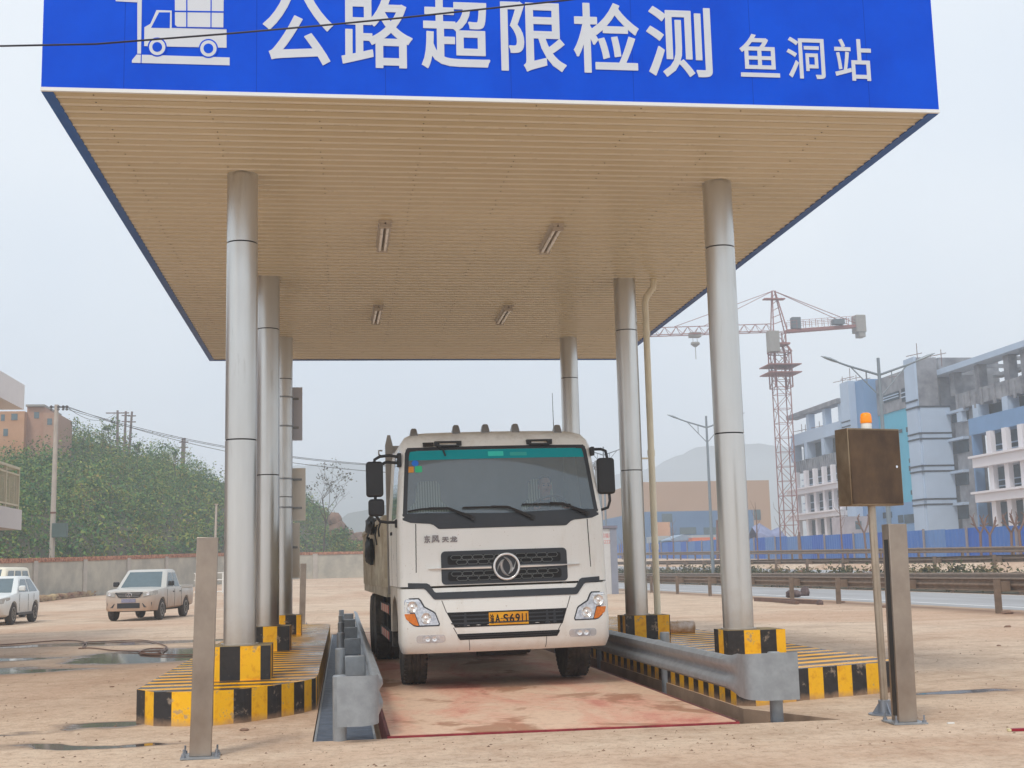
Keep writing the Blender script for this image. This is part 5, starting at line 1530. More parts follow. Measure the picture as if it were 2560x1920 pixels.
# ------------------------------------------------------------------ grey panel wall with brick coping
M_wall = mat('grey_wall_render', L(194, 188, 172), 0.9, c2=L(160, 156, 146), scale=0.7, bump=0.2, bscale=6)
M_pil = mat('wall_pilaster', L(190, 182, 172), 0.9, var=0.2, scale=1.5)
def brick_mat():
    n = N('brick_coping'); v = n.coord()
    n.base(n.ramp(n.noise(v, 6, 3), [(0.35, L(132, 78, 56)), (0.65, L(196, 142, 112))])); n.rough(0.9)
    return n.m
M_brick = brick_mat()
WL = [(-31.0, 38.0), (-24.5, 61.0), (-18.4, 84.0), (-5.0, 129.0), (9.0, 133.0), (16, 134)]
WH = 2.35
wall = thing('boundary_wall', 'long grey panel wall with a red brick coping behind the cars', 'wall')
b = MB(); bc = MB(); bp = MB()
def wpt(s):                       # point at arc length s
    for (a, c) in zip(WL, WL[1:]):
        d = math.hypot(c[0]-a[0], c[1]-a[1])
        if s <= d: return (a[0]+(c[0]-a[0])*s/d, a[1]+(c[1]-a[1])*s/d)
        s -= d
    return WL[-1]
tot = sum(math.hypot(c[0]-a[0], c[1]-a[1]) for a, c in zip(WL, WL[1:]))
s = 0.0
while s < tot-0.5:
    a, c = wpt(s), wpt(min(tot, s+2.5)); n2 = Vector((-(c[1]-a[1]), c[0]-a[0])).normalized()
    za, zc = gz(*a), gz(*c)
    pr = lambda q, z, k: (q[0]+n2.x*k, q[1]+n2.y*k, z)
    b.loft([[pr(a, za-.3, -.1), pr(a, za-.3, .1), pr(a, za+WH, .1), pr(a, za+WH, -.1)], [pr(c, zc-.3, -.1), pr(c, zc-.3, .1), pr(c, zc+WH, .1), pr(c, zc+WH, -.1)]])
    bc.loft([[pr(a, za+WH+.003, -.16), pr(a, za+WH+.003, .16), pr(a, za+WH+.24, .14), pr(a, za+WH+.24, -.14)], [pr(c, zc+WH+.003, -.16), pr(c, zc+WH+.003, .16), pr(c, zc+WH+.24, .14), pr(c, zc+WH+.24, -.14)]])
    k = 0
    while k < 10:                 # upright coping bricks leave small gaps
        t_ = (k+.5)/10; q = (a[0]+(c[0]-a[0])*t_, a[1]+(c[1]-a[1])*t_); z = za+(zc-za)*t_+WH
        u = Vector((c[0]-a[0], c[1]-a[1])).normalized()
        pts = [(q[0]+u.x*i*.09+n2.x*j*.18, q[1]+u.y*i*.09+n2.y*j*.18) for i, j in ((-1, -1), (1, -1), (1, 1), (-1, 1))]
        bc.prism(pts, z+.05, z+.27+random.uniform(-.01, .015), 'z'); k += 1
    s += 2.5
b.build('panel', M_wall, wall); bc.build('coping', M_brick, wall)
s = 1.0; pil = None
while s < tot:
    q = wpt(s); c = wpt(min(tot, s+.5)); u = Vector((c[0]-q[0], c[1]-q[1])).normalized(); n2 = Vector((u.y, -u.x))
    b = MB(); z = gz(*q)
    pts = [(q[0]+u.x*i*.24+n2.x*j, q[1]+u.y*i*.24+n2.y*j) for i, j in ((-1, .101), (1, .101), (1, .20), (-1, .20))]
    b.prism(pts, z-.3, z+WH+.10, 'z'); b.build('pilaster', M_pil, wall); s += 6.4
settle(wall, (-12, 105, 0))
# white tubular rack near the wall
rk = thing('pipe_rack', 'low white tubular rack standing before the wall behind the pickup', 'rack')
b = MB(); q = ony(485, 1440, 88); q2 = ony(560, 1440, 88); z = gz(q.x, 88)
for h in (.12, .9, 1.35): b.tube([(q.x, 88, z+h), (q2.x, 88, z+h)], .035, 6); b.tube([(q.x, 88.6, z+h), (q2.x, 88.6, z+h)], .035, 6)
for x in (q.x+.1, (q.x+q2.x)/2, q2.x-.1):
    for y in (88, 88.6): b.tube([(x, y, z), (x, y, z+1.37)], .03, 6)
b.build('frame', M_white, rk); settle(rk, ((q.x+q2.x)/2, 88.3, z))

# ------------------------------------------------------------------ hillside and its scrub
RID = [(-600, 1010), (-200, 1050), (0, 1120), (60, 1098), (130, 1066), (185, 1078), (250, 1080), (300, 1090), (335, 1114), (430, 1126), (470, 1160), (560, 1186), (640, 1205), (700, 1212), (760, 1222), (800, 1243), (835, 1276), (862, 1310), (900, 1352), (930, 1372)]
M_hs = mat('hillside_soil', (0.05, 0.06, 0.03), 0.95, c2=(0.09, 0.07, 0.045), scale=0.25)
def hill_pt(px, t):
    # t 0 at the foot behind the wall, 1 on the ridge
    d = ray(px, 1200); k = d.x/d.y
    best = None
    for (a, c) in zip(WL, WL[1:]):   # where this direction meets the wall line
        den = (c[0]-a[0])-k*(c[1]-a[1])
        if abs(den) > 1e-6:
            u = (k*a[1]-a[0])/den
            if 0 <= u <= 1: best = a[1]+(c[1]-a[1])*u
    y0 = (best if best else (60 if px < 0 else 132))+4.2
    rise = max(5.0, (1440-lerp(RID, px))*0.11)
    Y = y0+rise*1.5*t
    top = ony(px, lerp(RID, px), y0+rise*1.5)
    z = gz(k*Y, Y)+(top.z-1.3-gz(k*Y, Y))*(t**0.75)
    return Vector((k*Y, Y, z))
b = MB(); rings = []
for i in range(62):
    px = -600+i*25.2
    rings.append([hill_pt(px, t)+Vector((0, 0, random.uniform(-.3, .3))) for t in (0, .12, .25, .4, .55, .7, .85, 1.0)]+[hill_pt(px, 1)+Vector((0, 18, -1.0))])
b.loft(rings, 0, False, False)
struct(b.build('hill', M_hs, smooth=80))
def leaf_mat(name, stops):
    n = N(name); g_ = n.node('ShaderNodeNewGeometry'); v = n.coord()
    f = n.math('ADD', n.math('MULTIPLY', g_.outputs['Random Per Island'], 0.42), n.math('MULTIPLY', n.math('ADD', n.math('MULTIPLY', n.math('SUBTRACT', n.noise(v, 0.28, 4, 0.65), 0.5), 1.7), 0.5), 0.72))
    n.base(n.ramp(f, stops)); n.rough(0.7); n.b.inputs['Specular IOR Level'].default_value = 0.25
    n.b.inputs['Transmission Weight'].default_value = 0.0
    return n.m
M_leaf = leaf_mat('scrub_leaves', [(0.20, (0.014, 0.060, 0.028)), (0.40, (0.036, 0.125, 0.044)), (0.56, (0.10, 0.20, 0.048)), (0.76, (0.24, 0.27, 0.055)), (0.92, (0.34, 0.22, 0.07))])
def leaves(b, c, rad, n, size, rnd, shell=0.35):
    for _ in range(n):
        d = Vector((rnd.gauss(0, 1), rnd.gauss(0, 1), rnd.gauss(0, 1))).normalized()
        k = shell+(1-shell)*rnd.random()**0.5
        p = Vector(c)+Vector((d.x*rad[0]*k, d.y*rad[1]*k, d.z*rad[2]*k))
        nrm = (d*0.8+Vector((rnd.gauss(0, .6), rnd.gauss(0, .6), rnd.gauss(0, .6)+.35))).normalized()
        a = nrm.orthogonal().normalized(); q = nrm.cross(a); ang = rnd.uniform(0, 6.28)
        u = a*math.cos(ang)+q*math.sin(ang); v = nrm.cross(u); s = size*rnd.uniform(.6, 1.35)
        b.face([p-u*s, p-v*s*.55+nrm*s*.12, p+u*s, p+v*s*.55+nrm*s*.12])
rnd = random.Random(5)
b = MB(); cnt = 0
for i in range(2200):
    px = rnd.uniform(-330, 905); t = rnd.random()**0.8
    q = hill_pt(px, t); r = rnd.choice((.5, .7, .9, 1.2, 1.6, 2.2))*rnd.uniform(.8, 1.2)*(0.75+0.3*(px < 500))
    if px > 800: r *= .6
    if 845 < px and t < .5 and rnd.random() < .35: continue
    sz = rnd.choice((.09, .11, .14, .18))
    leaves(b, q+Vector((0, 0, r*.45)), (r, r, r*rnd.uniform(.7, 1.1)), int(30*r*(.2/sz)**1.3), sz, rnd); cnt += 1
for i in range(90):                # low growth hanging over the rocks
    px = rnd.uniform(825, 905); q = ony(px, 1392-rnd.random()*(60 if px < 870 else 28), 138.5); r = rnd.uniform(.4, .9)
    leaves(b, q, (r, r, r), 60, .15, rnd)
o = b.build('hillside_scrub', M_leaf, recalc=False)
tag(o, 'dense green and yellowing scrub covering the hillside behind the wall', 'scrub', kind='stuff')
# reddish rocks at the end of the hill
M_rock = mat('red_rock', L(156, 124, 108), 0.9, c2=L(110, 92, 80), scale=0.8, bump=0.4, bscale=3)
b = MB(); random.seed(4)
for px, py, r in ((846, 1322, 1.1), (862, 1345, 1.2), (876, 1362, 1.3), (893, 1352, 1.0), (836, 1300, .9), (902, 1374, .9), (868, 1378, 1.1), (850, 1362, 1.2), (884, 1378, 1.0)):
    q = ony(px, py, 141); b2 = bmesh.ops.create_icosphere(b.bm, subdivisions=2, radius=r, matrix=Matrix.Translation(q) @ Matrix.Rotation(random.random()*3, 4, 'Z') @ Matrix.Diagonal((.9, .9, 1.0, 1)))
    for v in b2['verts']: v.co += Vector((random.uniform(-.25, .25), random.uniform(-.25, .25), random.uniform(-.25, .25)))*r*.5
    b.cyl((q.x, q.y, -1), (q.x, q.y, q.z), r*.6, n=8)
o = b.build('rock_outcrop', M_rock); tag(o, 'reddish bare rock outcrop at the right end of the green hill', 'rocks')
# trees on the skyline
M_bark = mat('bark', (0.09, 0.07, 0.055), 0.9, var=0.35, scale=3)
def branchy(b, base, h, spread, levels, rnd, r0, tips, lean=(0, 0)):
    def grow(p, d, ln, r, lv):
        n = 3; pts = [p]
        for i in range(n):
            d = (d+Vector((rnd.gauss(0, .12), rnd.gauss(0, .12), .05))).normalized(); pts.append(pts[-1]+d*ln/n)
        b.tube(pts, [r, r*.85, r*.7, r*.5], 5)
        if lv == 0: tips.append(pts[-1]); return
        for k in range(rnd.choice((2, 3, 3))):
            dd = (d+Vector((rnd.gauss(0, spread), rnd.gauss(0, spread), rnd.gauss(0.1, spread*.6)))).normalized()
            grow(pts[-1 if k < 2 else 2], dd, ln*rnd.uniform(.55, .8), r*.55, lv-1)
    grow(Vector(base), Vector((lean[0], lean[1], 1)).normalized(), h*.42, r0, levels)
def small_tree(name, lab, cat, base, h, spread, nleaf, size, seed, m, levels=3, group=None, lean=(0, 0), r0=.09):
    rnd = random.Random(seed); t = thing(name, lab, cat, group=group); b = MB(); tips = []
    branchy(b, base, h, spread, levels, rnd, r0, tips, lean); b.build('trunk', M_bark, t, smooth=60)
    if nleaf:
        b = MB()
        for q in tips: leaves(b, q, (h*.07,)*3, nleaf, size, rnd, 0.0)
        b.build('crown', m, t, recalc=False)
    return settle(t, base)
M_leafd = leaf_mat('dark_sparse_leaves', [(0.3, (0.04, 0.035, 0.03)), (0.6, (0.06, 0.07, 0.035)), (0.85, (0.12, 0.10, 0.05))])
q = ony(815, 1400, 138); small_tree('tree', 'sparse leafed spindly tree leaning off the right end of the hill', 'tree', (q.x-.3, q.y, q.z), 9.2, .62, 5, .13, 12, M_leafd, 4, lean=(.25, 0), r0=.12)
grp = 'small trees on the skyline of the green hill'
for px, py, h, seed, lab in ((172, 1120, 4.2, 31, 'twiggy small tree on the hill just right of the tall concrete pole'), (205, 1118, 3.2, 32, 'low twiggy tree left of the wooden utility poles on the hill'), (282, 1118, 4.0, 33, 'bushy small tree at the foot of the three hilltop poles'), (255, 1112, 3.4, 36, 'leafy shrub left of the three hilltop poles'), (345, 1140, 2.6, 34, 'small shrub right of the three hilltop poles'), (440, 1160, 3.0, 35, 'bush beside the distant pair of poles')):
    q = ony(px, py, 136); small_tree('tree', lab, 'tree', (q.x, q.y, q.z-1.2), h, .6, 7, .12, seed, M_leaf, 3, group=grp, r0=.06)

# ------------------------------------------------------------------ poles and wires on the left
M_cpole = mat('concrete_pole', L(188, 176, 164), 0.85, var=0.2, scale=1.5)
M_wpole = mat('weathered_pole', L(128, 112, 108), 0.9, var=0.2)
M_wire = mat('wire_grey', (0.06, 0.06, 0.065), 0.6)
top = ony(140, 1012, 90)
t = thing('utility_pole', 'tall concrete utility pole with a crossarm behind the grey wall', 'pole')
bx = ony(127, 1400, 90).x+0.05
b = MB(); b.cyl((bx, 90, gz(bx, 90)-.3), (bx+.05, 90, top.z), .20, .14, n=14); b.build('pole', M_cpole, t, smooth=40)
b = MB(); a = ony(124, 1018, 90); c = ony(171, 1017, 90); b.bar(a, c, .12); b.build('crossarm', M_bolt, t)
b = MB()
for px in (128, 146, 158, 167): q = ony(px, 1017, 89.9); b.lathe(q, [(.05, -.25), (.10, -.2), (.06, -.1), (.10, 0.02), (.05, .1)], n=10)
b.build('insulator', mat('insulator_brown', (0.07, 0.06, 0.06), 0.3), t)
b = MB(); q = ony(149, 1325, 89.7); b.box(q.x-.45, q.x+.5, 89.4, 90.0, q.z-.5, q.z+.45); b.build('transformer_box', mat('transformer_green', L(76, 96, 92), 0.6, var=0.2), t)
b = MB(); q = ony(133, 1282, 90); b.cyl((q.x, 90, q.z-.06), (q.x, 90, q.z+.06), .2, n=14); b.build('band', mat('rust_band', (0.2, 0.08, 0.05), 0.8), t)
settle(t, (bx, 90, gz(bx, 90)))
def hpole(lab, x0, y0, x1, y1, Y, arm, group):
    t = thing('utility_pole', lab, 'pole', group=group)
    a = ony(x0, y0, Y); c = ony(x1, y1, Y); a.z -= 1.5
    b = MB(); b.cyl(a, c, .17, .12, n=10); b.build('pole', M_wpole, t, smooth=40)
    b = MB()
    for dz in ((-.3,) if arm else (-.5, -1.2)):
        w2 = 1.3 if arm else .45
        b.box(c.x-w2, c.x+w2, Y-.06, Y+.06, c.z+dz-.06, c.z+dz+.06)
    b.build('crossarm', M_wpole, t); settle(t, a)
gp = 'weathered poles on top of the green hill'
hpole('weathered hilltop pole with a wide crossarm, leftmost of the three', 294, 1110, 294, 1026, 150, True, gp)
hpole('upright weathered hilltop pole in the middle of the three', 311, 1112, 314.5, 1028, 150, False, gp)
hpole('leaning weathered hilltop pole, rightmost of the three', 322, 1116, 330, 1029, 150, False, gp)
hpole('left one of the distant pair of thin poles on the slope', 455, 1150, 456.5, 1096, 165, False, 'distant pair of poles on the slope')
hpole('right one of the distant pair of thin poles on the slope', 459, 1152, 462, 1095, 165, False, 'distant pair of poles on the slope')
a = ony(537, 1395, 92); c = ony(541, 1262, 92); b = MB(); b.cyl(a, c, .09, .07, n=10); b.box(c.x-.12, c.x+.12, 91.9, 92.1, c.z, c.z+.06); t = tag(b.build('lamp_post', M_cpole, smooth=40), 'thin pale post standing between wall and hill by the front column', 'post')
# concrete pole beyond the cab on the right, end of the long wires
t = thing('utility_pole', 'grey concrete utility pole with a top clamp behind the right mirror', 'pole')
c = ony(1493, 1152, 72); a = Vector((c.x+.05, 72, gz(c.x, 72)))
b = MB(); b.cyl(a, c, .24, .16, n=14); b.build('pole', mat('pole_blue_grey', L(150, 156, 160), 0.85, var=0.15), t, smooth=40)
b = MB(); b.box(c.x-.55, c.x+.35, 71.8, 72.2, c.z-.35, c.z-.2); b.cyl((c.x, 72, c.z-.5), (c.x, 72, c.z-.1), .21, n=14); b.build('clamp', M_steel, t); settle(t, a)
endp = c
for k, (dz, dx_, sag) in enumerate(((0, -.3, 3.0), (.12, .35, 3.1), (-.25, .1, 3.5))):
    p0 = ony((146, 160, 168)[k], 1016, 90); p1 = endp+Vector((dx_, 0, dz-.2))
    b = MB(); pts = []
    for i in range(31):
        u = i/30; q = p0.lerp(p1, u); q.z -= sag*4*u*(1-u)*.55; pts.append(q)
    b.tube(pts, .018, 5); o = b.build('overhead_wire', M_wire)
    tag(o, 'thin grey wire strung from the tall concrete pole past the columns', 'wire', 'wires strung from the tall concrete pole')
for k, (u0, v0, u1, v1) in enumerate(((168, 1018, 294, 1028), (296, 1050, 214, 1086))):
    p0 = ony(u0, v0, 90 if k == 0 else 150); p1 = ony(u1, v1, 150 if k == 0 else 140)
    b = MB(); pts = []
    for i in range(17):
        u = i/16; q = p0.lerp(p1, u); q.z -= (1.0, .4)[k]*4*u*(1-u); pts.append(q)
    b.tube(pts, .02, 5); o = b.build('overhead_wire', M_wire); tag(o, ('wire running from the tall concrete pole to the hilltop poles', 'stay wire slanting down left from the hilltop poles')[k], 'wire')

# ------------------------------------------------------------------ houses on the left
M_tan = mat('tan_render', L(206, 160, 126), 0.9, c2=L(186, 138, 104), scale=0.3)
hs = thing('house', 'tan rendered house with small dark windows on top of the hill', 'house')
Y = 128
def hbox(b, x0, x1, yt, d0, d1, zb=9.0, mi=0):
    a = ony(x0, yt, Y); c = ony(x1, yt, Y); b.box(a.x, c.x, Y+d0, Y+d1, zb, a.z, mi)
b = MB(); hbox(b, -220, 61.5, 1030, 0, 9); b.build('wall', M_tan, hs)
b = MB(); hbox(b, 62, 106, 1012, 1, 8); tw = b.build('stair_tower', mat('tan_tower', L(186, 146, 124), 0.9, var=0.1), hs)
b = MB(); hbox(b, 106.5, 138, 1030, .5, 8); b.build('side_wall', mat('tan_side', L(180, 142, 120), 0.9, var=0.1), hs)
b = MB(); hbox(b, 60.5, 107.5, 1009, .6, 8.4, ony(80, 1014, Y).z); b.build('tower_roof', M_conc, hs)
for x0, x1, y0, y1, d in ((85, 98, 1030, 1046, 1), (2, 12, 1036, 1052, 0), (28, 44, 1034, 1050, 0), (118, 130, 1046, 1062, .5), (8, 20, 1072, 1090, 0)):
    b = MB(); a = ony(x0, y1, Y+d-.03); c = ony(x1, y0, Y+d-.03); b.box(a.x, c.x, Y+d-.04, Y+d-.005, a.z, c.z); b.build('window', M_carglass, hs)
settle(hs, (-33, Y+4, 9))
# near pale building, only its overhanging end reaches into the picture
M_pale = mat('pale_stucco', (0.66, 0.62, 0.60), 0.85, var=0.06, scale=0.8)
M_cream = mat('cream_rail_paint', L(206, 196, 170), 0.6, var=0.1)
nb = thing('building', 'pale building end with a railed balcony and white parapet', 'building')
b = MB(); b.box(-16, -9.3, 16, 32.2, 0, 5.4); b.build('wall', M_pale, nb)
c0 = ony(55, 1275, 32.2); c1 = ony(54, 1325, 32.2); xe = c0.x
b = MB(); b.box(-9.296, xe, 16, 32.2, c1.z, c0.z); sb = b.build('balcony_slab', M_pale, nb)
u0 = ony(62, 963, 33.5); u1 = ony(62, 1024, 33.5)
b = MB(); b.box(-9.296, u0.x, 15.5, 33.5, u1.z, u0.z); b.build('roof_parapet', mat('bright_parapet', (0.80, 0.77, 0.76), 0.8, var=0.04), nb)
b = MB(); b.box(-16, u0.x-.9, 15.6, 33.4, u1.z-.35, u1.z-.003); b.build('eave', M_tan, nb)
zr = c0.z; zt = ony(48, 1172, 32.1).z
b = MB(); xr = xe-.08
for z, k in ((zt, .03), (zt-.16, .02), (zr+.10, .02)):
    b.box(xr-k, xr+k, 16.1, 32.12, z-k, z+k); b.box(-9.2, xr-k, 32.12-2*k, 32.12, z-k, z+k)
y = 32.10
for i in range(14): b.box(xr-.028, xr+.028, 32.12-.056-i*1.2, 32.12-i*1.2, zr, zt-.031)
i = 0; y = 31.9
while y > 24:
    b.box(xr-.009, xr+.009, y-.009, y+.009, zr+.12, zt-.18); y -= .11
x = xr-.1
while x > -9.1:
    b.box(x-.009, x+.009, 32.09, 32.108, zr+.12, zt-.18); x -= .11
b.build('railing', M_cream, nb)
settle(nb, (-12, 24, 0))
# ------------------------------------------------------------------ highway rails
def highway_rail(lab, X, y0, y1, zc_off, post_ys, face, zbase=None):
    t = thing('guardrail', lab, 'guardrail', group='dusty rails along the highway')
    b = MB(); st = []; y = y1
    ys_ = [y1+(y0-y1)*i/40 for i in range(41)]
    for y in ys_: st.append(((X, y, gz(X, y)+zc_off), (face, 0, 0), 0, 1))
    w_sweep(b, st); b.build('beam', M_rail, t, smooth=45)
    me = ms = None
    for y in post_ys:
        xp_ = X-face*.32; z = gz(xp_, y)
        if me is None:
            b = MB(); b.box(-.065, .065, -.065, .065, -.4, zc_off+.16); b.box(-.075, .075, -.075, .075, zc_off+.161, zc_off+.175); o = b.build('post', M_rail, t); me = o.data
            b = MB(); b.box(min(face*.07, face*.31), max(face*.07, face*.31), -.09, .09, zc_off-.15, zc_off+.10); s_ = b.build('spacer', M_rail, t); ms = s_.data
        else:
            o = bpy.data.objects.new('post', me); s_ = bpy.data.objects.new('spacer', ms)
            for k in (o, s_): col.objects.link(k); k.parent = t
        o.location = (xp_, y, z); s_.location = (xp_, y, z)
    return t
np_ = [14.5, 20, 25.4, 30.8, 36.2, 41.4, 45.9, 51.2, 56.6, 62.3]+[62.3+5.4*i for i in range(1, 22)]
highway_rail('stout highway guardrail seen from behind, closest to the canopy', 16.82, 8, 180, .70, np_, 1)
mp_ = [40+5.5*i for i in range(30)]
highway_rail('low median guardrail on the near side of the planted strip', 25.0, 30, 230, .68, mp_, -1)
highway_rail('high median guardrail behind the planted strip', 27.6, 30, 240, .76, mp_, 1)
highway_rail('farthest highway guardrail in front of the blue hoarding', 34.2, 40, 260, .66, [46+5.5*i for i in range(34)], -1)
# plants between the two median rails
M_med = leaf_mat('median_leaves', [(0.3, (0.03, 0.04, 0.02)), (0.55, (0.07, 0.08, 0.03)), (0.8, (0.20, 0.15, 0.06)), (0.95, (0.25, 0.10, 0.06))])
rnd = random.Random(9); b = MB()
for i in range(900):
    y = 36+rnd.random()**1.3*150; x = rnd.uniform(25.5, 27.2); r = rnd.uniform(.2, .5)
    leaves(b, (x, y, gz(x, y)+r*.7), (r, r, r), int(26*r/.3), .09, rnd, .1)
o = b.build('median_plants', M_med, recalc=False); tag(o, 'low scruffy green and brown plants between the median rails', 'plants', kind='stuff')

# ------------------------------------------------------------------ kiosk beside the highway
kb = thing('kiosk', 'narrow white kiosk with red lettering behind the right of the cab', 'kiosk')
kx0, kx1 = 12.2, 14.0; kz = ony(1520, 1322, 66.2).z
b = MB(); b.box(kx0, kx1, 66.2, 67.6, 0, kz); b.build('wall', mat('kiosk_white', (0.62, 0.61, 0.60), 0.7, var=0.08), kb)
b = MB(); b.box(kx1+.002, kx1+.36, 66.16, 67.64, 0, kz+.02); b.build('side_panel', mat('kiosk_grey', L(142, 146, 160), 0.7, var=0.1), kb)
b = MB(); b.box(kx0-.05, kx1+.4, 66.1, 67.7, kz+.021, kz+.16); b.build('roof', mat('kiosk_roof', L(130, 124, 136), 0.7), kb)
b = MB()
a = ony(1507, 1345, 66.2); c = ony(1530, 1333, 66.2); b.text('目福示', (a.x-.05, c.x, a.z, c.z), 66.199, .004)
a = ony(1507, 1359, 66.2); c = ony(1531, 1350, 66.2); b.text('02222', (a.x-.05, c.x, a.z, c.z), 66.199, .004)
b.build('lettering', mat('red_lettering', L(206, 110, 104), 0.6), kb, recalc=False)
settle(kb, (13.1, 66.9, 0))

# ------------------------------------------------------------------ street lamps on the median
M_lpole = mat('lamp_pole_grey', L(132, 142, 150), 0.5, 0.2, var=0.1)
M_lhead = mat('lamp_head', L(150, 160, 166), 0.4, 0.2, var=0.1)
def street_lamp(h):
    t = thing('street_lamp', 'x', 'street lamp', group='twin arm street lamps along the highway')
    b = MB(); b.cyl((0, 0, 0), (0, 0, h), .13, .075, n=12); b.build('pole', M_lpole, t, smooth=40)
    b = MB()
    for s in (-1, 1):
        b.tube([(0, 0, h-.85), (s*.7, 0, h-.62), (s*1.5, 0, h-.36), (s*2.0, 0, h-.16)], [.06, .055, .05, .045], 8)
        b.tube([(0, 0, h-1.95), (s*1.35, 0, h-.45)], .03, 6); b.tube([(s*.62, 0, h-.66), (s*.62, 0, h-1.22)], .025, 6)
    b.build('arm', M_lpole, t, smooth=50)
    for s in (-1, 1):
        b = MB(); rg = []
        for k, (u, w2, hh) in enumerate(((0, .06, .05), (.15, .13, .08), (.45, .17, .10), (.75, .12, .07), (.95, .03, .02))):
            c = Vector((s*(1.95+u*.92), 0, h-.18+u*.36)); rg.append([c+Vector((0, w2*math.cos(a), hh*math.sin(a)*(1 if math.sin(a) > 0 else .6))) for a in (2*math.pi*i/12 for i in range(12))])
        b.loft(rg); b.build('lamp_head', M_lhead, t, smooth=50)
    return t
LX_ = 26.35
first = None
for px, py, lab in ((2195, 895, 'nearest twin arm street lamp, standing before the unfinished building'), (1765, 1040, 'middle twin arm street lamp, left of the crane mast'), (1508, 1117, 'farthest twin arm street lamp, mostly hidden by a column')):
    d = ray(px, py); Y = LX_*d.y/d.x; z = onx(px, py, LX_).z; g0 = gz(LX_, Y)
    h = z-g0
    o = street_lamp(h); o.location = (LX_, Y, g0); o['label'] = lab; o.rotation_euler = (0, 0, R(-8))

# ------------------------------------------------------------------ blue hoarding and bare saplings
M_hoard = [mat('hoarding_blue_%s' % k, c, 0.55, var=0.12, scale=1.2) for k, c in (('deep', L(44, 96, 186)), ('mid', L(62, 112, 188)), ('pale', L(92, 132, 190)))]
ho = thing('hoarding', 'long blue sheet metal hoarding along the building site', 'fence')
random.seed(14)
segs = [46+3.0*i for i in range(62)]
for mi in range(3):
    b = MB()
    for i, y in enumerate(segs):
        if (i*7+i//3) % 3 != mi: continue
        X = 39; z0 = gz(X, y); y1 = y+2.96
        zt = 3.25+.0125*(y-71)+random.uniform(-.03, .03)
        k = 0; n = 12; pts = []
        for j in range(n+1):
            yy = y+(y1-y)*j/n; pts.append((X+(.03 if j % 2 else 0), yy))
        b.loft([[(px_, py_, z0-.2) for px_, py_ in pts]+[(px_+.04, py_, z0-.2) for px_, py_ in pts[::-1]], [(px_, py_, zt) for px_, py_ in pts]+[(px_+.04, py_, zt) for px_, py_ in pts[::-1]]])
    b.build('panel', M_hoard[mi], ho, each=True)
b = MB()
for y in segs[::2]: b.box(38.90, 38.985, y-.10, y+.10, gz(39, y)-.2, 3.25+.0125*(y-71)+.06)
b.build('post', mat('hoarding_post', L(150, 140, 140), 0.7, var=0.2), ho, each=True)
settle(ho, (39, 138, 1.2))
M_sap = mat('sapling_bark', L(132, 104, 92), 0.9, var=0.25, scale=4)
gs = 'bare saplings before the blue hoarding'
for k, (px, pt, kind, lab) in enumerate(((1553, 1345, 0, 'thin bare sapling right of the kiosk'), (1680, 1296, 0, 'bare sapling between the drain pipe and front right column'), (1790, 1300, 2, 'bare sapling hard against the left of the front right column'), (1888, 1255, 0, 'slender bare sapling just right of the front right column'), (1946, 1262, 0, 'slanting bare sapling left of the crane mast foot'), (1998, 1330, 2, 'stout bare sapling right of the crane mast foot'), (2098, 1238, 0, 'tall thin sapling left of the control box'), (2160, 1290, 1, 'forked sapling below the control box'), (2446, 1292, 1, 'forked pollarded sapling right of the stainless post'), (2470, 1296, 1, 'slim pollarded sapling, second from the stainless post'), (2522, 1288, 1, 'pollarded sapling with knobbly fork near the right edge'), (2545, 1284, 1, 'rightmost pollarded sapling at the picture edge'))):
    X = 36.6+(k % 3)*.35; d = ray(px, pt); Y = X*d.y/d.x; z = onx(px, pt, X).z; g0 = gz(X, Y)
    rnd = random.Random(60+k); b = MB(); h = z-g0
    lean = rnd.uniform(-.08, .08)
    if kind == 0:
        b.tube([(0, 0, 0), (lean*.5, 0, h*.35), (lean+.05, 0, h*.7), (lean*2, 0, h)], [.07, .06, .045, .012], 6)
        for q in range(4): zz = h*(.45+.13*q); s = rnd.choice((-1, 1)); b.tube([(lean, 0, zz), (lean+s*.35, rnd.uniform(-.3, .3), zz+.5), (lean+s*.45, 0, zz+1.0)], [.02, .015, .006], 5)
    elif kind == 1:
        f = h*.62
        b.tube([(0, 0, 0), (lean*.4, 0, f*.5), (lean, 0, f)], [.085, .075, .08], 6)
        for s in (-1, 1):
            b.tube([(lean, 0, f-.05), (lean+s*.28, 0, f+(h-f)*.45), (lean+s*.42, 0, h-.1)], [.06, .055, .075], 6)
            for q in range(3): b.tube([(lean+s*.42, 0, h-.12), (lean+s*.42+rnd.uniform(-.2, .2), rnd.uniform(-.1, .1), h+rnd.uniform(0, .25))], [.035, .02], 5)
            b.tube([(lean+s*.28, 0, f+(h-f)*.45), (lean+s*.55, 0, f+(h-f)*.6)], [.04, .045], 5)
    else:
        b.tube([(0, 0, 0), (lean, 0, h*.5), (lean*1.4, 0, h)], [.16, .13, .10], 7)
    t = tag(b.build('sapling', M_sap, smooth=60), lab, 'tree', gs); t.location = (X, Y, g0)

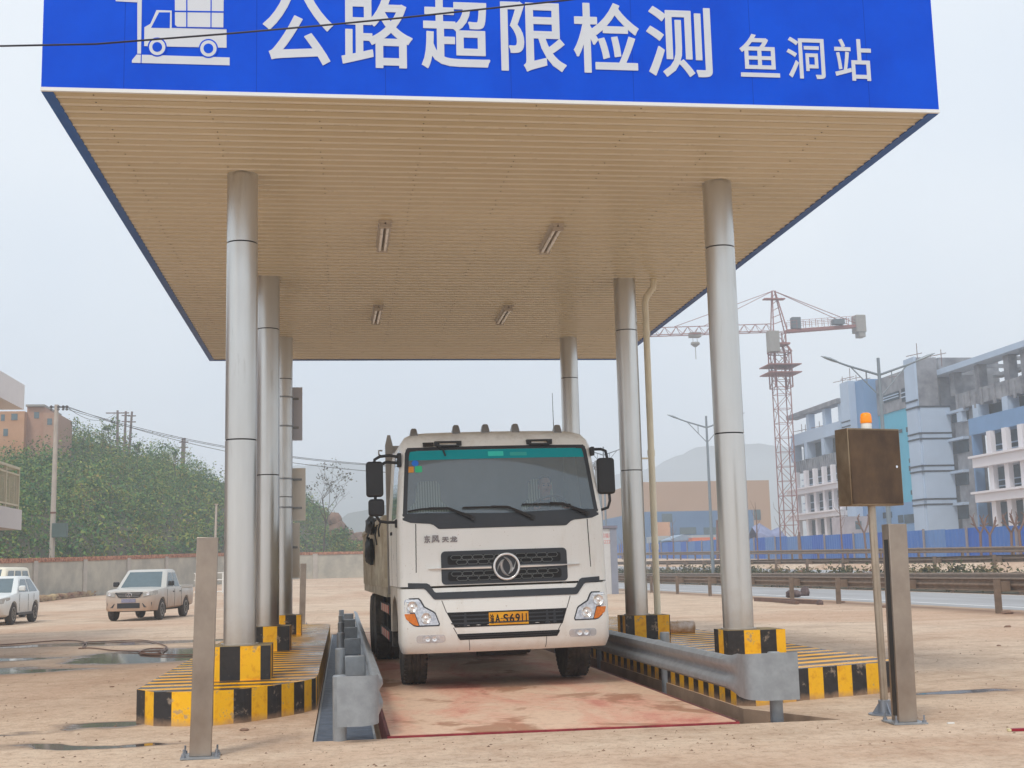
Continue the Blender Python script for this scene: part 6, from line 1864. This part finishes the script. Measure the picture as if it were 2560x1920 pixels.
# ------------------------------------------------------------------ site sheds beyond the hoarding
def shed(name, lab, x0, x1, yb, yt, Y, depth, m, roof=None, cat='shed', wins=0):
    t = thing(name, lab, cat); a = ony(x0, yb, Y); c = ony(x1, yt, Y); g0 = gz(a.x, Y)-.2
    b = MB(); b.box(a.x, c.x, Y, Y+depth, g0, c.z); b.build('wall', m, t)
    if roof: b = MB(); b.prism([(a.x-.3, c.z+.003), (c.x+.3, c.z+.003), (c.x+.3, c.z+.15), ((a.x+c.x)/2, c.z+.75), (a.x-.3, c.z+.15)], Y-.3, Y+depth+.3, 'y'); b.build('roof', roof, t)
    for i in range(wins):
        xx = a.x+(c.x-a.x)*(i+.5)/wins; b = MB(); b.box(xx-.4, xx+.4, Y-.03, Y-.004, c.z-1.6, c.z-.6); b.build('window', M_carglass, t)
    return settle(t, ((a.x+c.x)/2, Y, g0))
M_or = mat('orange_container', L(226, 130, 96), 0.6, var=0.12); M_hut = mat('site_hut_white', L(206, 204, 204), 0.7, var=0.08); M_tarpb = mat('blue_grey_tarp', L(150, 156, 186), 0.8, c2=L(112, 118, 150), scale=0.7)
shed('container', 'orange site container above the hoarding beside the drain pipe', 1733, 1789, 1400, 1343, 150, 3, M_or, cat='container')
shed('site_hut', 'small white site hut left of the orange container', 1682, 1732, 1400, 1351, 152, 4, M_hut, mat('hut_roof', L(150, 170, 190), 0.6), 'hut', 2)
shed('site_hut', 'long pale site hut in front of the warehouse', 1640, 1790, 1400, 1337, 170, 5, mat('hut_grey', L(176, 182, 186), 0.7, var=0.1), None, 'hut', 5)
b = MB(); random.seed(2); rg = []
for i in range(9):
    px = 1880+i*9.5; top_y = (1318, 1312, 1308, 1314, 1320, 1326, 1322, 1318, 1330)[i]
    q = ony(px, top_y, 128); f = gz(q.x, 128); rg.append([(q.x, 126, f), (q.x, 126.6, f+(q.z-f)*.7+random.uniform(-.2, .2)), (q.x, 128, q.z), (q.x, 130, f+(q.z-f)*.6), (q.x, 130.6, f)])
b.loft(rg, 0, False, False); o = b.build('tarpaulin_heap', M_tarpb, smooth=30); tag(o, 'blue grey tarpaulin heap beside the crane foot', 'tarpaulin')
shed('site_hut', 'whitish rough site hut under the control box', 2116, 2180, 1400, 1290, 150, 4, mat('rough_white', L(190, 182, 186), 0.9, c2=L(160, 150, 156), scale=0.6), None, 'hut', 1)
# ------------------------------------------------------------------ warehouse
wh = thing('warehouse', 'big warehouse with tan upper wall and blue lower wall', 'warehouse')
Y = 205; a = ony(1600, 1200, Y); c = ony(1922, 1202, Y); mid = ony(1750, 1277, Y).z; zt = (ony(1643, 1205, Y).z+ony(1922, 1200, Y).z)/2
xb = ony(1884, 1300, Y).x
b = MB(); b.box(a.x, c.x, Y, Y+40, mid, zt); b.box(xb, c.x, Y, Y+40, 0, mid-.003); b.build('upper_wall', mat('warehouse_tan', L(178, 148, 122), 0.85, var=0.06, scale=.1), wh)
b = MB(); b.box(a.x, xb-.01, Y-.05, Y+40, 0, mid-.004); b.build('lower_wall', mat('warehouse_blue', L(96, 128, 164), 0.7, c2=L(80, 112, 150), scale=.15), wh)
for x0, x1, y0, y1 in ((1655, 1680, 1284, 1306), (1886, 1901, 1274, 1300), (1700, 1740, 1318, 1336), (1760, 1800, 1318, 1336), (1820, 1850, 1312, 1336)):
    b = MB(); p0 = ony(x0, y1, Y-.1); p1 = ony(x1, y0, Y-.1); b.box(p0.x, p1.x, Y-.14, Y-.06 if x0 < 1880 else Y-.004, p0.z, p1.z); b.build('window', M_carglass, wh)
b = MB(); p0 = ony(1646, 1380, Y-1); p1 = ony(1674, 1305, Y-1); b.box(p0.x, p1.x, Y-1.2, Y-.06, 0, p1.z); b.build('tan_door', M_tan, wh)
settle(wh, ((a.x+c.x)/2, Y, 0))

# ------------------------------------------------------------------ tower crane
M_cr = mat('crane_red', L(150, 98, 92), 0.75, var=0.15); M_crg = mat('crane_grey', L(150, 146, 140), 0.7, var=0.15)
cr = thing('tower_crane', 'red lattice tower crane standing over the building site', 'crane')
YC = 168; mb_ = ony(1967, 1345, YC); mt_ = ony(1955.5, 870, YC); XC = (mb_.x+mt_.x)/2
hw = 0.97
def lattice(b, z0, z1, x, y, h, bay, th=.12, dg=.06):
    for i in (-1, 1):
        for j in (-1, 1): b.bar((x+i*h, y+j*h, z0), (x+i*h, y+j*h, z1), th)
    z = z0; k = 0
    while z < z1-.1:
        zz = min(z1, z+bay)
        for i in (-1, 1):
            b.bar((x-h, y+i*h, z), (x+h, y+i*h, z), dg); b.bar((x+i*h, y-h, z), (x+i*h, y+h, z), dg)
            s = 1 if k % 2 else -1
            b.bar((x-s*h, y+i*h, z), (x+s*h, y+i*h, zz), dg); b.bar((x+i*h, y-s*h, z), (x+i*h, y+s*h, zz), dg)
        z = zz; k += 1
b = MB(); lattice(b, 0.5, mt_.z, XC, YC, hw, 2.0)
cl_z = ony(1960, 970, YC).z; cl_t = mt_.z-.2
b.build('mast', M_cr, cr)
b = MB(); lattice(b, cl_z, cl_t-.5, XC, YC, 1.22, 2.4, .15, .08)
for i in (-1, 1):
    for j in (-1, 1): b.bar((XC+i*1.28, YC+j*1.28, cl_t-.5), (XC+i*.6, YC+j*.6, cl_t+.9), .25)
zp_ = ony(1960, 935, YC).z
for z in (zp_, zp_+1.1):
    b.box(XC-2.3, XC+2.3, YC-2.2, YC+2.2, z-.07, z+.07)
b.build('climbing_frame', M_cr, cr)
jz = ony(1961, 829, YC).z; tipz = ony(1930, 727, YC)
b = MB(); lattice(b, cl_t+.6, jz, XC, YC, .75, 1.6, .15, .08)
b.box(XC-1.2, XC+1.2, YC-1.2, YC+1.2, cl_t+.55, cl_t+.8); b.build('slewing_ring', M_cr, cr)
ap = Vector((XC-.4, YC, tipz.z))
b = MB()
for i in (-1, 1):
    b.bar((XC-.9, YC+i*.6, jz), ap+Vector((-.2, i*.1, 0)), .13); b.bar((XC+1.1, YC+i*.6, jz), ap+Vector((.2, i*.1, 0)), .13)
for k in range(1, 6):
    u = k/6; b.bar((XC-.9+(ap.x-.2-XC+.9)*u, YC, jz+(ap.z-jz)*u), (XC+1.1+(ap.x+.2-XC-1.1)*(u+.1), YC, jz+(ap.z-jz)*(u+.1)), .09)
pz = ony(1930, 748, YC).z; b.box(ap.x-1.5, ap.x+1.5, YC-.5, YC+.5, pz-.08, pz+.08); b.build('apex', M_cr, cr)
def jib(b, p0, p1, h, w2, bay, dg=.055):
    d = (p1-p0); n = int(d.length/bay); prev = None
    for i in range(n+1):
        q = p0+d*(i/n); t3 = [q+Vector((0, -w2, 0)), q+Vector((0, w2, 0)), q+Vector((0, 0, h))]
        b.bar(t3[0], t3[1], dg)
        if prev:
            b.bar(prev[0], t3[0], .11); b.bar(prev[1], t3[1], .11); b.bar(prev[2], t3[2], .10)
            m = (prev[2]+t3[2])/2
        if i < n:
            m = q+d*(.5/n)+Vector((0, 0, h)); nx = p0+d*((i+1)/n)
            for s in (-1, 1): b.bar(q+Vector((0, s*w2, 0)), m, dg); b.bar(nx+Vector((0, s*w2, 0)), m, dg)
        prev = t3
j0 = Vector((XC-.9, YC, jz)); j1 = ony(1560, 842, YC-3); 
b = MB(); jib(b, j0, j1, 1.1, .6, 1.6); b.build('jib', M_cr, cr)
k0 = Vector((XC+1.1, YC, jz)); k1 = ony(2150, 815, YC+2)
b = MB(); b.loft([[k0+Vector((0, i*.6, j*.2)) for i, j in ((-1, -1), (1, -1), (1, 1), (-1, 1))], [k1+Vector((0, i*.6, j*.2)) for i, j in ((-1, -1), (1, -1), (1, 1), (-1, 1))]])
d = k1-k0
for i in range(12):
    for s in (-1, 1):
        q = k0+d*((i+.5)/12)+Vector((0, s*.75, .28)); b.bar(q, q+Vector((0, 0, 1.1)), .06)
for s in (-1, 1): b.bar(k0+Vector((0, s*.75, 1.38)), k1+Vector((0, s*.75, 1.38)), .05); b.bar(k0+Vector((0, s*.75, .9)), k1+Vector((0, s*.75, .9)), .04)
b.build('counter_jib', M_cr, cr)
b = MB(); q = ony(2146, 808, YC+2); b.box(q.x-.72, q.x+.72, YC+1, YC+2.8, ony(2140, 826, YC).z, ony(2140, 783, YC).z); b.box(q.x-.35, q.x+.6, YC+1.1, YC+2.6, ony(2140, 838, YC).z, ony(2140, 826, YC).z-.02); b.build('counterweight', M_crg, cr, bevel=.05)
b = MB(); q = ony(1989, 808, YC); b.box(q.x-.62, q.x+.62, YC-.5, YC+.5, jz+.4, jz+2.0); q = ony(2100, 808, YC); b.box(q.x-.85, q.x+.75, YC, YC+1.2, q.z-.1, q.z+.65); b.build('winch_box', mat('winch_grey', L(98, 106, 112), 0.7), cr, bevel=.04, each=True)
b = MB(); q = ony(1932, 850, YC-1.5); b.box(q.x-.75, q.x+.75, YC-2.2, YC-.85, q.z-1.7, q.z+1.2); b.build('cab', M_crg, cr, bevel=.06)
b = MB()
for px, py in ((1735, 766), (1704, 826)):
    pass
ja = j0.lerp(j1, .22)+Vector((0, 0, 1.1)); jb = j0.lerp(j1, .62)+Vector((0, 0, 1.1))
for e in (ja.lerp(jb, .62), jb+Vector((-1, 0, 0))): b.tube([ap, e], .045, 5)
b.tube([ap, k0+d*.86+Vector((0, .4, .4))], .055, 5); b.tube([ap, k0+d*.93+Vector((0, -.4, .4))], .055, 5)
b.build('tie_bar', M_cr, cr)
b = MB(); q = ony(1737, 838, YC-1.5); hk = ony(1738, 858, YC-1.5)
b.box(q.x-.75, q.x+.75, q.y-.6, q.y+.6, q.z-.3, q.z+.35)
for s in (-1, 1): b.tube([(q.x+s*.3, q.y, q.z-.3), (hk.x+s*.3, q.y, hk.z)], .035, 4)
b.lathe((hk.x, q.y, hk.z-.5), [(.2, 0), (.65, .35), (.6, .6), (.1, .65)], n=12); e = ony(1740, 898, YC-1.5); b.tube([(hk.x, q.y, hk.z-.5), (e.x, q.y, e.z)], .05, 5); b.build('hook_trolley', M_crg, cr)
settle(cr, (XC, YC, 0.5))
# ------------------------------------------------------------------ unfinished building
FX = 65.0
def z5(x, y): return (1960+x/3.19, 820+y/3.19)
def FYZ(x, y, X=FX): q = onx(*z5(x, y), X); return q.y, q.z
M_bpale = mat('pale_concrete', L(176, 194, 216), 0.85, var=0.12, scale=.25)
M_bgrey = mat('raw_concrete', L(150, 152, 158), 0.9, c2=L(108, 110, 118), scale=.7)
M_bblue = mat('blue_grey_wall', L(112, 148, 190), 0.85, var=0.12, scale=.3)
M_bteal = mat('teal_wall', L(80, 172, 200), 0.8, var=0.1, scale=.4)
M_bwhite = mat('site_white', L(226, 222, 226), 0.8, var=0.06, scale=.4)
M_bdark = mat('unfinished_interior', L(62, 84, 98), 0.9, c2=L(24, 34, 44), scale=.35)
M_bline = mat('groove_dark', L(62, 68, 78), 0.9)
bd = thing('unfinished_building', 'unfinished five storey concrete building with white column grids', 'building')
GB = 1.0
yl0, _ = FYZ(60, 900); yl1, _ = FYZ(462, 900)       # far wing: Y from yl0 (far) to yl1
yr0, _ = FYZ(1500, 900); yr1 = 84.0                 # near wing
def lev(x, y, X=FX): return FYZ(x, y, X)[1]
# floor levels of the wings, read at one place each
FL = {k: lev(270, v) for k, v in dict(roof=640, parap_t=795, parap_b=890, band_t=1022, band_b=1118, s1t=1272, s1b=1310, s2t=1482, s2b=1520).items()}
RN = {k: lev(1800, v) for k, v in dict(roof_t=150, roof_b=200, band1_t=405, band1_b=535, band2_t=650, band2_b=790, s1t=1000, s1b=1080, s2t=1300, s2b=1370).items()}
def slab(name, m, y0, y1, z0, z1, x0, x1, parent=bd):
    b = MB(); b.box(x0, x1, min(y0, y1), max(y0, y1), z0, z1); return b.build(name, m, parent)
# cores set back, so that openings are dark and deep
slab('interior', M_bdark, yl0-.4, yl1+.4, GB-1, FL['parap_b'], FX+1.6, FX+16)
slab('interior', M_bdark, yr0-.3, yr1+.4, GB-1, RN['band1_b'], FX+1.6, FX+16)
# far wing
slab('parapet_band', M_bpale, yl0, yl1, FL['parap_b'], FL['parap_t'], FX-.1, FX+16)
slab('concrete_band', M_bgrey, yl0, yl1, FL['band_b'], FL['band_t'], FX+.2, FX+1.58)
b = MB()
for i in range(24):
    y = yl0+(yl1-yl0)*(i+.5)/24; b.box(FX+.05, FX+.198, y-.16, y+.16, FL['band_b']-.2+.1*(i % 3), FL['band_t']-.1)
b.build('rough_ribs', M_bgrey, bd, each=True)
for i, x in enumerate((66, 175, 313, 452)):
    y, _ = FYZ(x, 960); b = MB(); b.box(FX-.05, FX+1.2, y-.55, y+.55, FL['band_t']+.003, FL['parap_b']-.003); b.build('pier', M_bpale, bd)
for x in (180, 312, 440):
    y, _ = FYZ(x, 720); b = MB(); b.box(FX+.1, FX+1.0, y-.5, y+.5, FL['parap_t']+.003, FL['roof']-.3); b.build('roof_post', M_bpale, bd, each=True)
slab('roof_beam', M_bgrey, yl0+1, yl1, FL['roof']-.25, FL['roof']+.35, FX-.3, FX+1.4)
slab('roof_beam', M_bgrey, yl0+1, yl1, FL['roof']-.25, FL['roof']+.30, FX+9, FX+10)
for x in (120, 193, 265, 338, 410, 470):
    y, _ = FYZ(x, 1250)
    b = MB(); b.box(FX-.45, FX+.05, y-.40, y+.40, GB, FL['band_b']-.003); b.build('white_column', M_bwhite, bd)
for k in ('s1', 's2'):
    slab('white_beam', M_bwhite, yl0+.5, yl1+.1, FL[k+'b'], FL[k+'t'], FX-1.0, FX+1.5)
    slab('beam_lip', M_bwhite, yl0+.4, yl1+.05, FL[k+'t']+.003, FL[k+'t']+.22, FX-1.3, FX-.2)
b = MB()
for zi in (.30, .62):
    for lo, hi in ((GB, FL['s2b']), (FL['s2t'], FL['s1b']), (FL['s1t'], FL['band_b'])):
        z = lo+(hi-lo)*zi; b.box(FX+1.2, FX+1.35, yl1, yl0, z-.07, z+.07)
b.build('window_rail', M_bpale, bd, each=True)
# near wing
slab('blue_band', M_bblue, yr0+.2, yr1, RN['band2_b'], RN['band2_t'], FX-.15, FX+16)
slab('concrete_band', M_bgrey, yr0+3, yr1, RN['band1_b'], RN['band1_t'], FX+.1, FX+1.58)
b = MB(); k = 0; y = yr0+2.6
while y > yr1:
    b.box(FX-.06, FX+.098, y-.2, y+.2, RN['band1_b']-.4+.2*(k % 3), RN['band1_t']-.3*(k % 2)); y -= 1.3; k += 1
b.build('rough_ribs', M_bgrey, bd, each=True)
for x in (1390, 1520, 1760, 1990):
    y, _ = FYZ(x, 560); b = MB(); b.box(FX-.05, FX+1.2, y-.55, y+.55, RN['band2_t']+.003, RN['band1_b']-.003); b.build('pier', M_bpale, bd)
for x in (1320, 1520, 1760, 1900):
    y, _ = FYZ(x, 350); b = MB(); b.box(FX+.2, FX+1.1, y-.5, y+.5, RN['band1_t']+.003, RN['roof_b']-.01); b.build('roof_post', M_bgrey, bd, each=True)
slab('roof_beam', M_bpale, yr0+7.5, yr1, RN['roof_b'], RN['roof_t'], FX-.6, FX+1.6)
slab('roof_beam', M_bgrey, yr0+7.5, yr1, RN['roof_b'], RN['roof_t']-.2, FX+7, FX+8)
b = MB(); y = yr0+6
while y > yr1: b.box(FX+1.61, FX+6.99, y-.12, y+.12, RN['roof_b']+.1, RN['roof_b']+.5); y -= 5
b.build('pergola_beam', M_bgrey, bd, each=True)
for x in (1690, 1815, 1945):
    y, _ = FYZ(x, 1200)
    b = MB(); b.box(FX-.45, FX+.05, y-.42, y+.42, GB, RN['band2_b']-.003); b.build('white_column', M_bwhite, bd)
ye, _ = FYZ(1585, 1200)
for i in range(3):
    b = MB(); y = FYZ(1945, 1200)[0]-2.45*(i+1); b.box(FX-.45, FX+.05, y-.42, y+.42, GB, RN['band2_b']-.003); b.build('white_column', M_bwhite, bd)
for k in ('s1', 's2'):
    slab('white_beam', M_bwhite, ye, yr1, RN[k+'b'], RN[k+'t'], FX-1.0, FX+1.5)
    slab('beam_lip', M_bwhite, ye+.3, yr1, RN[k+'t']+.003, RN[k+'t']+.22, FX-1.3, FX-.2)
b = MB()
for zi in (.28, .5):
    for lo, hi in ((GB, RN['s2b']), (RN['s2t'], RN['s1b']), (RN['s1t'], RN['band2_b'])):
        z = lo+(hi-lo)*zi; b.box(FX+1.2, FX+1.35, yr1, ye, z-.06, z+.06)
b.build('window_rail', M_bpale, bd, each=True)
slab('corner_pier', M_bblue, yr0-.1, ye+1.2, GB, RN['band2_b']-.003, FX-.1, FX+.9)
# tower with grooves (near pylon)
PX = 62.0
ya, _ = FYZ(1090, 700, PX); yb, _ = FYZ(1000, 700, PX)
zt = lev(1075, 222, PX); zs = lev(1090, 622, PX)
b = MB(); b.box(PX, PX+2.4, ya+.4, yb, zs, zt); b.build('tower_top', M_bgrey, bd)
slab('tower_front', M_bpale, ya+.2, yb+.1, GB, zt+.05, PX-.25, PX-.003)
b = MB(); b.box(PX, PX+3.4, ya, yb, GB, zs-.003); tw = b.build('tower', M_bpale, bd)
b = MB()
for y5 in (570, 625, 840, 885, 1103, 1147, 1370, 1413):
    z = lev(1092, y5, PX); b.box(PX-.33, PX+3.45 if z < zs else PX-.2, ya-.05, yb+.15, z-.09, z+.09)
b.build('groove', M_bline, tw, each=True)
q = ony(*z5(1350, 222), ya+3); slab('rear_tower', M_bgrey, ya+2, ya+9, GB, lev(1340, 224, PX+4), PX+3.45, ony(*z5(1455, 230), ya+3).x)
# stair bay between tower and near wing
ys0 = ya+1.0
slab('stair_bay', M_bgrey, ya-.5, yr0+.15, GB, RN['band1_b'], FX+.6, FX+1.55)
for y5a, y5b in ((660, 760), (885, 1010), (1150, 1265), (1410, 1530)):
    for x5a, x5b in ((1345, 1470),):
        p0 = onx(*z5(x5a, y5b), FX+.58); p1 = onx(*z5(x5b, y5a), FX+.58)
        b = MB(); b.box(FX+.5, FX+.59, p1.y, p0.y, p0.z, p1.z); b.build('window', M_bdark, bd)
        b = MB(); b.box(FX-.1, FX+.58, p1.y-.2, p0.y+.2, p1.z+.02, p1.z+.3); b.build('lintel', M_bpale, bd)
# middle part with teal wall
ym0 = yb+.16; ym1, _ = FYZ(540, 700, FX+1)
zt_ = lev(760, 700, FX+1)
slab('teal_wall', M_bteal, ym0, ym1, lev(900, 1400, FX+1), zt_, FX+1, FX+1.4)
slab('middle_wall', M_bgrey, ym0, ym1, zt_+.003, lev(760, 408, FX+1), FX+.9, FX+8)
slab('lower_wall', M_bblue, ym0, ym1, GB, lev(900, 1400, FX+1)-.003, FX+.8, FX+8)
for x0, x1, y0, y1 in ((600, 685, 560, 660), (800, 918, 500, 600), (945, 990, 470, 590), (600, 670, 790, 815)):
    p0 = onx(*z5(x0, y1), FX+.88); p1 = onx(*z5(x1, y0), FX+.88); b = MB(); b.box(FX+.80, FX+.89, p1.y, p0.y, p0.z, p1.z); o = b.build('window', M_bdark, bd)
    b = MB()
    for zi in (.33, .66): z = p0.z+(p1.z-p0.z)*zi; b.box(FX+.72, FX+.79, p1.y, p0.y, z-.06, z+.06)
    b.build('window_rail', M_bpale, o, each=True)
for x0, x1, y0, y1 in ((920, 942, 805, 838), (977, 1003, 785, 830), (1000, 1030, 1035, 1075), (1000, 1030, 1095, 1140), (1015, 1045, 1290, 1330), (855, 880, 815, 840)):
    p0 = onx(*z5(x0, y1), FX+.98); p1 = onx(*z5(x1, y0), FX+.98); b = MB(); b.box(FX+.93, FX+.985, p1.y, p0.y, p0.z, p1.z); b.build('small_window', M_bdark, bd)
for x0, x1, y0, y1 in ((780, 860, 1465, 1520), (915, 950, 1490, 1555), (965, 1055, 1480, 1560)):
    p0 = onx(*z5(x0, y1), FX+.78); p1 = onx(*z5(x1, y0), FX+.78); b = MB(); b.box(FX+.72, FX+.785, p1.y, p0.y, p0.z, p1.z); b.build('window', M_bdark, bd)
# far pylon
PA = 63.4
pa0, _ = FYZ(520, 600, PA); pa1, _ = FYZ(452, 600, PA)
slab('far_tower', M_bpale, pa0, pa1, GB, lev(490, 428, PA), PA, FX+1.6)
slab('far_tower_side', M_bblue, pa0-2.6, pa0-.01, GB, lev(540, 420, PA), PA+.9, FX+1.55)
b = MB()
for y5 in (745, 785):
    z = lev(500, y5, PA); b.box(PA-.06, PA-.003, pa0-.02, pa1+.02, z-.08, z+.08)
b.build('groove', M_bline, bd, each=True)
# scaffold stubs along the roof edges
b = MB(); random.seed(8)
for x5, y5, X in ((430, 425, PA), (490, 400, PA), (540, 405, FX+1), (620, 412, FX+1), (880, 385, FX+1), (912, 378, FX+1), (1020, 215, PX), (1210, 215, PX+1), (110, 820, FX), (140, 815, FX), (250, 790, FX)):
    y, z = FYZ(x5, y5, X); b.tube([(X+.6, y, z-1.2), (X+.6, y, z+random.uniform(.4, 1.3))], .045, 5); b.tube([(X-.5, y+.4, z-.1), (X+1.0, y-.4, z+.15)], .04, 5)
b.build('scaffold_stub', mat('scaffold_brown', L(120, 92, 88), 0.8), bd, each=True)
settle(bd, (FX, 130, GB))

# ------------------------------------------------------------------ haze
b = MB(); b.box(-260, 760, -25, 1480, -4.5, 92)
hz = b.build('haze', None, recalc=True) if False else None
n = bpy.data.materials.new('haze'); n.use_nodes = True; t_ = n.node_tree; t_.nodes.clear()
ou = t_.nodes.new('ShaderNodeOutputMaterial'); pv = t_.nodes.new('ShaderNodeVolumePrincipled')
pv.inputs['Color'].default_value = (0.84, 0.92, 1.0, 1); pv.inputs['Density'].default_value = 0.0016; pv.inputs['Anisotropy'].default_value = 0.2
t_.links.new(pv.outputs[0], ou.inputs['Volume'])
tag(b.build('haze', n), 'pale haze lying over the whole place', 'haze', kind='stuff')
